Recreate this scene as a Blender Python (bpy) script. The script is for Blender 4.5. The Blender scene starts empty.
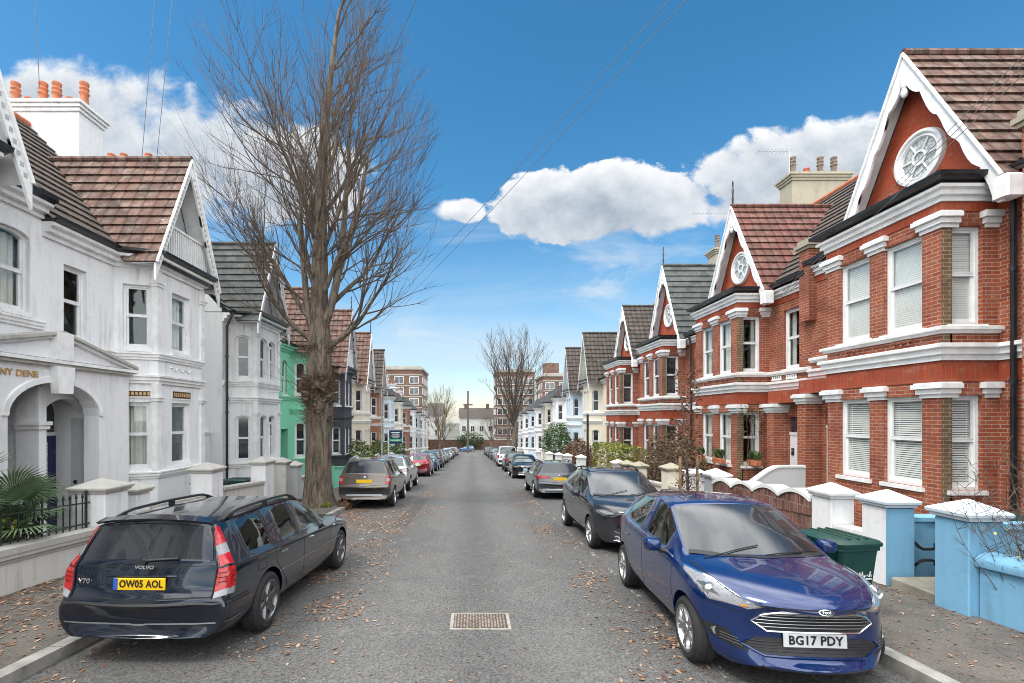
import bpy, bmesh, math, random
from mathutils import Vector, Matrix
from mathutils.bvhtree import BVHTree
S = bpy.context.scene
COL = S.collection
RN = random.Random(11)
PI = math.pi
SL = 0.0565                      # fall of the street, metres per metre
HC = 2.15                        # camera height

def g(y):                        # road level
    return -SL * y if y < 118 else -SL * 118 - 0.004 * (y - 118)

def V(*a): return Vector(a)

# ------------------------------------------------------------------ mesh builder
class MB:
    def __init__(s):
        s.v = []; s.f = []; s.fm = []; s.mats = []; s.sm = []
    def mi(s, m):
        if m not in s.mats: s.mats.append(m)
        return s.mats.index(m)
    def poly(s, pts, m, smooth=False):
        b = len(s.v)
        s.v.extend([tuple(p) for p in pts])
        s.f.append(tuple(range(b, b + len(pts)))); s.fm.append(s.mi(m)); s.sm.append(smooth)
    def faces(s, pts, fs, m, smooth=False):
        b = len(s.v); k = s.mi(m)
        s.v.extend([tuple(p) for p in pts])
        for f in fs:
            s.f.append(tuple(b + i for i in f)); s.fm.append(k); s.sm.append(smooth)
    def box(s, x0, x1, y0, y1, z0, z1, m):
        p = [(x0,y0,z0),(x1,y0,z0),(x1,y1,z0),(x0,y1,z0),(x0,y0,z1),(x1,y0,z1),(x1,y1,z1),(x0,y1,z1)]
        s.faces(p, [(0,3,2,1),(4,5,6,7),(0,1,5,4),(1,2,6,5),(2,3,7,6),(3,0,4,7)], m)
    def rbox(s, x0, x1, y0, y1, z0, z1, m, c=0.02):      # box with chamfered upper and vertical edges
        def ring(i, z): return [(x0+i,y0+c,z),(x0+c,y0+i,z),(x1-c,y0+i,z),(x1-i,y0+c,z),(x1-i,y1-c,z),(x1-c,y1-i,z),(x0+c,y1-i,z),(x0+i,y1-c,z)]
        s.loft([ring(0, z0), ring(0, z1-c), ring(c, z1)], m, capb=True, capt=True)
    def loft(s, rings, m, capb=False, capt=False, closed=True, smooth=False):
        n = len(rings[0]); pts = [p for r in rings for p in r]; fs = []
        for i in range(len(rings)-1):
            for j in range(n if closed else n-1):
                a = i*n+j; b = i*n+(j+1) % n
                fs.append((a, b, b+n, a+n))
        if capb: fs.append(tuple(reversed(range(n))))
        if capt: fs.append(tuple(range((len(rings)-1)*n, len(rings)*n)))
        s.faces(pts, fs, m, smooth)
    def prism(s, pts, vec, m):                            # planar outline pushed along vec
        vec = Vector(vec); a = [Vector(p) for p in pts]
        s.loft([a, [p+vec for p in a]], m, True, True)
    def tube(s, path, rad, n, m, cap=True, smooth=True):
        path = [Vector(p) for p in path]; rings = []
        if not isinstance(rad, (list, tuple)): rad = [rad]*len(path)
        u = None
        for i, p in enumerate(path):
            d = (path[min(i+1, len(path)-1)] - path[max(i-1, 0)])
            d = d.normalized() if d.length > 1e-9 else Vector((0,0,1))
            if u is None:
                u = d.cross(Vector((0,0,1)) if abs(d.z) < .9 else Vector((1,0,0)))
            else:
                u = u - d*u.dot(d)
            u.normalize(); w = d.cross(u)
            rings.append([p + (u*math.cos(2*PI*k/n) + w*math.sin(2*PI*k/n))*rad[i] for k in range(n)])
        s.loft(rings, m, cap, cap, smooth=smooth)
    def lathe(s, prof, n, m, o=(0,0,0), axis='z', smooth=True, cap=False):
        o = Vector(o); rings = []
        for r, h in prof:
            ring = []
            for k in range(n):
                a = 2*PI*k/n; c, d = r*math.cos(a), r*math.sin(a)
                q = (c, d, h) if axis == 'z' else ((h, c, d) if axis == 'x' else (d, h, c))
                ring.append(o + Vector(q))
            rings.append(ring)
        s.loft(rings, m, cap, cap, smooth=smooth)
    def mesh(s, name, ang=40):
        me = bpy.data.meshes.new(name)
        me.from_pydata(s.v, [], s.f)
        for m in s.mats: me.materials.append(MT[m])
        me.polygons.foreach_set('material_index', s.fm)
        me.polygons.foreach_set('use_smooth', s.sm)
        uv = me.uv_layers.new(name='UVMap').data
        for p in me.polygons:
            n = p.normal
            t = Vector((0,0,1)).cross(n)
            if t.length < .05: t = Vector((1,0,0))
            t.normalize(); b = n.cross(t)
            for li in p.loop_indices:
                co = me.vertices[me.loops[li].vertex_index].co
                uv[li].uv = (co.dot(t), co.dot(b))
        if any(s.sm):
            bm = bmesh.new(); bm.from_mesh(me)
            bmesh.ops.remove_doubles(bm, verts=bm.verts, dist=1e-5)
            bm.to_mesh(me); bm.free()
            me.set_sharp_from_angle(angle=math.radians(ang))
        me.validate()
        return me
    def build(s, name, parent=None, loc=None, rot=None, ang=40):
        if not s.f: return None
        return link(name, s.mesh(name, ang), parent, loc, rot)

def link(name, me, parent=None, loc=None, rot=None):
    o = bpy.data.objects.new(name, me); COL.objects.link(o)
    if parent is not None: o.parent = parent
    if loc is not None: o.location = loc
    if rot is not None: o.rotation_euler = rot if isinstance(rot, (tuple, list)) else (0,0,rot)
    return o
def empty(name, loc, rz=0, onslope=False):
    o = bpy.data.objects.new(name, None); COL.objects.link(o); o.location = loc
    if onslope:
        m = Matrix.Rotation(-math.atan(SL), 4, 'X') @ Matrix.Rotation(rz, 4, 'Z')
        o.rotation_euler = m.to_euler()
    else: o.rotation_euler = (0,0,rz)
    return o
def tag(o, label, cat, group=None, kind=None):
    if label: o['label'] = label
    if cat: o['category'] = cat
    if group: o['group'] = group
    if kind: o['kind'] = kind
    return o
def struct(o):
    o['kind'] = 'structure'; return o
def copy_tree(o, parent=None):
    c = o.copy(); COL.objects.link(c); c.parent = parent
    for ch in list(o.children): copy_tree(ch, c)
    return c

# ------------------------------------------------------------------ materials
MT = {}
class N:                                                    # small node-tree helper
    def __init__(s, tree): s.t = tree; s.n = tree.nodes; s.l = tree.links
    def add(s, kind, ins=None, **kw):
        nd = s.n.new(kind)
        for k, v in kw.items(): setattr(nd, k, v)
        for k, v in (ins or {}).items(): s.put(nd.inputs[k], v)
        return nd
    def put(s, sock, v):
        if isinstance(v, bpy.types.NodeSocket): s.l.new(v, sock)
        else: sock.default_value = v
    def math(s, op, a, b=None, c=None, clamp=False):
        nd = s.add('ShaderNodeMath', operation=op, use_clamp=clamp)
        for i, v in enumerate((a, b, c)):
            if v is not None: s.put(nd.inputs[i], v)
        return nd.outputs[0]
    def mix(s, f, a, b, mode='MIX'):
        nd = s.add('ShaderNodeMix', data_type='RGBA', blend_type=mode)
        s.put(nd.inputs[0], f); s.put(nd.inputs[6], col(a)); s.put(nd.inputs[7], col(b))
        return nd.outputs[2]
    def noise(s, vec, scale, detail=4, rough=.55, dist=0):
        nd = s.add('ShaderNodeTexNoise', {'Scale': scale, 'Detail': detail, 'Roughness': rough, 'Distortion': dist})
        if vec is not None: s.put(nd.inputs['Vector'], vec)
        return nd.outputs[0]
    def rng(s, v, a, b, c=0., d=1., smooth=False):
        nd = s.add('ShaderNodeMapRange', {'Value': v, 'From Min': a, 'From Max': b, 'To Min': c, 'To Max': d})
        nd.clamp = True
        if smooth: nd.interpolation_type = 'SMOOTHSTEP'
        return nd.outputs[0]
    def mapv(s, vec, sc=(1,1,1), loc=(0,0,0)):
        return s.add('ShaderNodeMapping', {'Vector': vec, 'Scale': sc, 'Location': loc}).outputs[0]
    def bump(s, h, strength=.3, dist=.02):
        return s.add('ShaderNodeBump', {'Height': h, 'Strength': strength, 'Distance': dist}).outputs[0]
def col(c):
    if isinstance(c, bpy.types.NodeSocket): return c
    return (c[0], c[1], c[2], 1) if len(c) == 3 else c
def new(name):
    m = bpy.data.materials.new(name); m.use_nodes = True
    n = N(m.node_tree); n.p = m.node_tree.nodes['Principled BSDF']
    n.tc = n.add('ShaderNodeTexCoord'); n.ob = n.tc.outputs['Object']; n.uv = n.tc.outputs['UV']
    MT[name] = m
    return n
def setp(n, base=None, rough=None, normal=None, **kw):
    p = n.p.inputs
    if base is not None: n.put(p['Base Color'], col(base))
    if rough is not None: n.put(p['Roughness'], rough)
    if normal is not None: n.put(p['Normal'], normal)
    for k, v in kw.items(): n.put(p[k.replace('_', ' ')], v)
def plain(name, c, rough=.5, var=.25, scale=6, bump=.1, **kw):   # one colour broken up by noise
    n = new(name)
    f = n.noise(n.ob, scale, 5)
    d = tuple(x*(1-var) for x in c); e = tuple(min(1, x*(1+var*.6)) for x in c)
    setp(n, n.mix(n.rng(f, .3, .7), d, e), n.rng(f, .3, .7, rough*.85, min(1, rough*1.15)),
         n.bump(n.noise(n.ob, scale*9, 3), bump, .01) if bump else None, **kw)
    return n
def metal(name, c, rough=.3, **kw):
    n = new(name); setp(n, c, rough, Metallic=1., **kw); return n

def stucco(name, c, dirt=(.30,.29,.26), amt=.55):
    n = new(name)
    blot2 = n.noise(n.ob, 3.5, 7, .7); streak = n.noise(n.mapv(n.ob, (7,7,.7)), 1., 5, .6)
    blot = n.noise(n.ob, .9, 6, .65)
    f = n.math('MULTIPLY', n.rng(streak, .48, .75), n.rng(blot, .4, .7))
    base = n.mix(n.math('MULTIPLY', f, amt), c, dirt)
    base = n.mix(n.rng(n.noise(n.ob, 14, 4), .4, .75, 0, .10), base, tuple(x*.55 for x in c))
    base = n.mix(n.rng(blot2, .58, .70, 0, amt*.45), base, tuple(.5*x+.5*y for x, y in zip(c, dirt)))
    setp(n, base, .72, n.bump(n.math('ADD', n.noise(n.ob, 45, 4), n.math('MULTIPLY', n.noise(n.ob, 7, 4), .8)), .25, .012))
def brick(name, c1, c2, mortar, w=.225, h=.075, var=.5, dark=(.09,.04,.03)):
    n = new(name)
    b = n.add('ShaderNodeTexBrick', {'Vector': n.uv, 'Color1': col(c1), 'Color2': col(c2), 'Mortar': col(mortar), 'Scale': 1.,
              'Mortar Size': .0065, 'Mortar Smooth': .1, 'Bias': 0., 'Brick Width': w, 'Row Height': h})
    fl = n.add('ShaderNodeTexBrick', {'Vector': n.uv, 'Color1': (0,0,0,1), 'Color2': (1,1,1,1), 'Mortar': (0,0,0,1), 'Scale': 1.,
              'Mortar Size': .0065, 'Bias': -.55, 'Brick Width': w, 'Row Height': h})
    fl.offset = .5
    base = n.mix(n.math('MULTIPLY', fl.outputs[0], .75), b.outputs[0], dark)
    big = n.noise(n.uv, 1.1, 6, .65)
    base = n.mix(n.rng(big, .45, .68, 0, var*1.3), base, tuple(x*.5 for x in c1))
    base = n.mix(n.rng(n.noise(n.uv, 3.2, 5, .7), .55, .74, 0, .42), base, (.50,.36,.29))
    base = n.mix(n.rng(n.noise(n.uv, 60, 3), .3, .8, 0, .3), base, tuple(x*.45 for x in c1))
    hgt = n.math('ADD', n.math('MULTIPLY', b.outputs[1], -1.), n.math('MULTIPLY', n.noise(n.uv, 50, 3), .35))
    setp(n, base, .85, n.bump(hgt, .5, .012))
def tiles(name, c1, c2, c3, tw=.30, th=.34, wave=True, lichen=.5):
    n = new(name)
    sp = n.add('ShaderNodeSeparateXYZ', {0: n.uv})
    u = n.math('DIVIDE', sp.outputs[0], tw); v = n.math('DIVIDE', sp.outputs[1], th)
    if not wave: u = n.math('ADD', u, n.math('MULTIPLY', n.math('MODULO', n.math('FLOOR', v), 2.), .5))
    cell = n.add('ShaderNodeCombineXYZ', {0: n.math('FLOOR', u), 1: n.math('FLOOR', v)})
    wn = n.add('ShaderNodeTexWhiteNoise', {0: cell.outputs[0]}, noise_dimensions='2D')
    base = n.mix(wn.outputs[0], c1, c2)
    base = n.mix(n.rng(n.noise(n.uv, 2.4, 7, .7), .47, .66, 0, lichen), base, c3)
    base = n.mix(n.rng(n.noise(n.uv, 9, 6, .7), .52, .72, 0, .6), base, tuple(x*.45 for x in c1))
    base = n.mix(n.rng(n.noise(n.uv, 1.1, 5, .6), .5, .7, 0, .5), base, (.05,.055,.04))
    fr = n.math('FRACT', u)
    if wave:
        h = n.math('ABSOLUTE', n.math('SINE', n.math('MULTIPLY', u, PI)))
        base = n.mix(n.rng(h, .0, .5, .6, 0), base, tuple(x*.3 for x in c1))  # shading of the tile waves painted into the colour: channels darkened
    else:
        h = n.math('GREATER_THAN', n.math('ABSOLUTE', n.math('SUBTRACT', fr, .5)), .47)
        h = n.math('MULTIPLY', h, -1.)
    h = n.math('ADD', h, n.math('MULTIPLY', n.noise(n.uv, 30, 4), .3))
    setp(n, base, .85, n.bump(h, .7 if wave else .4, .05 if wave else .012))

def make_materials():
    stucco('stucco_white', (.82,.825,.83), amt=.8)
    stucco('stucco_porch', (.80,.80,.81), amt=.5)
    stucco('stucco_cream', (.74,.68,.55))
    stucco('stucco_green', (.24,.66,.46), dirt=(.08,.3,.2))
    stucco('stucco_blue', (.20,.44,.64), dirt=(.12,.20,.26), amt=.9)
    stucco('stucco_lightblue', (.62,.72,.80))
    stucco('stucco_dark', (.045,.05,.065), dirt=(.02,.02,.02))
    stucco('stucco_grey', (.55,.56,.57))
    stucco('wall_old', (.62,.60,.55), dirt=(.22,.20,.15), amt=.95)
    stucco('stone', (.37,.335,.25), dirt=(.12,.11,.07), amt=.95)
    stucco('coping', (.46,.44,.40), dirt=(.14,.13,.10), amt=.9)
    brick('brick_red', (.25,.050,.022), (.46,.118,.044), (.42,.345,.285))
    brick('brick_rubbed', (.33,.050,.018), (.42,.078,.026), (.30,.11,.06), w=.11, h=.30, var=.3)
    brick('brick_gable', (.37,.058,.020), (.45,.082,.028), (.22,.055,.03), var=.25, dark=(.35,.06,.02))
    brick('brick_stock', (.13,.085,.045), (.21,.135,.065), (.36,.30,.22), var=.6)
    brick('brick_brown', (.13,.058,.038), (.20,.09,.058), (.26,.22,.19))
    brick('brick_clinker', (.14,.06,.05), (.33,.15,.11), (.34,.30,.27), w=.12, h=.19, var=.6)
    brick('brick_orange', (.36,.14,.07), (.44,.18,.10), (.46,.36,.30), var=.3)
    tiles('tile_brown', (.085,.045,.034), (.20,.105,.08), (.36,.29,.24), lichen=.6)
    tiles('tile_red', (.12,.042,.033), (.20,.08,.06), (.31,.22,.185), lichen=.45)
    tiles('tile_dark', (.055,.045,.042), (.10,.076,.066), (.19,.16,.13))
    tiles('slate', (.042,.047,.055), (.09,.098,.11), (.17,.17,.15), tw=.26, th=.22, wave=False, lichen=.4)
    tiles('slate_green', (.055,.064,.068), (.105,.118,.118), (.20,.19,.15), tw=.26, th=.22, wave=False, lichen=.4)
    plain('paint_white', (.80,.81,.81), .35, .10, 5, .04)
    plain('paint_trim', (.82,.82,.81), .5, .16, 4, .06)
    plain('paint_grey', (.42,.44,.46), .5, .2, 5)
    plain('paint_black', (.016,.017,.02), .3, .3, 5, .04)
    plain('door_blue', (.018,.02,.10), .25, .2, 4, .03)
    plain('door_white', (.72,.73,.74), .35, .08, 4, .03)
    plain('iron', (.014,.018,.018), .4, .4, 20, .15)
    plain('lead', (.22,.23,.25), .55, .3, 5)
    plain('terracotta', (.46,.15,.07), .8, .35, 7, .2)
    plain('pot_old', (.20,.15,.115), .9, .6, 9, .3)
    plain('curtain', (.66,.65,.60), .9, .12, 3, 0)
    plain('curtain_dark', (.30,.27,.24), .9, .2, 3, 0)
    plain('blind_white', (.80,.80,.77), .6, .06, 3, 0)
    plain('blind_cream', (.55,.53,.40), .6, .1, 3, 0)
    plain('room', (.12,.115,.11), .9, .4, 2, 0)
    plain('gold', (.55,.36,.16), .4, .2, 9, 0)
    plain('kerb_stone', (.30,.29,.27), .85, .4, 5, .3)
    plain('soil', (.06,.045,.03), .95, .5, 5, .6)
    plain('path_stone', (.26,.25,.20), .85, .45, 2.5, .3)
    plain('wood', (.30,.20,.11), .8, .4, 9, .3)
    plain('bin_green', (.005,.045,.034), .42, .25, 6, .06)
    plain('bin_black', (.02,.022,.025), .45, .3, 6, .06)
    plain('plastic_black', (.016,.016,.018), .5, .25, 12, .05)
    plain('rubber', (.022,.022,.023), .8, .35, 14, .15)
    plain('under_black', (.008,.008,.009), .9, .2, 5, 0)
    plain('seat_cloth', (.035,.035,.04), .9, .3, 14, .1)
    plain('sign_navy', (.015,.03,.10), .4, .1, 4, 0)
    plain('sign_green', (.05,.40,.20), .4, .1, 4, 0)
    plain('print_white', (.75,.78,.76), .6, .1, 4, 0)
    plain('plate_yellow', (.80,.50,.005), .4, .06, 4, 0)
    plain('plate_white', (.62,.63,.64), .4, .06, 4, 0)
    plain('plate_black', (.008,.008,.009), .5, .1, 4, 0)
    plain('plate_blue', (.02,.10,.45), .4, .1, 4, 0)
    plain('pole_wood', (.10,.085,.075), .9, .4, 7, .3)
    plain('pole_grey', (.26,.28,.28), .5, .3, 5, .05)
    plain('manhole', (.085,.066,.052), .65, .5, 14, .4)
    plain('manhole_stud', (.27,.215,.175), .6, .5, 14, .3)
    plain('concrete_rim', (.33,.31,.27), .9, .35, 9, .3)
    plain('render_far', (.66,.67,.66), .8, .15, .5, 0)
    plain('concrete_far', (.34,.32,.29), .8, .2, .6, 0)
    plain('leaf_dark', (.035,.075,.025), .6, .6, 5, 0)
    plain('leaf_mid', (.085,.165,.033), .6, .5, 5, 0)
    plain('leaf_yellow', (.30,.30,.045), .6, .4, 7, 0)
    plain('leaf_brown', (.17,.085,.04), .75, .55, 9, 0)
    plain('leaf_dead', (.105,.05,.028), .8, .5, 12, 0)
    plain('leaf_palm', (.13,.20,.10), .45, .5, 5, 0)
    plain('flower_yellow', (.75,.50,.04), .5, .1, 5, 0)
    plain('moss', (.10,.12,.02), .95, .5, 12, .5)
    metal('mirror_glass', (.30,.36,.38), .04)
    metal('chrome', (.72,.73,.74), .12)
    metal('steel', (.45,.46,.47), .35)
    metal('alloy', (.52,.52,.53), .32)
    metal('alloy_grey', (.20,.20,.21), .38)
    metal('lamp_reflector', (.80,.81,.83), .2)
    def lens(name, c, rough=.08):
        n = new(name); f = n.noise(n.mapv(n.ob, (40, 40, 90)), 1., 1)
        setp(n, n.mix(n.rng(f, .35, .65), tuple(x*.8 for x in c), c), rough, Coat_Weight=.5, Coat_Roughness=.03)
    lens('lens_red', (.42,.006,.010)); lens('lens_clear', (.28,.29,.31)); lens('lens_amber', (.75,.25,.03)); lens('lens_dark', (.10,.105,.11))
    def paint(name, c, met=.3, rough=.2):
        n = new(name); d = n.noise(n.ob, 3.0, 6, .7)
        setp(n, n.mix(n.rng(d, .5, .85, 0, .22), c, tuple(x*.8+.008 for x in c)), n.rng(d, .35, .75, rough*.8, rough*1.25),
             Metallic=met, Coat_Weight=1., Coat_Roughness=.02)
    paint('car_blue', (.002,.020,.108)); paint('car_navy', (.003,.008,.020)); paint('car_black', (.010,.011,.013)); paint('car_dark', (.022,.025,.03))
    paint('car_grey', (.075,.08,.088), .6); paint('car_silver', (.50,.52,.54), .6); paint('car_taupe', (.125,.10,.085), .5); paint('car_red', (.28,.012,.03))
    paint('car_mid_blue', (.06,.13,.25)); paint('car_white', (.74,.75,.76), 0); paint('car_sky', (.10,.22,.42)); paint('car_beige', (.34,.32,.28), .5)
    def glass(name, tint, ior, rough=.0):
        m = bpy.data.materials.new(name); m.use_nodes = True; n = N(m.node_tree); n.n.clear()
        o = n.add('ShaderNodeOutputMaterial'); fc = n.add('ShaderNodeLayerWeight', {'Blend': .5}).outputs['Facing']
        f0 = ((ior-1)/(ior+1))**2; frv = n.math('ADD', f0, n.math('MULTIPLY', n.math('POWER', fc, 4.), 1-f0), clamp=True)   # thin pane, same from both sides
        tr = n.add('ShaderNodeBsdfTransparent', {'Color': col(tint)}); gl = n.add('ShaderNodeBsdfGlossy', {'Color': (.90,1,.985,1), 'Roughness': rough})
        tcn = n.add('ShaderNodeTexCoord')
        n.put(gl.inputs['Normal'], n.bump(n.noise(tcn.outputs['Object'], 1.6, 2), .05, .05))
        mx = n.add('ShaderNodeMixShader', {0: frv, 1: tr.outputs[0], 2: gl.outputs[0]})
        n.l.new(mx.outputs[0], o.inputs[0]); MT[name] = m
    glass('pane_clear', (.94,.96,.95), 1.7); glass('car_glass', (.50,.58,.55), 1.85); glass('car_glass_dark', (.26,.31,.30), 2.0)
    glass('screen_glass', (.60,.70,.68), 2.7)
    n = new('pane_far'); setp(n, n.mix(n.rng(n.noise(n.ob, 1.3, 3), .4, .6), (.02,.024,.028), (.09,.10,.105)), .06, Specular_IOR_Level=.9)
    n = new('lead_glass'); setp(n, n.mix(n.rng(n.noise(n.ob, 16, 1), .45, .55), (.30,.34,.34), (.55,.58,.56)), .15)
    # bark
    n = new('bark')
    f = n.noise(n.mapv(n.ob, (11,11,1.7)), 1., 8, .72)
    base = n.mix(n.rng(f, .36, .62), (.030,.022,.017), (.24,.19,.145))
    base = n.mix(n.rng(n.noise(n.ob, 2.2, 5), .52, .72, 0, .6), base, (.12,.12,.07))
    setp(n, base, .92, n.bump(n.math('ADD', f, n.math('MULTIPLY', n.noise(n.ob, 22, 4), .3)), 1., .07))
    plain('twig', (.105,.078,.058), .9, .4, 3, 0)
    plain('twig_pale', (.17,.125,.075), .9, .4, 3, 0)
    # road: aggregate, worn wheel tracks, an oily middle line
    n = new('asphalt')
    sp = n.add('ShaderNodeSeparateXYZ', {0: n.ob}); ax = sp.outputs[0]
    wob = n.math('ADD', ax, n.math('MULTIPLY', n.math('SUBTRACT', n.noise(n.mapv(n.ob, (.4,.12,1)), 1., 3), .5), .7))
    tr = n.math('ABSOLUTE', n.math('SUBTRACT', n.math('ABSOLUTE', wob), .85))
    base = n.mix(n.rng(tr, .15, .9, 1, 0, True), (.060,.058,.055), (.118,.115,.109))
    oil = n.rng(n.math('ABSOLUTE', n.math('SUBTRACT', wob, .03)), .05, .42, 1, 0, True)
    base = n.mix(n.math('MULTIPLY', oil, n.rng(n.noise(n.mapv(n.ob, (1.5,.25,1)), 1., 5), .3, .65, .25, .8)), base, (.042,.041,.040))
    base = n.mix(n.rng(n.noise(n.mapv(n.ob, (.6,.35,1)), 1., 8, .65), .44, .64, 0, .8), base, (.050,.048,.046))
    base = n.mix(n.rng(n.noise(n.ob, 5.5, 7, .75), .50, .68, 0, .55), base, (.045,.044,.042)); base = n.mix(n.rng(n.noise(n.mapv(n.ob, (1,1,1), (7,3,0)), 2.3, 7, .75), .54, .70, 0, .5), base, (.22,.215,.205))
    vo = n.add('ShaderNodeTexVoronoi', {'Vector': n.ob, 'Scale': 75.}); 
    base = n.mix(n.rng(n.noise(n.ob, 34, 4, .85), .38, .64), n.mix(.6, base, (.028,.028,.028)), n.mix(.38, base, (.33,.32,.305)))
    base = n.mix(n.rng(vo.outputs['Distance'], .0, .28, .55, 0), base, (.36,.35,.33))
    cr = n.noise(n.mapv(n.ob, (1.,1.,1)), 1.3, 6, .6, .6)
    ck = n.rng(n.math('ABSOLUTE', n.math('SUBTRACT', cr, .5)), 0, .006, 1, 0)
    gate = n.rng(n.noise(n.ob, .45, 2), .52, .6)
    base = n.mix(n.math('MULTIPLY', n.math('MULTIPLY', ck, gate), .75), base, (.02,.02,.02))
    setp(n, base, .82, n.bump(n.math('ADD', n.noise(n.ob, 55, 3), n.math('MULTIPLY', vo.outputs['Distance'], .6)), .65, .012))
    plain('tarmac_patch', (.088,.086,.082), .85, .75, 34, .6)
    n = new('pavement')
    base = n.mix(n.rng(n.noise(n.ob, 1.2, 7, .65), .38, .66), (.068,.060,.051), (.16,.138,.118))
    base = n.mix(n.rng(n.noise(n.ob, 55, 3, .8), .35, .75), n.mix(.5, base, (.03,.03,.03)), n.mix(.3, base, (.3,.28,.25)))
    base = n.mix(n.rng(n.noise(n.ob, 2.6, 6, .7), .56, .74, 0, .6), base, (.09,.05,.03))
    base = n.mix(n.rng(n.math('ABSOLUTE', n.math('SUBTRACT', n.noise(n.ob, .8, 5, .6, .8), .5)), 0, .006, .6, 0), base, (.02,.02,.02))
    setp(n, base, .9, n.bump(n.noise(n.ob, 60, 3), .5, .01))
    n = new('ground_far'); setp(n, n.mix(n.rng(n.noise(n.ob, .2, 5), .4, .6), (.09,.085,.07), (.14,.14,.10)), .95)
    n = new('road_paint'); 
    w = n.rng(n.noise(n.ob, 11, 6, .8), .50, .62)
    setp(n, n.mix(w, (.085,.083,.08), (.50,.49,.47)), .8)
    n = new('litter')
    geo = n.add('ShaderNodeNewGeometry'); ri = geo.outputs['Random Per Island']
    r = n.add('ShaderNodeValToRGB', {0: ri}); e = r.color_ramp.elements
    e[0].color = (.085,.045,.028,1); e[1].color = (.44,.30,.20,1)
    for p, c in ((.3,(.17,.085,.05)), (.55,(.26,.145,.085)), (.8,(.36,.225,.145))): q = e.new(p); q.color = (*c, 1)
    setp(n, r.outputs[0], .8)
make_materials()
# ------------------------------------------------------------------ windows
def outline(w, h, rise, n=10):
    p = [(-w/2, 0), (w/2, 0)]
    if rise <= 0: return p + [(w/2, h), (-w/2, h)]
    return p + [(w/2*math.cos(PI*k/n), h + rise*math.sin(PI*k/n)) for k in range(n+1)]
def ring(mb, O, I, y0, y1, m):
    n = len(O)
    for k in range(n):
        j = (k+1) % n
        o0, o1, i0, i1 = O[k], O[j], I[k], I[j]
        mb.poly([(o0[0],y0,o0[1]), (o1[0],y0,o1[1]), (i1[0],y0,i1[1]), (i0[0],y0,i0[1])], m)
        mb.poly([(i0[0],y0,i0[1]), (i1[0],y0,i1[1]), (i1[0],y1,i1[1]), (i0[0],y1,i0[1])], m)
        mb.poly([(o1[0],y0,o1[1]), (o0[0],y0,o0[1]), (o0[0],y1,o0[1]), (o1[0],y1,o1[1])], m)
WC = {}
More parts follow.
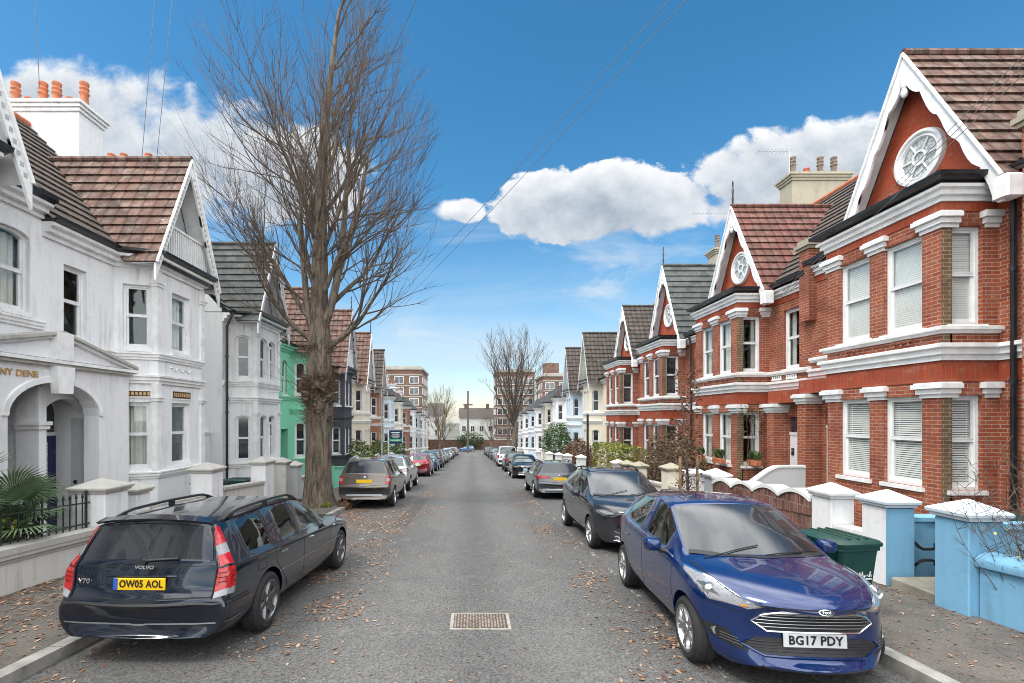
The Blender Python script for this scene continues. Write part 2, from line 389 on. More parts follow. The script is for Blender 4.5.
def window(parent, p0, d, u0, u1, z0, z1, rise=0, inset=.12, inner=None, far=False, bars=0, sill=True, sash=.52, fm='paint_white'):
    w, h = u1-u0, z1-z0
    key = (round(w,3), round(h,3), round(rise,3), inner, far, bars, sill, fm, sash)
    if key not in WC:
        t = .055
        O = outline(w, h, rise); I = [(x*(1-2*t/w), t if z == 0 else (z - (t if rise <= 0 or z > h+.3*rise else 0))) for x, z in O]
        fr = MB(); ring(fr, O, I, 0, .1, fm)
        zm = (h + rise*.6)*sash
        fr.box(-w/2+t, w/2-t, .025, .085, zm-.03, zm+.03, fm)
        s = .042
        for a, b, y in ((t, zm-.03, .05), (zm+.03, h-t if rise <= 0 else h, .02)):
            fr.box(-w/2+t, -w/2+t+s, y, y+.04, a, b, fm); fr.box(w/2-t-s, w/2-t, y, y+.04, a, b, fm)
            fr.box(-w/2+t+s, w/2-t-s, y, y+.04, a, a+(s*1.6 if a < zm-.1 else s*.4), fm)
            if rise <= 0 and a > zm: fr.box(-w/2+t+s, w/2-t-s, y, y+.04, b-s, b, fm)
            for k in range(bars):
                xx = -w/2 + w*(k+1)/(bars+1); fr.box(xx-.011, xx+.011, y+.005, y+.035, a+.01, b-.01, fm)
        gl = MB(); gm = 'pane_far' if far else 'pane_clear'
        gl.poly([(-w/2+t,.07,t), (w/2-t,.07,t), (w/2-t,.07,zm), (-w/2+t,.07,zm)], gm)
        top = [(x, .04, z) for x, z in I[2:]]
        gl.poly([(-w/2+t,.04,zm), (w/2-t,.04,zm)] + top, gm)
        sl = None
        if sill:
            sl = MB(); sl.box(-w/2-.06, w/2+.06, -inset-.05, .04, -.085, -.004, 'paint_trim'); sl = sl.mesh('sill')
        bl = MB(); nm = None
        H = h + rise*.8
        if inner in ('blind', 'blind_closed'):
            nm = 'blind'; k = 0; zz = H-.06
            stop = .08; ch = .0215 if inner == 'blind_closed' else .0150
            while zz > stop:
                bl.poly([(-w/2+.07,.090,zz-ch), (w/2-.07,.090,zz-ch), (w/2-.07,.097,zz+ch), (-w/2+.07,.097,zz+ch)], 'blind_white')
                zz -= .044
            for xx in (-w*.28, w*.28): bl.box(xx-.006, xx+.006, .085, .088, stop, H-.05, 'blind_white')
            bl.box(-w/2+.06, w/2-.06, .08, .12, H-.09, H-.05, 'blind_white')
            bl.poly([(-w/2+.07,.4,.1),(w/2-.07,.4,.1),(w/2-.07,.4,H),(-w/2+.07,.4,H)], 'room')
        elif inner in ('curtains', 'net', 'roller'):
            nm = 'curtain' if inner != 'roller' else 'blind'
            spans = [(-w/2+.05, w/2-.05, .05)] if inner == 'net' else ([(-w/2+.05, -w/2+w*.30, .05), (w/2-w*.30, w/2-.05, .05)] if inner == 'curtains' else [(-w/2+.06, w/2-.06, H*.58)])
            for a, b, zb in spans:
                amp = 0 if inner == 'roller' else .022; n = 14
                q = [(a+(b-a)*k/n, .17+amp*math.sin(k*2.3)+amp*.5*math.sin(k*1.1)) for k in range(n+1)]
                for k in range(n):
                    bl.poly([(q[k][0],q[k][1],zb), (q[k+1][0],q[k+1][1],zb), (q[k+1][0],q[k+1][1],H-.05), (q[k][0],q[k][1],H-.05)], 'curtain', smooth=True)
        WC[key] = (gl.mesh('window'), fr.mesh('frame'), sl, (nm, bl.mesh(nm)) if nm else None)
    G, F, Sl, B = WC[key]
    d = Vector((d[0], d[1], 0)).normalized(); n = Vector((d.y, -d.x, 0))
    p = Vector((p0[0], p0[1], 0)) + d*((u0+u1)/2) - n*inset; p.z = z0
    o = link('window', G, parent, p, math.atan2(d.y, d.x))
    link('frame', F, o)
    if Sl: link('sill', Sl, o)
    if B: link(B[0], B[1], o)
    return o

# ------------------------------------------------------------------ wall panel with openings
def wall_seg(mb, p0, p1, z0, z1, ops, m, rm=None):
    p0 = Vector((p0[0], p0[1], 0)); p1 = Vector((p1[0], p1[1], 0)); L = (p1-p0).length
    d = (p1-p0)/L; n = Vector((d.y, -d.x, 0)); rm = rm or m
    def P(u, z, k=0): q = p0 + d*u - n*k; return (q.x, q.y, z)
    us = sorted({0, L} | {o[0] for o in ops} | {o[1] for o in ops})
    zs = sorted({z0, z1} | {o[2] for o in ops} | {o[3]+o[4] for o in ops})
    for i in range(len(us)-1):
        for j in range(len(zs)-1):
            uc, zc = (us[i]+us[i+1])/2, (zs[j]+zs[j+1])/2
            if any(o[0] < uc < o[1] and o[2] < zc < o[3]+o[4] for o in ops): continue
            mb.poly([P(us[i],zs[j]), P(us[i+1],zs[j]), P(us[i+1],zs[j+1]), P(us[i],zs[j+1])], m)
    for o in ops:
        u0, u1, a, b, r, dep = o[:6]
        mb.poly([P(u0,a), P(u0,b), P(u0,b,dep), P(u0,a,dep)], rm)
        mb.poly([P(u1,b), P(u1,a), P(u1,a,dep), P(u1,b,dep)], rm)
        mb.poly([P(u1,a), P(u0,a), P(u0,a,dep), P(u1,a,dep)], rm)
        if r <= 0: mb.poly([P(u0,b), P(u1,b), P(u1,b,dep), P(u0,b,dep)], rm)
        else:
            K = 12; c = (u0+u1)/2; hw = (u1-u0)/2
            A = [(c-hw*math.cos(PI*k/K), b+r*math.sin(PI*k/K)) for k in range(K+1)]
            for k in range(K):
                mb.poly([P(*A[k]), P(*A[k+1]), P(A[k+1][0], b+r), P(A[k][0], b+r)], m)
                mb.poly([P(*A[k+1]), P(*A[k]), P(*A[k],dep), P(*A[k+1],dep)], rm)
def sweep(mb, path, prof, m):                              # moulding: (out, z) profile along a plan path, mitred
    path = [Vector((p[0], p[1])) for p in path]; N_ = len(path); offs = []
    for i in range(N_):
        ds = []
        if i > 0: ds.append((path[i]-path[i-1]).normalized())
        if i < N_-1: ds.append((path[i+1]-path[i]).normalized())
        ns = [Vector((q.y, -q.x)) for q in ds]
        if len(ns) == 2:
            b = ns[0]+ns[1]; offs.append(b/(1+ns[0].dot(ns[1])))
        else: offs.append(ns[0])
    rings = [[(path[i].x+offs[i].x*o, path[i].y+offs[i].y*o, z) for o, z in prof] for i in range(N_)]
    mb.loft(rings, m, True, True)
def step_prof(z0, z1, a, b, c):                            # stepped cornice
    h = z1-z0
    return [(-.03, z0), (a, z0), (a, z0+h*.3), (b, z0+h*.36), (b, z0+h*.66), (c, z0+h*.76), (c, z1-.01), (c-.02, z1), (-.03, z1)]
def courses(mb, l0, l1, u1, u0, n, t, m, jag=0):
    l0, l1, u1, u0 = map(Vector, (l0, l1, u1, u0))
    nn = (l1-l0).cross(u0-l0 if (u0-l0).length > .1 else u1-l0).normalized()
    for i in range(n):
        a, b = i/n, (i+1)/n
        A, B, C_, D = l0.lerp(u0, a), l1.lerp(u1, a), l1.lerp(u1, b), l0.lerp(u0, b)
        mb.poly([A+nn*t, B+nn*t, C_, D], m); mb.poly([A-nn*.01, B-nn*.01, B+nn*t, A+nn*t], m)
def cap_block(parent, x0, x1, y0, y1, z0, z1, m='paint_trim', name='capital'):
    mb = MB(); h = z1-z0
    for e, a, b in ((.03, 0, .25), (.07, .25, .6), (.12, .6, .9), (.09, .9, 1.)):
        mb.box(x0-e, x1+e, y0-e, y1, z0+h*a, z0+h*b-.003, m)
    return mb.build(name, parent)

def chimney(parent, x, y, z0, z1, wx, wy, m, pots, potm='pot_old', tall=.75):
    mb = MB(); mb.box(x-wx/2, x+wx/2, y-wy/2, y+wy/2, z0, z1-.3, m)
    for e, a, b in ((.05, .3, .2), (.10, .197, .1), (.15, .097, 0)):
        mb.box(x-wx/2-e, x+wx/2+e, y-wy/2-e, y+wy/2+e, z1-a, z1-b, m)
    c = mb.build('chimney', parent)
    for k in range(pots):
        yy = y - wy/2 + wy*(k+.5)/pots; h = tall*(1 if k % 3 != 1 else .45)
        pb = MB(); pm = potm if k % 3 != 1 else 'terracotta'
        pb.lathe([(.15,0),(.13,.08),(.105,h*.45),(.105,h*.55),(.14,h*.62),(.10,h*.7),(.13,h*.78),(.10,h*.86),(.125,h*.93),(.125,h),(.085,h),(.085,h-.15)], 12, pm, (x, yy, z1))
        pb.build('chimney_pot', c)
    return c
def aerial(parent, x, y, z0, z1, ln, dirx=0):
    mb = MB(); mb.tube([(x,y,z0),(x,y,z1)], .02, 6, 'steel')
    e = (x+ln*dirx, y-ln*(1-abs(dirx)), z1-.08); mb.tube([(x,y,z1-.08), e], .014, 5, 'steel')
    for k in range(9):
        t = k/8; px, py = x+(e[0]-x)*t, y+(e[1]-y)*t
        if dirx: mb.tube([(px,py-.2,z1-.08),(px,py+.2,z1-.08)], .007, 4, 'steel')
        else: mb.tube([(px-.2,py,z1-.08),(px+.2,py,z1-.08)], .007, 4, 'steel')
    return mb.build('aerial', parent)

# ------------------------------------------------------------------ gable over the bay
def gable(root, o, gy, by, ghw, zb, za, roofm, nc):
    """gy wall plane, by bargeboard plane; roof runs back to the main slope"""
    m = o['main']                                          # (y_eave, z_eave, slope)
    ov = .14; mb = MB()
    sl = (za-zb)/ghw; zt = za+.12; zl = zb-ov*sl+.12
    yv = lambda z: m[0] + (z-m[1])/m[2]
    x0 = ghw+ov
    courses(mb, (-x0, yv(zl)+.05, zl), (-x0, by-.06, zl), (0, by-.06, zt), (0, yv(zt), zt), nc, .045, roofm)
    courses(mb, (x0, by-.06, zl), (x0, yv(zl)+.05, zl), (0, yv(zt), zt), (0, by-.06, zt), nc, .045, roofm)
    mb.tube([(0, by-.07, zt+.02), (0, yv(zt), zt+.02)], .085, 8, roofm)
    gr = mb.build('gable_roof', root)
    sf = MB()                                              # soffit and bargeboard
    for s in (-1, 1):
        a = [(s*x0, by+.02, zl-.03), (s*x0, gy, zl-.03), (0, gy, zt-.03), (0, by+.02, zt-.03)]
        sf.poly(a if s > 0 else a[::-1], 'paint_trim')
    sf.build('soffit', gr)
    bb = o.get('barge', 'plain')
    for s in (-1, 1):
        mb = MB(); K = 26; up = []; lo = []
        for k in range(K+1):
            t = k/K; x = s*x0*(1-t); z = zl + (zt-zl)*t - .01
            if bb == 'scroll':
                wv = .20 + .13*abs(math.sin(t*PI*5.0))**.6 + (.10 if t < .08 else 0) + (.12*max(0, (t-.86))/.14)
            elif bb == 'dots': wv = .24
            else: wv = .21
            up.append((x, by, z)); lo.append((x, by, z - wv*math.sqrt(1+sl*sl)*.72))
        q = up + lo[::-1]
        for k in range(K):
            a, b, c, e = up[k], up[k+1], lo[k+1], lo[k]
            mb.loft([[a, b, c, e], [(p[0], p[1]-.055, p[2]) for p in (a, b, c, e)]], o.get('bargem', 'paint_trim'), True, True)
        if bb != 'plain':                                   # raised moulding and fret holes
            mb.tube([(s*x0, by-.075, zl+.0), (0, by-.075, zt)], .035, 6, o.get('bargem', 'paint_trim'))
        if bb == 'dots':
            for k in range(2, 24):
                t = k/25; x = s*x0*(1-t); z = zl+(zt-zl)*t-.23
                mb.box(x-.035, x+.035, by-.06, by-.052, z-.05, z+.03, 'paint_grey')
        mb.build('bargeboard', root)
    if bb == 'scroll':
        mb = MB(); mb.lathe([(0,-.32),(.05,-.28),(.07,-.2),(.045,-.12),(.08,-.05),(.08,.2),(0,.22)], 10, 'paint_trim', (0, by-.03, za-.52)); mb.build('pendant', root)
        for s in (-1, 1):
            mb = MB(); mb.rbox(s*x0-.14, s*x0+.14, by-.12, by+.2, zl-.42, zl-.02, 'paint_trim', .04); mb.build('corbel', root)
    if o.get('finial'):
        mb = MB(); mb.lathe([(.05,0),(.07,.05),(.03,.1),(.045,.3),(.025,.34),(.045,.6),(.02,.64),(.035,.85),(.0,.95)], 8, 'paint_black', (0, by, zt)); mb.build('finial', root)
    # face of the gable
    kind = o.get('gface', 'round')
    mb = MB()
    mb.poly([(-ghw, gy, zb), (ghw, gy, zb), (0, gy, za)], o.get('gm', 'brick_gable'))
    mb.poly([(-ghw,gy,zb),(-ghw,gy+1.2,zb),(0,gy+1.2,za),(0,gy,za)], 'paint_trim'); mb.poly([(ghw,gy+1.2,zb),(ghw,gy,zb),(0,gy,za),(0,gy+1.2,za)], 'paint_trim')
    mb.build('gable_wall', root)
    if kind == 'round':
        r = .56; zc = zb + (za-zb)*.36
        mb = MB(); mb.lathe([(r*.70,-.02),(r*.76,-.07),(r*.84,-.05),(r*.9,-.10),(r,-.09),(r*1.02,-.0),(r*1.02,.05)], 36, 'paint_trim', (0, gy, zc), axis='y')
        fr = mb
        for k in range(6):
            a = PI*k/6*2; fr.tube([(.14*math.cos(a), gy-.03, zc+.14*math.sin(a)), (r*.72*math.cos(a), gy-.03, zc+r*.72*math.sin(a))], .02, 5, 'paint_trim')
        fr.lathe([(.12,-.02),(.12,-.05),(.16,-.05),(.16,-.02)], 16, 'paint_trim', (0, gy, zc), axis='y')
        gl = MB(); gl.poly([(r*.75*math.cos(2*PI*k/24), gy-.012, zc+r*.75*math.sin(2*PI*k/24)) for k in range(24)], o.get('roundm', 'lead_glass'))
        w = gl.build('round_window', root); fr.build('frame', w)
    elif kind == 'balcony':
        z1 = zb+(za-zb)*.36; hw = ghw*(1-.36)
        mb = MB(); mb.box(-ghw*1.02, ghw*1.02, by+.02, gy-.01, zb-.12, zb+.05, 'paint_black'); 
        for k in range(23):
            x = -hw*1.25 + 2.5*hw*k/22; zz = min(z1, za - abs(x)/ghw*(za-zb)-.12)
            if zz > zb+.1: mb.box(x-.02, x+.02, by+.12, by+.16, zb+.05, zz, 'paint_white')
        mb.box(-hw*1.1, hw*1.1, by+.10, by+.18, z1-.06, z1, 'paint_white'); mb.build('balustrade', root)
    elif kind == 'panel':
        z1 = zb+(za-zb)*.4; hw = ghw*.6
        mb = MB(); mb.box(-hw, hw, gy-.06, gy-.01, z1-.06, z1+.02, 'paint_trim'); mb.box(-ghw, ghw, by+.03, gy-.01, zb-.1, zb+.04, 'paint_black')
        mb.box(-.04,.04, gy-.06, gy-.01, z1, za-.3, 'paint_trim'); mb.build('panel_board', root)
    elif kind == 'cross':
        mb = MB(); mb.box(-ghw*.55, ghw*.55, gy-.08, gy-.01, zb+(za-zb)*.42, zb+(za-zb)*.47, 'paint_trim'); mb.box(-.05,.05,gy-.08,gy-.01,zb+(za-zb)*.2, za-.35,'paint_trim'); mb.build('gable_timber', root)

# ------------------------------------------------------------------ a two-storey bay-fronted house
def house(side, yc, o):
    rz = -PI/2 if side > 0 else PI/2
    X = o.get('X', 9.75 if side > 0 else -8.85); gz = g(yc)+.12+o.get('dz', 0)
    root = empty(o.get('name', 'terraced_house'), (X, yc, gz), rz)
    st = o['style']; far = o.get('far', 0); wm = o['wall']
    xl, xr, hw, bd, c = o['xl'], o['xr'], o['hw'], o['bd'], o.get('cant', 0)
    ds = o['door']                                          # +1: door to the right of the bay
    path = [(xl,0), (-hw-c,0), (-hw,-bd), (hw,-bd), (hw+c,0), (xr,0)]
    brickst = st == 'brick'
    g0, g1, f0, f1 = (1.25, 3.02, 4.33, 6.16) if brickst else (1.45, 3.15, 4.5, 6.1)
    ez = o.get('ez', 6.98 if brickst else 6.85)
    W = MB(); wins = []; dpw = .09 if brickst else .13
    segs = list(zip(path[:-1], path[1:])); ar = o.get('arch', 0); dep = .11 if brickst else .115
    inn = o.get('inner', ['curtains','net','dark']); 
    def pick(): return RN.choice(inn)
    for i, (a, b) in enumerate(segs):
        L = math.hypot(b[0]-a[0], b[1]-a[1]); ops = []
        bayf = i == 2; bays = i in (1, 3); doorseg = (i == 4 and ds > 0) or (i == 0 and ds < 0)
        if L < .05: continue
        if bayf:
            if o.get('fw', 2) == 2:
                mid, cor = o.get('mid', .36), o.get('cor', .38); w = (L-mid-2*cor)/2; us = [(cor, cor+w), (L-cor-w, L-cor)]
            elif o['fw'] == 3:
                cor = .2; mid = .3; w = (L-2*mid-2*cor)/3; us = [(cor+k*(w+mid), cor+k*(w+mid)+w) for k in range(3)]
            else: w = o.get('w1', .85); us = [(L/2-w/2, L/2+w/2)]
        elif bays:
            w = min(o.get('sw', .62), L-.34); us = [(L/2-w/2+o.get('so', 0)*(1 if i == 3 else -1), L/2+w/2+o.get('so', 0)*(1 if i == 3 else -1))]
        else: us = []
        for u0, u1 in us:
            r = (u1-u0)/2*ar
            for z0, z1 in ((g0, g1), (f0, f1)): ops.append((u0, u1, z0, z1-r, r, dep)); wins.append((a, b, u0, u1, z0, z1-r, r))
        if doorseg:
            dw = o.get('dw', .95); dc = o.get('dc', .5)*L
            if not o.get('nodoor'): ops.append((dc-dw/2, dc+dw/2, .14, 2.85, o.get('darch', 0), o.get('ddep', .75)))
            if o.get('porch'): ops.append((L-1.1, L, .2, 3.46, 0, .03) if ds > 0 else (0, 1.38, .2, 3.46, 0, .03))
            w = o.get('mw', .72); u = o.get('mc', .5)*L; r = w/2*ar
            ops.append((u-w/2, u+w/2, f0, f1-r, r, dep)); wins.append((a, b, u-w/2, u+w/2, f0, f1-r, r))
            if not o.get('nodoor'):
                d = Vector((b[0]-a[0], b[1]-a[1], 0)).normalized()
                dd = MB(); hh = 2.71+o.get('darch', 0); dp = o.get('ddep', .75); ux = a[0]+dc
                dd.box(ux-dw/2, ux+dw/2, dp-.06, dp, .14, 2.3, o.get('doorm', 'door_blue'))
                for px in (-1, 1):
                    for za, zb in ((.35, 1.0), (1.2, 2.15)): dd.box(ux+px*dw*.22-dw*.16, ux+px*dw*.22+dw*.16, dp-.075, dp-.058, za, zb, o.get('doorm', 'door_blue'))
                dr = dd.build('door', root)
                h_ = MB(); h_.box(ux-dw/2, ux+dw/2, dp-.08, dp-.01, 2.303, 2.38, 'paint_white'); h_.poly([(ux-dw/2, dp-.02, 2.38), (ux+dw/2, dp-.02, 2.38), (ux+dw/2, dp-.02, .14+hh), (ux-dw/2, dp-.02, .14+hh)], 'pane_far'); h_.build('fanlight', dr)
                k_ = MB(); k_.lathe([(.0,-.08),(.035,-.07),(.03,-.03),(.012,-.02),(.012,0)], 10, 'gold', (ux+dw*.38*(-ds), dp-.06, 1.15), axis='y'); k_.build('handle', dr)
        if brickst and i == 3 and far < 2:                  # corner pier of yellower stock brick on the side
            f = .2/L; c_ = (a[0]+(b[0]-a[0])*f, a[1]+(b[1]-a[1])*f)
            wall_seg(W, a, c_, -.7, ez, [], 'brick_stock'); wall_seg(W, c_, b, -.7, ez, [(q[0]-.2, q[1]-.2)+tuple(q[2:]) for q in ops], wm)
        else: wall_seg(W, a, b, -.7, ez, ops, wm, o.get('reveal'))
    D = 8.5                                                 # sides and back
    my, mz, ms = o.get('main', (-.12, ez, 1.04)); o['main'] = (my, mz, ms); ry = o.get('ry', 4.2); rzz = mz+(ry-my)*ms
    for xx, flip in ((xl+.012, 0), (xr-.012, 1)):
        q = [(xx, 0, -.7), (xx, D, -.7), (xx, D, ez), (xx, ry, rzz-.05), (xx, 0, ez+.05)]
        W.poly(q if flip else q[::-1], o.get('sidem', wm))
    W.poly([(xr,D,-.7),(xl,D,-.7),(xl,D,ez),(xr,D,ez)], wm)
    W.poly([(-hw-c,0,ez),(-hw,-bd,ez),(hw,-bd,ez),(hw+c,0,ez)], wm)
    W.poly([(xl,0,ez-.01),(xr,0,ez-.01),(xr,D,ez-.01),(xl,D,ez-.01)], 'room'); 
    wall = W.build('wall', root)
    for (a, b, u0, u1, z0, z1, r) in wins:
        pk = pick(); pk = 'blind_closed' if pk == 'blind' and z0 > 4 else pk
        window(root, a, (b[0]-a[0], b[1]-a[1]), u0, u1, z0, z1, r, dep-.03, pk, far > 0)
    # mouldings
    tm = o.get('trim', 'paint_trim')
    fpath = path
    if brickst:
        T = MB(); sweep(T, fpath, step_prof(3.66, 3.97, .05, .10, .15), tm); T.build('string_course', root)
        T = MB(); sweep(T, path[1:5], [(-.02,4.16),(.05,4.16),(.07,4.2),(.12,4.22),(.12,4.28),(.0,4.31),(-.02,4.31)], tm)
        seg = (path[0:2] if ds < 0 else path[4:6]); sweep(T, seg, [(-.02,4.16),(.05,4.16),(.07,4.2),(.1,4.22),(.1,4.28),(.0,4.31),(-.02,4.31)], tm); T.build('sill_band', root)
        T = MB(); sweep(T, fpath, step_prof(6.60, 6.88, .05, .11, .17), tm); T.build('cornice', root)
        B_ = MB(); sweep(B_, path, [(-.02,3.27),(.018,3.27),(.018,3.655),(-.02,3.655)], 'brick_rubbed'); sweep(B_, path, [(-.02,6.42),(.018,6.42),(.018,6.595),(-.02,6.595)], 'brick_rubbed'); B_.build('brick_band', root)
        L = 2*hw; mid, cor = o.get('mid', .36), o.get('cor', .38)
        for z0, z1 in ((2.97, 3.262), (6.12, 6.415)):
            if far > 1: break
            cap_block(root, -hw, -hw+cor, -bd, -bd+.3, z0, z1); cap_block(root, hw-cor, hw, -bd, -bd+.3, z0, z1); cap_block(root, -mid/2, mid/2, -bd, -bd+.1, z0, z1)
            for s in (-1, 1):
                x0 = s*hw if s > 0 else -hw-.001
                mbk = MB(); h = z1-z0
                for e, aa, bb_ in ((.03,0,.25),(.07,.25,.6),(.12,.6,1.)): mbk.box(s*hw-.02 if s > 0 else -hw-e, s*hw+e if s > 0 else -hw+.02, -.22-e, -.0, z0+h*aa, z0+h*bb_-.003, tm)
                mbk.build('capital', root)
        if far < 2:                                         # brick drops under the sills
            for xx in (-.62, .62):
                T = MB(); 
                for k in range(5): T.box(xx-.18+k*.08, xx-.14+k*.08, -bd-.045, -bd+.01, 4.02+(.05 if k % 2 else 0), 4.087, 'brick_red')
                T.box(xx-.2, xx+.2, -bd-.05, -bd+.01, 4.09, 4.15, 'brick_red'); T.build('dentil', root)
    else:
        T = MB(); sweep(T, fpath, step_prof(4.22, 4.40, .04, .07, .10), tm); T.build('sill_band', root)
        T = MB(); sweep(T, path[1:5], step_prof(3.62, 3.84, .05, .09, .13), tm); T.build('string_course', root)
        T = MB(); sweep(T, path[1:5], step_prof(1.22, 1.40, .04, .08, .11), tm); T.build('plinth_band', root)
        T = MB(); sweep(T, fpath, step_prof(6.5, 6.80, .06, .16, .26), tm); T.build('cornice', root)
        if far < 2:
            for s in (-1, 1):                                # pilaster strips with small caps at the bay corners
                pil = MB()
                for z0, z1 in ((1.40, 3.62), (4.40, 6.5)):
                    pil.box(s*hw-.09, s*hw+.09, -bd-.05, -bd+.1, z0, z1-.003, tm)
                    zc = z0+(z1-z0)*.80
                    pil.box(s*hw-.12, s*hw+.12, -bd-.085, -bd+.1, zc, zc+.07, tm); pil.box(s*hw-.145, s*hw+.145, -bd-.11, -bd+.1, zc+.073, zc+.12, tm)
                pil.build('pilaster', root)
        if o.get('mullion') and far < 2:
            T = MB()
            for z0, z1 in ((g0, g1), (f0, f1)):
                T.tube([(0,-bd-.03,z0),(0,-bd-.03,z1-.35)], .05, 8, tm); T.box(-.09,.09,-bd-.09,-bd+.02,z1-.35,z1-.26,tm)
            T.build('colonnette', root)
    # gutter and downpipe
    T = MB(); zz = ez-.02 if brickst else 6.82
    off = .17 if brickst else .26
    sweep(T, path, [(-.02,zz-.02),(off,zz-.02),(off+.10,zz+.03),(off+.11,zz+.10),(off+.07,zz+.10),(off,zz+.05),(-.02,zz+.11)], 'paint_black'); T.build('gutter', root)
    dx = o.get('pipe')
    if dx is not None:
        T = MB(); T.tube([(dx,-off-.05,zz+.02),(dx,-off-.05,zz-.08),(dx,-.12,zz-.5),(dx,-.12,-.3)], .045, 8, 'paint_black')
        for q in (1.2, 3.2, 5.2): T.tube([(dx,-.12,q),(dx,-.12,q+.09)], .058, 8, 'paint_black')
        T.build('downpipe', root)
    # main roof
    T = MB(); rm = o['roof']; nc = o.get('nc', 13)
    if o.get('hip'): pass
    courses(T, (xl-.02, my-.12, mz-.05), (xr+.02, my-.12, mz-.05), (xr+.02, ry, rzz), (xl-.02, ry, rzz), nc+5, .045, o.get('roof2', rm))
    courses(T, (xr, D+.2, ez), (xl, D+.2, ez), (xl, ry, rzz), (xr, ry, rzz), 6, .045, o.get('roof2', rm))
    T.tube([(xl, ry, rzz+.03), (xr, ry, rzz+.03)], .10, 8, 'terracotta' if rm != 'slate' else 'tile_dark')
    if st == 'brick' or o.get('bayroof'):
        T.poly([(-hw-c-.12,my,ez+.06),(-hw-.1,-bd-.12,ez+.06),(hw+.1,-bd-.12,ez+.06),(hw+c+.12,my,ez+.06)], 'lead')
    roof = T.build('roof', root)
    if o.get('ghw'):
        gable(root, o, o['gy'], o['by'], o['ghw'], o['gzb'], o['gza'], rm, nc)
    for (cx, cy, cz, w1, w2, m_, n_, *rest) in o.get('chimneys', []):
        chimney(root, cx, cy, rzz-2.2, cz, w1, w2, m_, n_, *(rest or []))
    for a in o.get('aerials', []): aerial(root, *a)
    if o.get('party') is not None:                           # party-wall pier with a stone cap at the eaves
        for px in o['party']:
            T = MB(); T.box(px-.2, px+.2, -.22, .3, 5.6 if not o.get('fullpier') else -.7, 7.62, wm if brickst else 'stone')
            for e, a_, b_ in ((.05,7.623,7.7),(.1,7.703,7.8),(.04,7.803,7.92)): T.box(px-.2-e, px+.2+e, -.22-e, .3+e, a_, b_, 'stone')
            T.build('party_pier', root)
            T = MB(); rr = (xl if px < 0 else xr)
            T.prism([(rr-.14, 0, 7.2), (rr-.14, ry, rzz+.15), (rr-.14, ry, rzz-.3), (rr-.14, 0, 6.8)], (.28,0,0), 'coping'); T.build('parapet', root)
    return root
# ------------------------------------------------------------------ cars
def text_mesh(txt, size, mat, bold=.012, ext=.004, sx=1.):
    cu = bpy.data.curves.new('lettering', 'FONT'); cu.body = txt; cu.size = size; cu.align_x = 'CENTER'; cu.align_y = 'CENTER'
    cu.extrude = ext; cu.offset = bold*size; cu.resolution_u = 3; cu.space_character = 1.05
    ob = bpy.data.objects.new('lettering', cu); COL.objects.link(ob)
    dg = bpy.context.evaluated_depsgraph_get(); dg.update()
    me = bpy.data.meshes.new_from_object(ob.evaluated_get(dg)); bpy.data.objects.remove(ob)
    for v in me.vertices: v.co.x *= sx
    me.materials.clear(); me.materials.append(MT[mat])
    return me
# stations: (s, bulge, w, z_bottom, z_mid, z_shoulder, w_top, z_top_side, z_top_centre)
HATCH = dict(L=3.97, W=1.72, wb=2.49, fo=.86, R=.305, st=[
 (0.00,.58,.52,.27,.46,.62,.46,.70,.72), (0.035,.56,.68,.21,.47,.69,.57,.775,.80), (0.13,.48,.81,.19,.50,.755,.67,.825,.855),
 (0.40,.30,.858,.185,.55,.825,.70,.895,.925), (0.72,.18,.862,.185,.58,.875,.725,.945,.97), (0.95,.22,.86,.185,.60,.915,.735,.965,1.0),
 (1.34,.20,.86,.185,.60,.945,.69,1.165,1.245), (1.78,.16,.86,.185,.60,.975,.615,1.40,1.455), (2.26,.05,.86,.185,.60,.995,.605,1.455,1.505),
 (2.36,.04,.86,.185,.60,1.0,.605,1.455,1.505), (2.98,.0,.86,.185,.60,1.035,.585,1.425,1.485), (3.30,-.05,.85,.19,.60,1.07,.56,1.38,1.455),
 (3.58,-.10,.835,.20,.60,1.075,.54,1.325,1.405), (3.82,-.16,.81,.22,.58,.97,.60,1.03,1.06), (3.92,-.20,.79,.26,.55,.82,.63,.87,.89), (3.97,-.24,.70,.30,.52,.66,.52,.71,.73)],
 ws=(5,7), sides=[(6,8),(9,11)], rear=(12,13))
ESTATE = dict(L=4.71, W=1.80, wb=2.755, fo=.95, R=.325, st=[
 (0.00,.36,.66,.26,.44,.58,.56,.63,.65), (.06,.34,.80,.21,.46,.66,.68,.73,.755), (.22,.26,.875,.20,.5,.75,.74,.82,.845), (.68,.14,.90,.19,.55,.835,.76,.90,.94),
 (1.22,.09,.90,.19,.58,.885,.775,.95,.99), (1.48,.18,.90,.19,.60,.91,.785,.965,1.02), (1.83,.16,.90,.19,.6,.925,.725,1.17,1.24), (2.24,.13,.90,.19,.6,.94,.655,1.375,1.425),
 (2.60,.04,.90,.19,.6,.95,.65,1.42,1.465), (2.70,.03,.90,.19,.6,.953,.65,1.42,1.467), (3.36,0,.90,.19,.6,.965,.65,1.415,1.465), (3.48,0,.90,.19,.6,.968,.65,1.41,1.463),
 (4.20,-.02,.885,.20,.6,.975,.635,1.385,1.435), (4.43,-.06,.875,.22,.6,.975,.615,1.35,1.405), (4.57,-.08,.865,.25,.6,.955,.70,.985,1.0), (4.60,-.09,.855,.27,.6,.86,.76,.90,.905),
 (4.625,-.11,.85,.29,.58,.70,.79,.72,.72), (4.70,-.13,.865,.25,.48,.61,.80,.645,.645), (4.72,-.14,.80,.28,.44,.53,.70,.56,.56)],
 ws=(5,7), sides=[(6,8),(9,10),(11,12)], rear=(13,14))
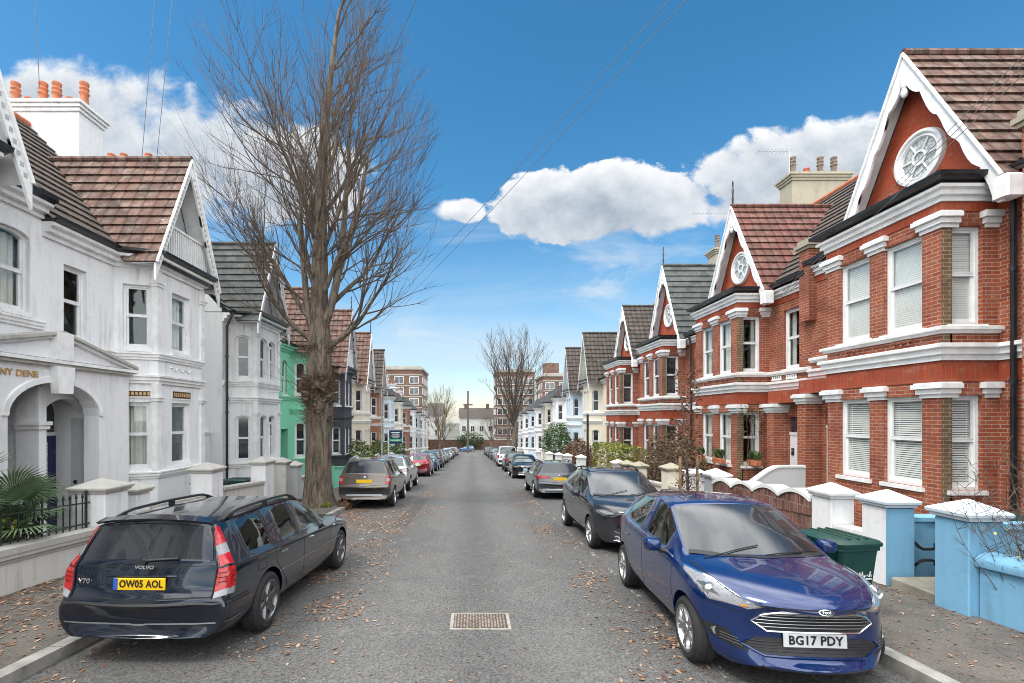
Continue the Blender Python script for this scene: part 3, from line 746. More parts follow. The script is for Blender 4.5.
VAN = dict(L=4.9, W=1.9, wb=3.0, fo=.9, R=.33, st=[
 (0.00,.30,.70,.28,.5,.75,.62,.84,.86), (.08,.26,.84,.22,.5,.85,.74,.95,.97), (.35,.2,.93,.2,.55,.98,.8,1.06,1.09), (.75,.14,.95,.2,.6,1.06,.84,1.13,1.16),
 (1.0,.14,.95,.2,.6,1.09,.83,1.2,1.25), (1.55,.1,.95,.2,.6,1.14,.77,1.78,1.84), (1.95,.03,.95,.2,.6,1.15,.76,1.88,1.95), (2.1,0,.95,.2,.6,1.15,.76,1.89,1.96), (3.0,0,.95,.2,.6,1.16,.76,1.9,1.97),
 (4.4,0,.95,.2,.6,1.16,.755,1.89,1.96), (4.72,-.03,.94,.22,.6,1.16,.74,1.83,1.9), (4.80,-.04,.93,.25,.6,1.16,.80,1.18,1.19), (4.84,-.05,.92,.25,.55,.8,.85,.84,.84), (4.9,-.06,.9,.3,.5,.6,.8,.64,.64)],
 ws=(4,5), sides=[(5,6),(7,8)], rear=(10,11))
NR = 9
def ring_pts(st, W, L):
    s, b, w, zb, zm, zs, wt, zts, ztc = st; h = W/2
    P = [(0, zb), (.80*w, zb), (.965*w, zb+.09), (w, zm), (.985*w, zs-.055), (max(.945*w, wt+.01), zs), (wt, zts), (.62*wt, zts+(ztc-zts)*.72), (0, ztc)]
    out = []
    for x, z in P: out.append((x, L/2 - (s + b*(x/h)**2), z))
    return out + [(-x, y, z) for x, y, z in reversed(out[1:-1])]
SHELLS = {}
def shell(T, key, sc=(1,1,1), R=None, lift=0, detail=True):
    if key in SHELLS: return SHELLS[key]
    L, W = T['L'], T['W']; R = R or T['R']
    bm = bmesh.new(); cl = bm.edges.layers.float.new('crease_edge'); rings = []
    for st in T['st']:
        rings.append([bm.verts.new((x*sc[0], y*sc[1], z*sc[2]+lift)) for x, y, z in ring_pts(st, W, L)])
    n = len(rings[0])
    def isg(i, j):
        r = j if j < NR-1 else n-1-j                        # row interval
        a, b = T['ws']
        if a <= i < b and r in (6, 7): return 1
        a, b = T['rear']
        if a <= i < b and r in (6, 7): return 3
        if r == 5:
            for a, b in T['sides']:
                if a <= i < b: return 2
        return 0
    for i in range(len(rings)-1):
        for j in range(n):
            k = (j+1) % n
            f = bm.faces.new((rings[i][j], rings[i+1][j], rings[i+1][k], rings[i][k])); f.material_index = isg(i, j)
    for rg, fl in ((rings[0], 0), (rings[-1], 1)):
        for j in range(NR-1):
            a = [rg[j], rg[j+1]]; b = [rg[(n-j-1) % n], rg[(n-j) % n]]
            q = a + b
            q = [v for i_, v in enumerate(q) if v not in q[:i_]]
            if len(q) >= 3:
                f = bm.faces.new(q if not fl else q[::-1])
    bmesh.ops.recalc_face_normals(bm, faces=bm.faces)
    for i, rg in enumerate(rings):
        for j in range(n):
            r = min(j, n-j)
            if i+1 < len(rings):
                e = bm.edges.get((rg[j], rings[i+1][j]))
                if e and r in (4, 5): e[cl] = .5
                if e and r == 6 and i >= T['ws'][0]: e[cl] = .45
                if e and r == 1: e[cl] = .6
            e = bm.edges.get((rg[j], rg[(j+1) % n]))
            if e:
                rr = j if j < NR-1 else n-1-j
                if i in (T['rear'][0], T['rear'][1], T['ws'][0]) and rr >= 5: e[cl] = .55
                if i in (T['ws'][1],) and rr >= 6: e[cl] = .4
    me = bpy.data.meshes.new('cage'); bm.to_mesh(me); bm.free()
    ob = bpy.data.objects.new('cage', me); COL.objects.link(ob)
    for m in ('car_dark', 'screen_glass', 'car_glass', 'car_glass_dark', 'plastic_black', 'under_black'): me.materials.append(MT[m])
    sm = ob.modifiers.new('s', 'SUBSURF'); sm.levels = 2; sm.render_levels = 2
    dg = bpy.context.evaluated_depsgraph_get(); dg.update()
    m2 = bpy.data.meshes.new_from_object(ob.evaluated_get(dg)); bpy.data.objects.remove(ob)
    bm = bmesh.new(); bm.from_mesh(m2)
    bvh = BVHTree.FromBMesh(bm)
    for k in (1, 2, 3):
        fs = [f for f in bm.faces if f.material_index == k]
        old = set(fs)
        if fs:
            bmesh.ops.inset_region(bm, faces=fs, thickness=.02, depth=-.004, use_even_offset=True, use_boundary=True)
            ringf = [f for f in bm.faces if f.material_index == k and f not in old]
            for f in ringf: f.material_index = 4
    bm.to_mesh(m2); bm.free()
    ob = bpy.data.objects.new('tmp', m2); COL.objects.link(ob)
    axles = [(L/2-T['fo'])*sc[1], (L/2-T['fo']-T['wb'])*sc[1]]
    cuts = []
    cm = MB(); hw = W/2*sc[0]
    for ya in axles:
        for s in (-1, 1):
            cm.lathe([(0.001, -.17), (R+.052, -.17), (R+.052, .3), (0.001, .3)], 40, 'under_black', (s*(hw-.1) if s > 0 else s*(hw-.1), ya, R), axis='x', smooth=False) if s > 0 else cm.lathe([(0.001, -.3), (R+.052, -.3), (R+.052, .17), (0.001, .17)], 40, 'under_black', (s*(hw-.1), ya, R), axis='x', smooth=False)
    cme = bpy.data.meshes.new('cut'); cme.from_pydata(cm.v, [], cm.f)
    b2 = bmesh.new(); b2.from_mesh(cme); bmesh.ops.remove_doubles(b2, verts=b2.verts, dist=.002); bmesh.ops.recalc_face_normals(b2, faces=b2.faces); b2.to_mesh(cme); b2.free()
    for m in ('car_dark', 'screen_glass', 'car_glass', 'car_glass_dark', 'plastic_black', 'under_black'): cme.materials.append(MT[m])
    for p in cme.polygons: p.material_index = 5
    co = bpy.data.objects.new('cut', cme); COL.objects.link(co)
    bo = ob.modifiers.new('b', 'BOOLEAN'); bo.operation = 'DIFFERENCE'; bo.object = co; bo.solver = 'EXACT'
    dg = bpy.context.evaluated_depsgraph_get(); dg.update()
    m3 = bpy.data.meshes.new_from_object(ob.evaluated_get(dg)); bpy.data.objects.remove(ob); bpy.data.objects.remove(co)
    bm = bmesh.new(); bm.from_mesh(m3)
    out = {}
    for name, ids in (('body', (0, 4, 5)), ('windscreen', (1,)), ('side_window', (2,)), ('rear_window', (3,))):
        b = bm.copy(); bmesh.ops.delete(b, geom=[f for f in b.faces if f.material_index not in ids], context='FACES')
        if name == 'body':
            zlim = .5*sc[2]
            src = [f for f in b.faces if f.material_index in (0, 4) and f.calc_center_median().z > zlim]
            lim = L/2*sc[1]
            b.normal_update()
            vm = {}
            for f in src:
                q = []
                for v in f.verts:
                    if v not in vm: vm[v] = (v.co - v.normal*.022).copy()
                    q.append(vm[v])
                nf = b.faces.new([b.verts.new(p) for p in reversed(q)]); nf.material_index = 5
            for f in b.faces: f.smooth = True
        else:
            for f in b.faces: f.smooth = True
        if name == 'side_window':                           # one object per pane
            b.faces.ensure_lookup_table(); left = set(b.faces); panes = []
            while left:
                st = [left.pop()]; isl = [st[0]]
                while st:
                    f = st.pop()
                    for e in f.edges:
                        for h in e.link_faces:
                            if h in left: left.remove(h); st.append(h); isl.append(h)
                panes.append([[v.co.copy() for v in f.verts] for f in isl])
            lst = []
            for fl in panes:
                mb = MB()
                for f in fl: mb.poly(f, 'car_glass', True)
                lst.append(mb.mesh('side_window'))
            out[name] = lst; b.free(); continue
        me = bpy.data.meshes.new(name); b.to_mesh(me); b.free()
        me.materials.clear()
        for m in ('car_dark', 'screen_glass', 'car_glass', 'car_glass_dark', 'plastic_black', 'under_black'): me.materials.append(MT[m])
        me.set_sharp_from_angle(angle=math.radians(35))
        out[name] = me
    bm.free()
    out['bvh'] = bvh; out['axles'] = axles; out['R'] = R; out['hw'] = hw; out['sc'] = sc; out['lift'] = lift; out['L'] = L; out['W'] = W
    SHELLS[key] = out
    return out

class Det:                                                  # details snapped to a body surface
    def __init__(s, sh): s.sh = sh; s.b = sh['bvh']; s.L = sh['L']; s.sc = sh['sc']
    def P(s, p): return Vector((p[0]*s.sc[0], (s.L/2-p[1])*s.sc[1], p[2]*s.sc[2]+s.sh['lift']))
    def cast(s, p, n):
        for k in (.25, .12, .5):
            h = s.b.ray_cast(p + n*k, -n, k+.4)
            if h[0] is not None and h[1].dot(n) > .15: return h[0], h[1]
        h = s.b.find_nearest(p); return h[0], h[1]
    def hit(s, p, side, sx=1):
        if side is True: return s.cast(Vector((sx*1.0, p.y, p.z)), Vector((sx, 0, 0)))
        if side in ('front', 'rear'):
            k = 1 if side == 'front' else -1; h = s.b.ray_cast(Vector((p.x, 5*k, p.z)), Vector((0, -k, 0)))
            if h[0] is not None: return h[0], h[1]
        return s.b.find_nearest(p)[:2]
    def patch(s, mb, pts, mat, off=.006, cell=.05, sx=1, side=None):
        pts = [s.P((p[0]*sx, p[1], p[2])) for p in pts]
        if sx < 0: pts = pts[::-1]
        pts = [s.hit(p, side, sx)[0] for p in pts]
        c = sum(pts, Vector())/len(pts); n = Vector()
        for i in range(len(pts)): n += (pts[i]-c).cross(pts[(i+1) % len(pts)]-c)
        n.normalize()
        if side in ('front', 'rear'): n = Vector((0, 1 if side == 'front' else -1, 0)) if n.length else n
        h = s.b.find_nearest(c)
        if n.dot(h[1]) < 0: n = -n; pts = pts[::-1]
        u = n.orthogonal().normalized(); w = n.cross(u)
        bm = bmesh.new()
        vs = [bm.verts.new(((p-c).dot(u), (p-c).dot(w), 0)) for p in pts]
        try: bm.faces.new(vs)
        except ValueError: bm.free(); return
        bmesh.ops.triangulate(bm, faces=bm.faces[:])
        for ax in (0, 1):
            lo = min(v.co[ax] for v in bm.verts); hi = max(v.co[ax] for v in bm.verts); k = lo+cell
            while k < hi:
                nn = [0,0,0]; nn[ax] = 1; cc = [0,0,0]; cc[ax] = k
                bmesh.ops.bisect_plane(bm, geom=bm.verts[:]+bm.edges[:]+bm.faces[:], plane_co=cc, plane_no=nn); k += cell
        P3 = {}
        for v in bm.verts:
            p = c + u*v.co.x + w*v.co.y; q, nq = s.cast(p, n); P3[v] = q + n*off
        base = len(mb.v); idx = {v: i for i, v in enumerate(bm.verts)}
        allv = [P3[v] for v in bm.verts]; low = [p - n*(off+.012) for p in allv]; m = len(allv)
        fs = []; fup = bm.faces[:]
        for f in fup:
            q = [idx[v] for v in f.verts]
            if f.normal.z < 0: q = q[::-1]
            fs.append(q)
        for e in bm.edges:
            if len(e.link_faces) == 1:
                a, b = idx[e.verts[0]], idx[e.verts[1]]
                f = e.link_faces[0]; q = [idx[v] for v in f.verts]
                if f.normal.z < 0: q = q[::-1]
                i = q.index(a)
                if q[(i+1) % len(q)] == b: fs.append([b, a, a+m, b+m])
                else: fs.append([a, b, b+m, a+m])
        mb.faces(allv+low, fs, mat, True); bm.free()
    def line(s, mb, pts, width, mat, off=.003, side=False, sx=1, step=.04):
        P = [s.P((p[0]*sx, p[1], p[2])) for p in pts]; R_ = []
        for a, b in zip(P[:-1], P[1:]):
            k = max(1, int((b-a).length/step))
            R_ += [a.lerp(b, i/k) for i in range(k)]
        R_.append(P[-1]); Q = []
        for p in R_:
            h = s.hit(p, side, sx)
            Q.append(h)
        A = []; B = []
        for i, (p, n) in enumerate(Q):
            d = (Q[min(i+1, len(Q)-1)][0]-Q[max(i-1, 0)][0]).normalized(); w = n.cross(d).normalized()
            A.append(p + n*off + w*width/2); B.append(p + n*off - w*width/2)
        for i in range(len(Q)-1): mb.poly([B[i], B[i+1], A[i+1], A[i]], mat, True)
    def tube(s, mb, pts, r, mat, off=0, sx=1, n=6, side=False, step=.05):
        P = [s.P((p[0]*sx, p[1], p[2])) for p in pts]; R_ = []
        for a, b in zip(P[:-1], P[1:]):
            k = max(1, int((b-a).length/step)); R_ += [a.lerp(b, i/k) for i in range(k)]
        R_.append(P[-1]); Q = []
        for p in R_:
            h = s.hit(p, side, sx)
            Q.append(h[0]+h[1]*off)
        mb.tube(Q, r, n, mat)

WHEELS = {}
def wheel_mesh(R, w, spokes, rimm, double=False):
    k = (R, w, spokes, rimm, double)
    if k in WHEELS: return WHEELS[k]
    rr = R*.69
    t = MB(); t.lathe([(rr-.01,-w/2+.02),(rr,-w/2),(R*.86,-w/2-.006),(R*.95,-w/2+.008),(R,-w/2+.03),(R,-.004),(R-.008,0),(R,.004),(R,w/2-.03),(R*.95,w/2-.008),(R*.86,w/2+.006),(rr,w/2),(rr-.01,w/2-.02)], 40, 'rubber', axis='x')
    for yy in (-.05, .05): t.lathe([(R+.001,yy-.006),(R-.006,yy-.004),(R-.006,yy+.004),(R+.001,yy+.006)], 40, 'under_black', axis='x')
    r = MB(); o = w/2
    r.lathe([(rr-.012,o-.03),(rr+.006,o-.004),(rr+.012,o+.003),(rr+.004,o+.008),(rr-.014,o+.002),(rr-.03,o-.035),(rr-.035,-o+.02)], 40, rimm, axis='x')
    r.lathe([(rr-.02,o-.09),(0,o-.075)], 30, 'under_black', axis='x')
    r.lathe([(rr*.72,o-.068),(rr*.72,o-.06),(rr*.2,o-.06)], 30, 'steel', axis='x')
    r.lathe([(.075,o-.06),(.07,o-.022),(.045,o-.016),(.04,o-.008),(0,o-.006)], 20, rimm, axis='x')
    for i in range(spokes):
        for dd in ((-.13, .13) if double else (0,)):
            a0 = 2*PI*i/spokes; a1 = a0 + dd*1.25; a0 = a0 + dd*.6
            wid0, wid1 = (.030, .022) if double else (.046, .034)
            pts = []
            for rad, aa, wd, ox in ((.05, a0, wid0, o-.022), (rr*.6, (a0+a1)/2, (wid0+wid1)/2, o-.012), (rr-.005, a1, wid1*1.25, o-.004)):
                c = Vector((0, math.cos(aa), math.sin(aa))); q = Vector((0, -math.sin(aa), math.cos(aa)))
                ce = c*rad
                pts.append([ce+q*wd+Vector((ox-.03,0,0)), ce+q*wd*.7+Vector((ox,0,0)), ce-q*wd*.7+Vector((ox,0,0)), ce-q*wd+Vector((ox-.03,0,0))])
            r.loft(pts, rimm, True, True)
    WHEELS[k] = (t.mesh('wheel', 30), r.mesh('rim', 35)); return WHEELS[k]

def add_wheels(root, sh, spokes, rimm, double=False, w=.205, steer=0):
    tm, rm = wheel_mesh(sh['R'], w, spokes, rimm, double)
    for i, ya in enumerate(sh['axles']):
        for s in (1, -1):
            rz = (0 if s > 0 else PI) + (steer if i == 0 else 0)
            o = link('wheel', tm, root, (s*(sh['hw']-w/2-.012), ya, sh['R']), (RN.uniform(0, 1.2) if s > 0 else RN.uniform(0, 1.2), 0, rz))
            link('rim', rm, o)
def mirrors(root, sh, x, s_, z, paint):
    for sx in (1, -1):
        mb = MB(); D = Det(sh); c = D.P((x*sx, s_, z))
        prof = []
        for t, a, b in ((-.075,.02,.02),(-.06,.075,.06),(-.01,.10,.078),(.035,.098,.076)):
            prof.append([(c.x + sx*a*math.copysign(abs(math.cos(q))**.6, math.cos(q)), c.y - t, c.z + b*math.copysign(abs(math.sin(q))**.6, math.sin(q)) + .0) for q in [2*PI*k/20 for k in range(20)]])
        prof = [r if sx > 0 else r for r in prof]
        mb.loft(prof, paint, True, False, smooth=True); mb.poly(prof[-1][::-1], 'mirror_glass')
        mb.tube([c+Vector((-sx*.06,.0,-.05)), c+Vector((-sx*.17,.03,-.085))], .028, 8, 'plastic_black')
        mb.build('mirror', root)
def plate(root, D, y_s, z, front, mat, txt=None, size=.085, sx=1., tilt=0, blue=False, x=0):
    mb = MB(); mb.rbox(-.26, .26, -.008, .008, -.056, .056, mat, .004)
    p = D.P((x, y_s, z)); rz = PI if front else 0
    if blue: mb.box(-.26, -.215, -.0105, -.0085, -.056, .056, 'plate_blue')
    o = mb.build('number_plate', root, p, (tilt, 0, rz))
    if txt:
        me = text_mesh(txt, size, 'plate_black', .018, .002, sx)
        q = link('lettering', me, o, (.02 if blue else 0, -.0115, -.0), (PI/2, 0, 0))
    return o
def seats(root, sh, rows=((.42, 1.75), (.40, 2.75)), rhd=True):
    D = Det(sh)
    for zz, s_ in rows:
        for sx in (-1, 1):
            mb = MB(); c = D.P((sx*.36, s_, .35))
            def L3(o, prof):
                mb.loft([[(c.x+x*w, c.y-y_, z) for x, z in ()] for y_, w in ()], 'seat_cloth') if False else None
            mb.rbox(c.x-.25, c.x+.25, c.y-.28, c.y+.28, .35*sh['sc'][2], .52*sh['sc'][2], 'seat_cloth', .05)
            h = 1.02*sh['sc'][2]
            a = [(c.x+q*.25, c.y-.22, .45*sh['sc'][2]) for q in (-1, 1)]; b = [(c.x+q*.21, c.y-.40, h) for q in (-1, 1)]
            mb.loft([[a[0], a[1], (a[1][0], a[1][1]-.14, a[1][2]), (a[0][0], a[0][1]-.14, a[0][2])], [(b[0][0]-.03, b[0][1]+.1, h-.15), (b[1][0]+.03, b[1][1]+.1, h-.15), (b[1][0]+.03, b[1][1]-.05, h-.15), (b[0][0]-.03, b[0][1]-.05, h-.15)], [b[0], b[1], (b[1][0], b[1][1]-.08, h), (b[0][0], b[0][1]-.08, h)]], 'seat_cloth', True, True, smooth=True)
            mb.rbox(c.x-.13, c.x+.13, c.y-.48, c.y-.39, h+.04, h+.20, 'seat_cloth', .03)
            mb.build('car_seat', root)
    mb = MB(); c = D.P((0, T_COWL[0]+.22, .86)); w = sh['hw']*.84
    mb.rbox(-w, w, c.y-.22, c.y+.22, c.z-.2, c.z+.03, 'plastic_black', .06); mb.build('dashboard', root)
    mb = MB(); x = .36 if rhd else -.36
    mb2 = [Vector((x+.175*math.cos(q), c.y-.32+.07*math.sin(q), c.z+.02+.165*math.sin(q))) for q in [2*PI*k/20 for k in range(21)]]
    mb.tube(mb2, .016, 6, 'plastic_black', cap=False); mb.tube([(x-.17,c.y-.32,c.z+.02),(x+.17,c.y-.32,c.z+.02)], .018, 6, 'plastic_black'); mb.build('steering_wheel', root)
T_COWL = [1.1]

def base_car(name, T, key, paint, sc=(1,1,1), R=None, lift=0, glass=None, inside=True):
    sh = shell(T, key, sc, R, lift)
    root = empty('parked_car', (0,0,0))
    me = sh['body'].copy(); me.materials[0] = MT[paint]
    link('body', me, root)
    def gl(m):
        if not glass: return m
        c = m.copy(); c.materials.clear(); c.materials.append(MT[glass]); 
        for p in c.polygons: p.material_index = 0
        return c
    link('windscreen', gl(sh['windscreen']), root); link('rear_window', gl(sh['rear_window']), root)
    for p in sh['side_window']: link('side_window', gl(p), root)
    if inside:
        T_COWL[0] = T['st'][T['ws'][0]][0]
        k = T['L']/3.97
        seats(root, sh, ((.42, 1.95*k), (.4, 2.85*k)))
    return root, sh, Det(sh)
def mk(D, root, name, fn):
    for sx in (1, -1):
        mb = MB(); fn(mb, sx); mb.build(name, root)

def hatch(paint, face='a', key='hatch', sc=(1,1,1), R=None, lift=0, rails=False, rim='alloy', front_txt=None, rear_txt=None, far=False, spokes=5, double=True, plates=True):
    root, sh, D = base_car('hatch', HATCH, key, paint, sc, R, lift, 'car_glass_dark' if far else None, not far)
    add_wheels(root, sh, spokes, rim, double)
    mirrors(root, sh, .955, 1.50, 1.0, paint)
    if face == 'a':
        def hl(mb, sx):
            D.patch(mb, [(.46,.08,.712),(.58,.13,.672),(.80,.46,.715),(.85,.92,.885),(.80,1.0,.925),(.68,.60,.882),(.57,.22,.80)], 'chrome', .004, .05, sx)
            D.patch(mb, [(.49,.10,.720),(.59,.15,.688),(.785,.46,.732),(.835,.88,.878),(.80,.95,.905),(.69,.58,.866),(.58,.23,.785)], 'lens_clear', .008, .04, sx)
            D.patch(mb, [(.70,.40,.765),(.775,.50,.785),(.80,.66,.83),(.74,.60,.83)], 'lens_dark', .010, .04, sx)
            c = D.cast(D.P((.745*sx,.50,.795)), Vector((.6*sx,.7,.35)).normalized())
            mb.lathe([(0,.02),(.035,.016),(.05,.004),(.062,.012),(.066,-.01)], 20, 'lamp_reflector', c[0]-Vector((0,.005,0)), axis='y')
            D.patch(mb, [(.565,.16,.72),(.60,.18,.71),(.63,.24,.735),(.60,.22,.75)], 'lens_amber', .011, .03, sx)
        mk(D, root, 'headlight', hl)
        def fog(mb, sx):
            D.patch(mb, [(.57,.15,.36),(.80,.46,.40),(.83,.55,.50),(.72,.30,.49)], 'plastic_black', .004, .04, sx)
            for q in range(3): D.line(mb, [(.60+.03*q,.2,.385+.025*q),(.76,.36,.40+.025*q)], .006, 'steel', .010, sx=sx)
            c = D.hit(D.P((.715*sx,.3,.445)), 'front')
            mb.lathe([(0,.004),(.026,.003),(.030,.010),(.037,.009),(.039,-.03)], 20, 'lamp_reflector', c[0]-Vector((.0,.012,0)), axis='y')
        mk(D, root, 'fog_lamp', fog)
        mb = MB(); FR = 'front'
        GO = [(-.31,0,.706),(.31,0,.706),(.43,0,.665),(.495,0,.605),(.38,0,.525),(-.38,0,.525),(-.495,0,.605),(-.43,0,.665)]
        D.patch(mb, GO, 'plastic_black', .004, .06, side=FR)
        D.tube(mb, GO+[GO[0]], .010, 'chrome', .006, side=FR)
        for z, w in ((.680,.38),(.652,.43),(.622,.465),(.592,.47),(.562,.43)): D.tube(mb, [(-w,0,z),(0,0,z+.003),(w,0,z)], .0042, 'steel', .009, side=FR)
        mb.build('grille', root)
        mb = MB(); GL = [(-.46,0,.47),(.46,0,.47),(.56,0,.40),(.40,0,.33),(-.40,0,.33),(-.56,0,.40)]
        D.patch(mb, GL, 'plastic_black', .004, .06, side=FR)
        for z, w in ((.36,.44),(.385,.5),(.41,.52),(.435,.5)): D.tube(mb, [(-w,0,z),(0,0,z),(w,0,z)], .005, 'plastic_black', .006, side=FR)
        D.tube(mb, [(.52,0,.455),(.575,0,.40),(.42,0,.322),(-.42,0,.322),(-.575,0,.40),(-.52,0,.455)], .012, paint, .006, side=FR)
        mb.build('lower_grille', root)
        mb = MB(); D.patch(mb, [(-.60,.1,.27),(.60,.1,.27),(.5,.03,.235),(-.5,.03,.235)], 'plastic_black', .006, .06); mb.build('air_dam', root)
        mb = MB(); c = D.cast(D.P((0,.02,.765)), Vector((0,.8,.6)).normalized())
        def ov(a, b, y): return [c[0] + Vector((a*math.cos(q), 0, 0)) + Vector((0,-.6,.8))*b*math.sin(q) + c[1]*y for q in [2*PI*k/24 for k in range(24)]]
        mb.loft([ov(.062,.027,-.004), ov(.062,.027,.006), ov(.054,.021,.009)], 'chrome', True, False); mb.poly(ov(.054,.021,.009), 'car_navy'); b = mb.build('badge', root)
        t = text_mesh('Ford', .034, 'chrome', .01, .001); 
        nrm = c[1]; rt = Vector((-1,0,0)); up = nrm.cross(rt).normalized(); mt = Matrix((rt, up, nrm)).transposed().to_4x4(); mt.translation = c[0]+nrm*.0105
        q = link('badge_lettering', t, b); q.matrix_local = mt
    else:
        def hl(mb, sx):
            D.patch(mb, [(.40,.05,.725),(.56,.10,.69),(.74,.33,.70),(.82,.56,.78),(.74,.44,.84),(.56,.14,.80),(.41,.07,.775)], 'lens_dark', .005, .05, sx)
            D.patch(mb, [(.60,.16,.715),(.72,.31,.72),(.79,.48,.785),(.72,.38,.82),(.60,.18,.785)], 'lens_clear', .009, .05, sx)
            D.patch(mb, [(.43,.07,.735),(.55,.10,.715),(.55,.11,.78),(.44,.08,.765)], 'lens_clear', .009, .05, sx)
            D.line(mb, [(.42,.06,.715),(.56,.1,.685),(.74,.33,.692),(.81,.52,.765)], .014, 'lamp_reflector', .012, sx=sx)
        mk(D, root, 'headlight', hl)
        mb = MB(); D.patch(mb, [(-.42,.02,.775),(.42,.02,.775),(.42,.02,.715),(-.42,.02,.715)], 'plastic_black', .004, .06)
        for z in (.732,.760): D.tube(mb, [(-.42,.02,z),(0,0,z),(.42,.02,z)], .008, 'chrome', .006)
        c = D.cast(D.P((0,0,.755)), Vector((0,1,.2)).normalized()); mb.lathe([(.045,.0),(.05,.012),(.04,.014),(.036,.008),(0,.008)], 20, 'chrome', c[0], axis='y')
        mb.build('grille', root)
        mb = MB(); D.patch(mb, [(-.62,.06,.47),(.62,.06,.47),(.72,.22,.33),(.5,.04,.28),(-.5,.04,.28),(-.72,.22,.33)], 'plastic_black', .004, .06)
        for z in (.33,.38,.43): D.line(mb, [(-.6,.08,z),(0,0,z),(.6,.08,z)], .012, 'steel', .008)
        D.tube(mb, [(-.66,.1,.272),(0,0,.25),(.66,.1,.272)], .010, 'steel', .006)
        mb.build('lower_grille', root)
    mb = MB()
    for sx in (1, -1): D.line(mb, [(.55,.12,.745),(.62,.30,.835),(.70,.62,.90),(.735,1.0,.95)], .012, 'under_black', .003, sx=sx); D.line(mb, [(.60,.16,.672),(.80,.52,.70),(1,.55,.62)] if False else [(.62,.2,.66),(.80,.50,.70)], .008, 'under_black', .003, sx=sx)
    D.line(mb, [(-.55,.12,.745),(-.3,.04,.765),(0,.02,.775),(.3,.04,.765),(.55,.12,.745)], .012, 'under_black', .003)
    mb.build('bonnet_seam', root)
    sides(root, D, [(1.20, 2.31, 3.06)], .93)
    if rails: roof_rails(root, D, .55, 1.95, 3.4)
    for sx in (1, -1):
        mb = MB(); D.tube(mb, [(.82,1.26,.925),(.83,1.7,.965),(.82,2.3,.992),(.81,3.0,1.03),(.78,3.3,1.065)], .009, 'chrome', .004, sx); mb.build('window_trim', root)
    # rear
    def tl(mb, sx): D.patch(mb, [(.60,3.80,1.0),(.74,3.66,1.06),(.80,3.55,1.0),(.80,3.62,.84),(.68,3.86,.80),(.58,3.92,.86)], 'lens_red', .008, .05, sx); D.patch(mb, [(.62,3.88,.90),(.74,3.74,.92),(.76,3.74,.87),(.63,3.90,.86)], 'lens_clear', .011, .05, sx)
    mk(D, root, 'tail_light', tl)
    mb = MB(); D.patch(mb, [(-.7,3.82,.40),(.7,3.82,.40),(.62,3.9,.28),(-.62,3.9,.28)], 'plastic_black', .005, .06); D.line(mb, [(-.75,3.72,.60),(0,3.97,.60),(.75,3.72,.60)], .008, 'under_black'); mb.build('rear_valance', root)
    if plates:
        p0 = D.b.ray_cast(Vector((0, 4, .48*sc[2]+lift)), Vector((0,-1,0)))[0]; sF = HATCH['L']/2 - (p0.y+.014)/sc[1]
        plate(root, D, sF, .462 if face == 'a' else .42, True, 'plate_white', front_txt, .105, .92)
        p1 = D.b.ray_cast(Vector((0, -4, .75*sc[2]+lift)), Vector((0,1,0)))[0]; sB = HATCH['L']/2 - (p1.y-.014)/sc[1]
        plate(root, D, sB, .75, False, 'plate_yellow', rear_txt, .105, .92)
    wipers(root, D)
    return root
def wipers(root, D):
    for x0, x1 in ((-.62, -.02), (.0, .60)):
        mb = MB(); s0 = T_COWL[0]; zc = 1.03 if T_COWL[0] < 1.2 else 1.03
        D.tube(mb, [(x1, s0+.02, zc-.02), (x0+.35, s0+.07, zc), (x0, s0+.17, zc+.01)], .0065, 'plastic_black', .009)
        mb.build('wiper', root)
    mb = MB(); D.line(mb, [(-.68,T_COWL[0]+.20,1.0),(-.4,T_COWL[0]+.06,1.0),(0,T_COWL[0]-.02,1.0),(.4,T_COWL[0]+.06,1.0),(.68,T_COWL[0]+.20,1.0)], .06, 'plastic_black', .004); mb.build('scuttle_panel', root)
def sides(root, D, doors, hz, handle_z=.84, strip=None):
    """door seams, handles and sill strips on both flanks"""
    for a, b, c in doors:
        for sx in (1, -1):
            sm = MB()
            D.line(sm, [(1,a,.88),(1,a+.02,.60),(1,a-.02,.42),(1,a+.04,.27)], .007, 'under_black', .002, True, sx)
            D.line(sm, [(1,b,.97),(1,b,.6),(1,b+.01,.27)], .007, 'under_black', .002, True, sx)
            D.line(sm, [(1,c+.12,1.0),(1,c+.10,.75),(1,c-.05,.60),(1,c-.22,.42),(1,c-.30,.27)], .007, 'under_black', .002, True, sx)
            D.line(sm, [(1,a+.04,.27),(1,b,.265),(1,c-.30,.27)], .008, 'under_black', .002, True, sx)
            sm.build('door_seam', root)
        for sx in (1, -1):
            for s_ in (b-.20, c-.06):
                mb = MB(); D.tube(mb, [(1,s_-.09,handle_z),(1,s_,handle_z+.008),(1,s_+.09,handle_z+.004)], .014, 'chrome' if strip != 'dark' else 'plastic_black', .016, sx, side=True); mb.build('door_handle', root)
    for sx in (1, -1): mb = MB(); D.line(mb, [(1,doors[0][0]+.05,.225),(1,doors[0][2]-.25,.225)], .05, 'plastic_black', .004, True, sx); mb.build('sill_strip', root)
def roof_rails(root, D, x, s0, s1, m='plastic_black'):
    for sx in (1, -1):
        mb = MB(); z = 1.45
        base = []
        for k in range(13):
            s_ = s0+(s1-s0)*k/12
            h = D.b.ray_cast(Vector((sx*x*D.sc[0], (D.L/2-s_)*D.sc[1], 3)), Vector((0,0,-1)))
            base.append(h[0] + Vector((0,0,.05*min(1, 4*min(k, 12-k)/6)+.006)))
        mb.tube(base, .017, 8, m)
        for k in (1, 6, 11): mb.box(base[k].x-.016, base[k].x+.016, base[k].y-.04, base[k].y+.04, base[k].z-.07, base[k].z, m)
        mb.build('roof_rail', root)

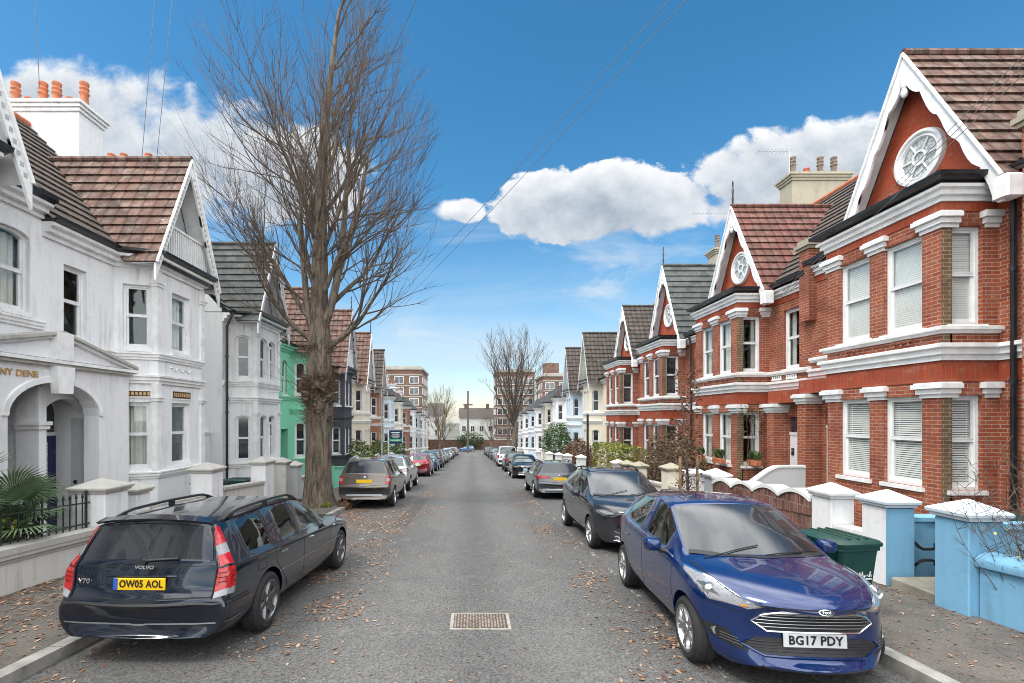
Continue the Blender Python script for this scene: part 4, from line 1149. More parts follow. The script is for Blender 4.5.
def estate(paint, style='a', key='estate', sc=(1,1,1), R=None, lift=0, rim='alloy_grey', rear_txt=None, far=False, rails=True, plates=True, spokes=6, steer=0):
    root, sh, D = base_car('estate', ESTATE, key, paint, sc, R, lift, 'car_glass_dark' if far else None, not far)
    add_wheels(root, sh, spokes, rim, False, steer=steer)
    mirrors(root, sh, .985, 1.88, .99, paint)
    sides(root, D, [(1.55, 2.65, 3.42)], .93)
    if rails: roof_rails(root, D, .60, 2.3, 4.25, 'plastic_black' if style != 'c' else 'steel')
    def hl(mb, sx): D.patch(mb, [(.44,.08,.70),(.62,.12,.66),(.80,.36,.70),(.85,.56,.78),(.72,.34,.80),(.46,.10,.76)], 'lens_clear', .007, .06, sx)
    mk(D, root, 'headlight', hl)
    mb = MB(); D.patch(mb, [(-.36,.0,.70),(.36,.0,.70),(.32,0,.50),(-.32,0,.50)], 'plastic_black', .005, .08); D.tube(mb, [(-.36,0,.70),(.36,0,.70),(.32,0,.5),(-.32,0,.5),(-.36,0,.7)], .012, 'chrome', .004)
    D.patch(mb, [(-.6,.03,.42),(.6,.03,.42),(.5,.03,.30),(-.5,.03,.30)], 'plastic_black', .005, .08); mb.build('grille', root)
    if style == 'a':                                        # tall lamps up the rear pillars
        def tl(mb, sx):
            D.patch(mb, [(.618,4.44,1.345),(.655,4.36,1.345),(.745,4.38,1.18),(.685,4.52,1.16)], 'lens_red', .012, .04, sx)
            D.patch(mb, [(.685,4.52,1.16),(.745,4.38,1.18),(.79,4.40,1.08),(.72,4.53,1.06)], 'lens_clear', .012, .04, sx)
            D.patch(mb, [(.72,4.53,1.06),(.79,4.40,1.08),(.845,4.42,.955),(.755,4.57,.945)], 'lens_red', .012, .04, sx)
            D.patch(mb, [(.745,4.59,.94),(.855,4.42,.95),(.885,4.42,.85),(.885,4.44,.735),(.735,4.64,.735)], 'lens_red', .014, .04, sx)
            D.patch(mb, [(.735,4.64,.733),(.885,4.44,.733),(.885,4.46,.665),(.735,4.66,.665)], 'lens_clear', .014, .04, sx)
            D.line(mb, [(.755,4.57,.945),(.845,4.42,.955)], .012, 'plastic_black', .016, sx=sx)
            for q in (.89, .845, .80): D.line(mb, [(.76,4.6,q),(.87,4.45,q)], .007, 'under_black', .0165, sx=sx)
            D.tube(mb, [(.60,4.47,1.345),(.675,4.53,1.16),(.735,4.58,.95),(.722,4.65,.665)], .007, 'plastic_black', .010, sx)
            D.patch(mb, [(.775,4.60,.87),(.86,4.46,.875),(.865,4.46,.80),(.775,4.61,.795)], 'lens_amber', .0155, .04, sx) if False else None
        mk(D, root, 'tail_light', tl)
        mb = MB(); D.patch(mb, [(-.38,4.63,.86),(.38,4.63,.86),(.34,4.65,.715),(-.34,4.65,.715)], 'car_navy', .002, .06)
        D.tube(mb, [(-.36,4.62,.865),(.36,4.62,.865)], .012, 'car_navy', .010); mb.build('plate_recess', root)
        mb = MB(); D.line(mb, [(-.79,4.5,.665),(-.7,4.62,.665),(0,4.72,.665),(.7,4.62,.665),(.79,4.5,.665)], .012, 'under_black', .004)
        D.line(mb, [(-.72,4.55,.96),(0,4.62,.955),(.72,4.55,.96)], .008, 'under_black', .004); mb.build('tailgate_seam', root)
        mb = MB(); D.tube(mb, [(-.88,4.2,.585),(-.84,4.5,.59),(-.6,4.68,.60),(0,4.73,.60),(.6,4.68,.60),(.84,4.5,.59),(.88,4.2,.585)], .018, 'plastic_black', .004)
        D.line(mb, [(-.86,4.3,.40),(-.8,4.55,.40),(-.6,4.66,.405),(0,4.72,.405),(.6,4.66,.405),(.8,4.55,.40),(.86,4.3,.40)], .014, 'steel', .006); mb.build('bumper_strip', root)
        mb = MB(); rr = []
        for x in (-.60, -.4, 0, .4, .60): rr.append(x)
        top = [[(x, -(4.40-2.355) - .0 + .06*(abs(x)/.6)**2, 1.418-.05*(abs(x)/.6)**2), (x, -(4.52-2.355)+.06*(abs(x)/.6)**2, 1.388-.05*(abs(x)/.6)**2), (x, -(4.50-2.355)+.06*(abs(x)/.6)**2, 1.365-.05*(abs(x)/.6)**2), (x, -(4.36-2.355), 1.38-.05*(abs(x)/.6)**2)] for x in rr]
        mb.loft(top, paint, True, True, smooth=True); mb.build('spoiler', root)
        mb = MB(); c = D.cast(D.P((0,4.56,1.0)), Vector((0,-1,.25)).normalized()); mb.lathe([(.03,0),(.03,-.03),(0,-.035)], 12, 'plastic_black', c[0], axis='y')
        D.tube(mb, [(0,4.56,1.005),(.34,4.55,1.03)], .011, 'plastic_black', .02); mb.build('rear_wiper', root)
        t = link('tailgate_lettering', text_mesh('VOLVO', .045, 'lamp_reflector', .02, .003, 1.25), root); p = D.b.ray_cast(Vector((0.02,-4,.915)), Vector((0,1,0)))[0]; t.location = p+Vector((0,-.008,0)); t.rotation_euler = (PI/2-.25,0,0)
        t = link('model_lettering', text_mesh('V70', .066, 'lamp_reflector', .02, .003, 1.25), root); p = D.b.ray_cast(Vector((-.60,-4,.775)), Vector((0,1,0))); t.location = p[0]+Vector((0,-.008,0)); t.rotation_euler = (PI/2,0,-.13)
        p1 = D.b.ray_cast(Vector((0,-4,.79)), Vector((0,1,0)))[0]; sB = ESTATE['L']/2 - (p1.y-.016)/sc[1]
        plate(root, D, sB, .79, False, 'plate_yellow', rear_txt, .098, .84, blue=True)
        mb = MB()
        for sx in (1, -1):
            for q, w in (([(1,1.05,.60),(1,2.0,.605),(1,3.45,.62)], .016), ([(1,1.5,.285),(1,3.2,.285)], .012)): mb = MB(); D.line(mb, q, w, 'steel', .004, True, sx); mb.build('side_moulding', root)
        mb = MB(); D.line(mb, [(1,3.78,.86),(1,3.96,.86),(1,3.98,.84),(1,3.98,.75),(1,3.80,.75),(1,3.78,.77),(1,3.78,.86)], .006, 'under_black', .002, True, 1); mb.build('fuel_flap', root)
    else:
        def tl(mb, sx):
            if style == 'b': D.patch(mb, [(.40,4.63,.90),(.84,4.45,.93),(.885,4.3,.90),(.87,4.44,.80),(.42,4.64,.80)], 'lens_red', .010, .05, sx)
            else: D.patch(mb, [(.70,4.60,.93),(.86,4.42,.96),(.89,4.36,.84),(.885,4.45,.72),(.70,4.64,.72)], 'lens_red', .010, .05, sx); D.patch(mb, [(.73,4.63,.88),(.84,4.5,.88),(.85,4.5,.79),(.73,4.63,.79)], 'lens_clear', .013, .05, sx)
        mk(D, root, 'tail_light', tl)
        mb = MB()
        if style == 'c': D.patch(mb, [(-.86,4.5,.62),(.86,4.5,.62),(.86,4.5,.40),(-.86,4.5,.40)], 'plastic_black', .006, .07); D.line(mb, [(-.6,4.7,.40),(.6,4.7,.40)], .05, 'steel', .010)
        else: D.line(mb, [(-.8,4.5,.40),(0,4.72,.40),(.8,4.5,.40)], .03, 'steel', .006); D.patch(mb, [(-.6,4.7,.36),(.6,4.7,.36),(.55,4.7,.29),(-.55,4.7,.29)], 'plastic_black', .006, .07)
        D.line(mb, [(-.79,4.5,.665),(0,4.72,.665),(.79,4.5,.665)], .012, 'under_black', .004)
        mb.build('bumper_strip', root)
        mb = MB(); c = D.cast(D.P((0,4.6,.90)), Vector((0,-1,.1)).normalized()); mb.lathe([(.05,0),(.05,-.012),(.03,-.016),(0,-.014)], 16, 'chrome', c[0], axis='y'); mb.build('badge', root)
        if plates:
            p1 = D.b.ray_cast(Vector((0,-4,.79*sc[2]+lift)), Vector((0,1,0)))[0]; sB = ESTATE['L']/2 - (p1.y-.016)/sc[1]
            plate(root, D, sB, .79, False, 'plate_yellow', rear_txt, .105, .9)
    mb = MB()
    for sx in (1, -1): D.line(mb, [(.46,.10,.77),(.62,.3,.83),(.72,.7,.90),(.77,1.5,.975)], .008, 'under_black', .003, sx=sx)
    mb.build('bonnet_seam', root)
    wipers(root, D)
    return root
def van(paint):
    root, sh, D = base_car('van', VAN, 'van', paint, inside=False, glass='car_glass_dark')
    root.name = 'parked_van'
    add_wheels(root, sh, 6, 'steel'); mirrors(root, sh, 1.04, 1.2, 1.25, 'plastic_black')
    def tl(mb, sx): D.patch(mb, [(.80,4.84,1.12),(.92,4.74,1.12),(.92,4.76,.82),(.80,4.86,.82)], 'lens_red', .010, .06, sx)
    mk(D, root, 'tail_light', tl)
    def hl(mb, sx): D.patch(mb, [(.5,.1,.86),(.8,.3,.90),(.85,.4,.98),(.6,.15,.96)], 'lens_clear', .008, .06, sx)
    mk(D, root, 'headlight', hl)
    mb = MB(); D.patch(mb, [(-.86,4.86,.62),(.86,4.86,.62),(.86,4.86,.42),(-.86,4.86,.42)], 'plastic_black', .008, .08); D.line(mb, [(0,4.85,.65),(0,4.83,1.15)], .012, 'under_black', .004); mb.build('rear_bumper', root)
    plate(root, D, 4.885, .76, False, 'plate_yellow', None)
    sides(root, D, [(1.2, 2.05, 3.3)], .9)
    return root
# ------------------------------------------------------------------ ground, road, pavements
KR, KL = 4.0, -4.1                                          # kerb lines
BR, BL = 5.92, -6.28                                        # garden boundary lines
ys = [-30] + [i*4. for i in range(-5, 30)] + [118, 124, 130, 150, 200, 400, 900]
def strip(name, x0, x1, dz, m, y0=-30, y1=900, nx=1):
    mb = MB(); yy = [y for y in ys if y0 < y < y1]; yy = [y0]+yy+[y1]
    for a, b in zip(yy[:-1], yy[1:]):
        for k in range(nx):
            xa, xb = x0+(x1-x0)*k/nx, x0+(x1-x0)*(k+1)/nx
            mb.poly([(xa,a,g(a)+dz),(xb,a,g(a)+dz),(xb,b,g(b)+dz),(xa,b,g(b)+dz)], m)
    return struct(mb.build(name))
strip('ground', -900, 900, -.06, 'ground_far')
strip('road', KL, KR, 0, 'asphalt', -30, 122)
strip('cross_road', -120, 120, .004, 'asphalt', 119, 127)
strip('pavement', KR+.16, BR+.1, .12, 'pavement', -30, 119); strip('pavement', BL-.1, KL-.16, .12, 'pavement', -30, 119)
strip('garden_ground', BR+.1, 26, .10, 'path_stone', -30, 119); strip('garden_ground', -26, BL-.1, .10, 'path_stone', -30, 119)
for x0, x1 in ((KR, KR+.16), (KL-.16, KL)):
    mb = MB(); y = -6.
    while y < 118:
        L_ = .9 if y < 60 else 6.; a, b = y+.006, y+L_-.006; j = RN.uniform(-.006, .006)
        p = [(x0+j,a,g(a)-.1),(x1,a,g(a)-.1),(x1,b,g(b)-.1),(x0+j,b,g(b)-.1)]; q = [(x,yy,z+.1+.122+j) for x,yy,z in p]
        mb.faces(p+q, [(4,5,6,7),(0,1,5,4),(1,2,6,5),(2,3,7,6),(3,0,4,7)], 'kerb_stone'); y += L_
    struct(mb.build('kerb'))
mb = MB()                                                   # worn bay markings
for x, y0, y1 in ((2.36, 3.2, 60), (-2.5, 9.2, 15.5)):
    y = y0
    while y < y1:
        mb.poly([(x-.04,y,g(y)+.004),(x+.04,y,g(y)+.004),(x+.04,y+.55,g(y+.55)+.004),(x-.04,y+.55,g(y+.55)+.004)], 'road_paint'); y += 1.15
struct(mb.build('road_marking'))
for x0, x1, y0, y1 in ((-2.1,-1.7,12.5,19.),):   # old trench repairs
    mb = MB(); k = max(1, int((y1-y0)/2))
    for i in range(k):
        a, b = y0+(y1-y0)*i/k, y0+(y1-y0)*(i+1)/k; mb.poly([(x0,a,g(a)+.003),(x1,a,g(a)+.003),(x1,b,g(b)+.003),(x0,b,g(b)+.003)], 'tarmac_patch')
    struct(mb.build('road_patch'))
# manhole
mc = empty('manhole_cover', (.10, 5.8, g(5.8)), 0, True)
tag(mc, 'rectangular rusty iron manhole cover with pale rim in the middle of the road', 'manhole')
mb = MB(); mb.box(-.36,.36,-.27,.27,-.02,.006,'concrete_rim'); mb.build('rim', mc)
mb = MB(); mb.box(-.32,.32,-.23,.23,-.02,.010,'manhole')
for i in range(17):
    for j in range(9):
        x = -.30+i*.0365; y = -.205+j*.05+(.012 if i % 2 else -.012); mb.box(x-.011,x+.011,y-.018,y+.018,.010,.0165,'manhole_stud')
mb.build('plate', mc)

# ------------------------------------------------------------------ right-hand houses
CH = lambda x, z=12.9, n=4: (x, 4.6, z, .8, 2.3, 'stone', n, 'pot_old', .85)
def brickhouse(yc, yn, yf, door, label, **k):           # near / far = party-wall Y on camera side and beyond
    o = dict(style='brick', wall='brick_red', roof='tile_red', roof2='tile_dark', xl=-(yf-yc), xr=yc-yn, hw=1.42, bd=1.05, sw=.60, so=-.06, door=door, barge='scroll', gface='round',
             ghw=1.78, gy=-.1, by=-.42, gzb=7.0, gza=10.25, name='brick_house', inner=['blind','blind','curtains'], doorm='door_white', X=9.75)
    o.update(k); r = house(1, yc, o)
    tag(r, label, 'house', 'red brick bay-fronted houses on the right side of the street'); return r
rn = lambda yc, w: w
h1 = brickhouse(10.28, 8.05, 13.72, -1, 'nearest red brick house, tiled roof, white scrolled bargeboards and white venetian blinds', roof='tile_brown', inner=['blind'], party=[2.25-.05], fullpier=True, pipe=1.78, mc=.62, dc=.49, ddep=.09, dw=.9, gza=10.3)
h2 = brickhouse(17.1, 13.72, 20.1, 1, 'red brick house with black finial and red tiled gable behind the scalloped garden wall', dz=.15, finial=True, inner=['curtains','net','curtains'], party=[3.38], mc=.55, dc=.73, ddep=.09, dw=.9,
                chimneys=[CH(-3.0), ], aerials=[(-3.0, 3.6, 11.5, 14.1, 1.3)])
h3 = brickhouse(23.3, 20.1, 26.3, -1, 'red brick house with grey-green slate gable roof and tall finial', roof='slate_green', roof2='slate', finial=True, gza=10.6, inner=['curtains','net','dark'], pipe=2.3, party=[3.15],
                chimneys=[CH(-3.0, 12.5)], aerials=[(-2.9, 4.4, 11.5, 14.6, 2.0)], far=1)
h4 = brickhouse(29.5, 26.3, 32.7, 1, 'red brick house with dark mossy tiled gable, last brick house before the cream one', dz=.15, roof='tile_dark', inner=['dark'], far=1, chimneys=[CH(-3.0, 12.3, 3)], pipe=-2.9, roundm='pane_far')
# small balustrade panels over the porches of the first two
for r, xx in ((h1, -2.25), (h2, 2.2)):
    for dx in (-.55, .15):
        mb = MB()
        for k in range(5):
            mb.lathe([(.03,4.0),(.045,4.03),(.02,4.08),(.03,4.14)], 8, 'paint_trim', (xx+dx+k*.1, -.03, 0))
        mb.build('balustrade', r)
# brick porch piers
for r, xs in ((h1, (-3.22,)), (h2, (2.18,))):
    for xx in xs:
        mb = MB(); mb.box(xx-.18, xx+.18, -.44, -.003, -.5, 3.0, 'brick_red'); mb.build('porch_pier', r)
        cap_block(r, xx-.18, xx+.18, -.44, -.004, 2.98, 3.26)
for r, a, b in ((h1, -3.40, -1.43), (h2, 2.0, 3.36)):
    mb = MB(); mb.box(a, b, -.40, -.02, 3.275, 3.652, 'brick_rubbed'); mb.build('porch_lintel', r)
mb = MB(); mb.box(2.50,2.62,.0,.028,1.68,1.90,'plastic_black'); mb.box(2.52,2.60,-.012,-.001,1.78,1.88,'steel'); mb.build('entry_keypad', h2)
# window boxes on the second house
for (x, y) in ((1.5, -.55), (-.7, -1.28), (.7, -1.28)):
    bx = empty('window_box', (9.75+y, 17.1-x, g(17.1)+.27+1.27), -PI/2)
    tag(bx, {1.5: 'terracotta planter of green plants on the side sill of the second brick house', -.7: 'terracotta planter on the front sill, farther window of the second brick house', .7: 'terracotta planter on the front sill, nearer window of the second brick house'}[x], 'planter')
    mb = MB(); mb.rbox(-.28,.28,-.10,.10,.002,.17,'terracotta',.02); mb.build('trough', bx)
    mb = MB()
    for k in range(70):
        a = RN.uniform(0, 2*PI); l = RN.uniform(.08,.28); x0 = RN.uniform(-.25,.25); q = Vector((x0+.1*math.cos(a)*l*4, RN.uniform(-.08,.08)+.3*l*math.sin(a), .17+l)); w = Vector((math.cos(a+1.5),math.sin(a+1.5),0))*.03
        mb.poly([(x0-.01,0,.15),(x0+.01,0,.15),q+w,q+Vector((0,0,.05)),q-w], 'leaf_mid' if k % 3 else 'leaf_dark')
    mb.build('foliage', bx)

def stucco_house(side, yc, yn, yf, door, label, wall, roof, **k):
    xl, xr = (-(yf-yc), yc-yn) if side > 0 else (-(yc-yn), yf-yc)
    o = dict(style='stucco', wall=wall, roof=roof, roof2='tile_dark' if 'slate' not in roof else roof, xl=xl, xr=xr, hw=.98, bd=.85, cant=.34, sw=.52, fw=2, mid=.2, cor=.26, door=door, arch=.55, ghw=1.34, gy=-.55, by=-1.08,
             gzb=6.75, gza=10.0, gface='panel', gm='paint_grey', barge='dots', trim='paint_trim', name='stucco_house', inner=['curtains','net','dark'], dw=.85, mw=.55, far=2, nc=12)
    o.update(k); r = house(side, yc, o); tag(r, label, 'house', 'stucco bay-fronted terraced houses'); return r
R_ = 1
rc = [('stone gable and cream walls', 'stucco_cream', 'tile_dark'), ]
stucco_house(1, 36.6, 32.7, 39.7, -1, 'cream stucco house with dark tiled gable beside the last brick house', 'stucco_cream', 'tile_dark', X=9.6, ghw=1.6, gza=10.4, chimneys=[CH(2.9, 12.2, 3)], gm='stucco_cream', barge='plain')
stucco_house(1, 43.3, 39.7, 46.4, 1, 'pale blue-white stucco house with steep blue-white gable, right side', 'stucco_lightblue', 'tile_dark', X=9.6, ghw=1.6, gza=10.6, gm='stucco_lightblue', barge='plain')
yy = 46.4
for i, (lab, wl, rf) in enumerate((('third stucco house past the brick terrace on the right, white with slate roof', 'stucco_white', 'slate'), ('fourth stucco house past the brick terrace on the right, cream with dark roof', 'stucco_cream', 'tile_dark'),
        ('fifth stucco house past the brick terrace on the right, white', 'stucco_white', 'slate'), ('sixth stucco house past the brick terrace on the right, pale with slate roof', 'stucco_lightblue', 'slate'),
        ('seventh stucco house past the brick terrace on the right, white', 'stucco_white', 'tile_dark'), ('eighth stucco house past the brick terrace on the right, grey-white', 'stucco_grey', 'slate'), ('last stucco house on the right before the brick flats', 'stucco_white', 'slate'))):
    stucco_house(1, yy+3.3, yy, yy+6.6, 1 if i % 2 else -1, lab, wl, rf, X=9.4-.1*i, ghw=None, gza=9, arch=0, bayroof=True, ry=2.6, chimneys=[CH(3.0, 10.6-.2*i, 3)]); yy += 6.6

# ------------------------------------------------------------------ left-hand houses
Lh = lambda *a, **k: stucco_house(-1, *a, **k)
hl0 = Lh(6.75, 3.3, 9.83, 1, 'nearest white stucco house at the left edge with fretted white bargeboard', 'stucco_white', 'tile_dark', far=0, arch=.3, fw=1, w1=.8, nodoor=True, porch=True, mw=.80, mc=.62, dc=.8, inner=['net','curtains'], dz=-.02, ghw=1.5, gza=10.4, gface='cross')
hl1 = Lh(13.15, 9.83, 14.75, -1, 'white stucco house with pedimented porch, brown tiled roof and gable balcony', 'stucco_white', 'tile_brown', far=0, arch=0, fw=1, w1=.82, sw=.60, nodoor=True, porch=True, gza=9.72, mw=.62, mc=.42, inner=['net','net','dark'],
         gface='balcony', chimneys=[(1.35, 3.95, 12.05, .9, 2.5, 'stucco_white', 6, 'terracotta', .85)], pipe=None)
hl2 = Lh(18.75, 16.95, 21.9, 1, 'white stucco house with slate gable roof and paired arched windows', 'stucco_white', 'slate_green', far=1, mullion=True, mid=.12, cor=.3, inner=['dark'], chimneys=[(-1.35, 3.6, 12.15, .7, 1.8, 'stucco_white', 4, 'terracotta', .5)], pipe=-1.72, gza=9.75, dc=.6, mc=.6)
hl3 = Lh(24.6, 21.9, 27.8, -1, 'bright green stucco house behind the big street tree', 'stucco_green', 'tile_brown', far=1, inner=['dark'], trim='stucco_green', gface='cross', gza=9.9)
hl4 = Lh(30.8, 27.8, 33.8, 1, 'dark navy-black stucco house beyond the big tree', 'stucco_dark', 'tile_brown', trim='stucco_dark', gza=10.5, finial=True, bargem='paint_grey', gface='balcony')
hl5 = Lh(36.6, 33.8, 39.4, -1, 'cream stucco house with arched windows and tiled gable, between dark and brick houses', 'stucco_cream', 'tile_brown', gza=10.4, finial=True)
hl6 = Lh(42.2, 39.4, 45.2, 1, 'red brick bay house on the left, beyond the cream house', 'brick_orange', 'tile_dark', arch=0, gza=10.2, gm='brick_orange', barge='plain', chimneys=[(2.9, 4.2, 12.5, .8, 1.8, 'brick_brown', 4, 'pot_old', .7)])
yy = 45.2
for i, (lab, wl, rf) in enumerate((('white stucco house on the left, first past the brick bay house', 'stucco_lightblue', 'slate'), ('cream stucco house on the left, second past the brick bay house', 'stucco_cream', 'tile_dark'),
        ('red brick house on the left, third past the brick bay house', 'brick_orange', 'tile_dark'), ('pale house on the left, fourth past the brick bay house', 'stucco_white', 'slate'), ('grey house on the left, fifth past the brick bay house', 'stucco_grey', 'tile_dark'),
        ('white house on the left, sixth past the brick bay house', 'stucco_white', 'slate'), ('cream house on the left, last before the tall flats', 'stucco_cream', 'slate'))):
    Lh(yy+3.2, yy, yy+6.4, 1 if i % 2 else -1, lab, wl, rf, X=-8.9, ghw=None, gza=9, arch=0, bayroof=True, ry=2.8, chimneys=[(2.9, 3.2, 11.6-.3*i, .8, 1.6, 'stucco_grey', 4, 'pot_old', .6)] if i < 5 else []); yy += 6.4

# porch of the white house, shared pediment
def porch(root):
    xc = -3.32; yf = -.34; y0 = -.003
    W = MB(); hw = 1.07; x0, x1 = xc-1.98, xc+2.02
    wall_seg(W, (x0, yf), (x1, yf), -.6, 3.80, [(xc-hw-x0, xc+hw-x0, -.3, 2.80, .68, .34)], 'stucco_porch')
    W.poly([(x1,yf,-.6),(x1,y0,-.6),(x1,y0,3.8),(x1,yf,3.8)], 'stucco_porch'); W.poly([(x0,y0,-.6),(x0,yf,-.6),(x0,yf,3.8),(x0,y0,3.8)], 'stucco_porch')
    W.build('porch_wall', root)
    P = MB()
    P.prism([(x0-.05,yf-.0,3.96),(x1+.05,yf-.0,3.96),(xc,yf-.0,4.44)], (0,.33,0), 'stucco_porch')
    P.box(x0-.08, x1+.08, yf-.10, y0, 3.80, 3.86, 'coping'); P.box(x0-.12, x1+.12, yf-.15, y0, 3.863, 3.93, 'paint_trim')
    for s in (-1, 1):
        xe = x0-.14 if s < 0 else x1+.14
        for dy, dz, t in ((.08, 0, .09), (.15, .06, .06)):
            a = [(xe, yf-dy, 3.90+dz), (xc, yf-dy, 4.42+dz), (xc, yf-dy, 4.42+dz+t), (xe, yf-dy, 3.90+dz+t)]
            P.prism(a if s < 0 else a[::-1], (0, dy+.33, 0), 'coping' if dy > .1 else 'paint_trim')
    P.prism([(xc-.17,yf-.17,3.25),(xc+.17,yf-.17,3.25),(xc+.22,yf-.17,3.80),(xc-.22,yf-.17,3.80)], (0,.166,0), 'paint_trim')
    P.box(xc-.2, xc+.2, yf-.16, y0, 3.935, 4.5, 'paint_trim')
    P.build('pediment', root)
    A = MB(); n = 18                                       # raised arch moulding
    for k in range(n):
        a, b = PI*k/n, PI*(k+1)/n
        q = lambda t, r, y: (xc-(hw+r)*math.cos(t), y, 2.80+(.68+r)*math.sin(t))
        A.loft([[q(a,.0,yf-.03), q(a,.11,yf-.03), q(a,.13,yf), q(a,0,yf)], [q(b,.0,yf-.03), q(b,.11,yf-.03), q(b,.13,yf), q(b,0,yf)]], 'paint_trim')
    A.build('arch_moulding', root)
    t = text_mesh('SUNNY DENE', .17, 'gold', .02, .01, 1.05); o = link('name_lettering', t, root, (xc-1.03, yf-.012, 3.60), (PI/2,0,0))
def recess(root, xa, xb, doorx, doorm):
    """lobby behind the arch: floor, ceiling, back wall with the door"""
    W = MB(); d = 1.0
    W.box(xa, xb, -.33, d, -.6, .22, 'path_stone')
    W.build('porch_floor', root)
def lobby():
    r = hl1; xc = -3.32
    W = MB()
    W.box(xc+1.38, xc+1.46, .002, .95, .0, 3.5, 'stucco_porch')
    W.box(xc-.09, xc+.09, -.02, .45, .0, 3.4, 'stucco_porch'); W.box(xc-.13, xc+.13, -.06, .45, 2.52, 2.60, 'paint_trim'); W.box(xc-.16, xc+.16, -.09, .45, 2.603, 2.68, 'paint_trim')
    W.box(xc-1.4, xc+1.46, .95, 1.0, 0, 3.5, 'stucco_porch'); W.box(xc-1.4, xc+1.46, -.3, 1.0, -.6, .2, 'path_stone')
    n = 10; c = xc+.735; hw = .645
    for k in range(n):                                       # inner arch over the door compartment
        a, b = PI*k/n, PI*(k+1)/n
        q = lambda t, y: (c-hw*math.cos(t), y, 2.68+.5*math.sin(t))
        e = lambda t, y: (c-hw*math.cos(t), y, 3.5)
        W.poly([q(a,.1), q(b,.1), e(b,.1), e(a,.1)], 'stucco_porch'); W.poly([q(b,.1), q(a,.1), q(a,.35), q(b,.35)], 'stucco_porch')
    W.build('lobby_wall', r)
    dm = MB(); c = xc+.92
    dm.box(c-.45, c+.45, .90, .945, .2, 2.34, 'door_blue')
    for px in (-.27, .27):
        dm.box(c+px-.13, c+px+.13, .885, .898, .35, .95, 'door_blue')
    d = dm.build('door', r)
    m = MB(); m.box(c-.22, c+.22, .886, .898, 1.12, 2.2, 'lead_glass')
    for k in range(4): m.lathe([(0,-.006),(.09,-.006),(.10,0)], 4, 'door_blue', (c, .886, 1.28+k*.25), axis='y')
    m.build('leaded_light', d)
    m = MB(); m.poly([(c-.45,.94,2.42),(c+.45,.94,2.42)]+[(c+.45*math.cos(PI*k/10),.94,2.85+.42*math.sin(PI*k/10)) for k in range(11)], 'pane_far'); m.box(c-.47,c+.47,.90,.947,2.345,2.42,'paint_white'); m.build('fanlight', d)
    t = text_mesh('0', .2, 'gold', .02, .004); link('number_lettering', t, d, (c-.02, .93, 2.72), (PI/2,0,0))
    m = MB(); m.lathe([(0,-.06),(.035,-.05),(.03,-.02),(.012,0)], 10, 'gold', (c+.36, .898, 1.2), axis='y'); m.build('handle', d)
    m = MB(); m.lathe([(0,-.03),(.03,-.026),(.05,-.012),(.055,0)], 14, 'paint_black', (xc+1.378, .45, 1.25), axis='x'); m.build('bell_push', r)
    m = MB(); m.box(xc+1.372, xc+1.379, .15, .55, .45, 2.75, 'stucco_grey'); m.build('wall_panel', r)
porch(hl1); lobby()
# tiled panels over the ground-floor windows of the white bay, wavy relief between the storeys
mb = MB(); d = Vector((.34, -.85, 0)).normalized()
mb.box(-.40, .40, -.875, -.845, 3.28, 3.46, 'leaf_dead'); mb.box(-.44, .44, -.87, -.843, 3.24, 3.5, 'paint_trim')
for k in range(9): mb.box(-.36+k*.085, -.31+k*.085, -.885, -.87, 3.32, 3.42, 'gold')
mb.build('tile_panel', hl1)
mb = MB(); mb.box(-.34,.34,-.02,.02,0,.2,'paint_trim'); mb.box(-.30,.30,-.03,.0,.035,.165,'leaf_dead')
for k in range(7): mb.box(-.27+k*.085,-.22+k*.085,-.036,-.02,.06,.14,'gold')
mb.build('tile_panel', hl1, (-1.17, -.44, 3.26), math.atan2(-.85, .34))
mb = MB(); mb.tube([(-.5+k*.05, -.86, 4.05+.045*math.sin(k*1.05)) for k in range(21)], .02, 6, 'paint_trim'); mb.build('relief', hl1)

# link wall between the first two white houses
lw = empty('side_gate_wall', (-9.3, 15.85, g(15.85)+.1), PI/2); tag(lw, 'low white link wall with a plank door between the two white stucco houses', 'wall')
mb = MB(); wall_seg(mb, (-1.12,0),(1.12,0), -.4, 2.35, [(.3,1.1,-.3,1.95,0,.1)], 'stucco_white'); mb.box(-1.12,1.12,-.06,.3,2.353,2.42,'paint_trim'); mb.box(-1.12,1.12,.1,.3,-.4,2.35,'stucco_white'); mb.build('wall', lw)
mb = MB(); mb.box(-.82,-.02,.05,.09,-.1,1.95,'door_white'); 
for k in range(1, 6): mb.box(-.82+k*.133-.006,-.82+k*.133+.006,.046,.05,-.05,1.9,'paint_grey')
mb.build('gate_door', lw); mb = MB(); mb.box(.35,.75,-.02,.0,1.2,1.9,'stone'); mb.build('notice_slab', lw)

# the street goes on behind us (seen only in the cars' glass and paint)
brickhouse(4.5, 1.6, 8.05, 1, 'red brick house beside the nearest one, just outside the frame', far=1, inner=['dark'])
brickhouse(-2.2, -4.6, 1.6, -1, 'red brick house behind the viewpoint on the right side', far=1, inner=['dark'])
Lh(.3, -2.8, 3.3, -1, 'white stucco house behind the viewpoint on the left side', 'stucco_white', 'tile_dark', far=1, inner=['dark'])
Lh(-6., -9., -2.8, 1, 'cream stucco house farther behind the viewpoint on the left', 'stucco_cream', 'tile_dark', far=1, inner=['dark'])
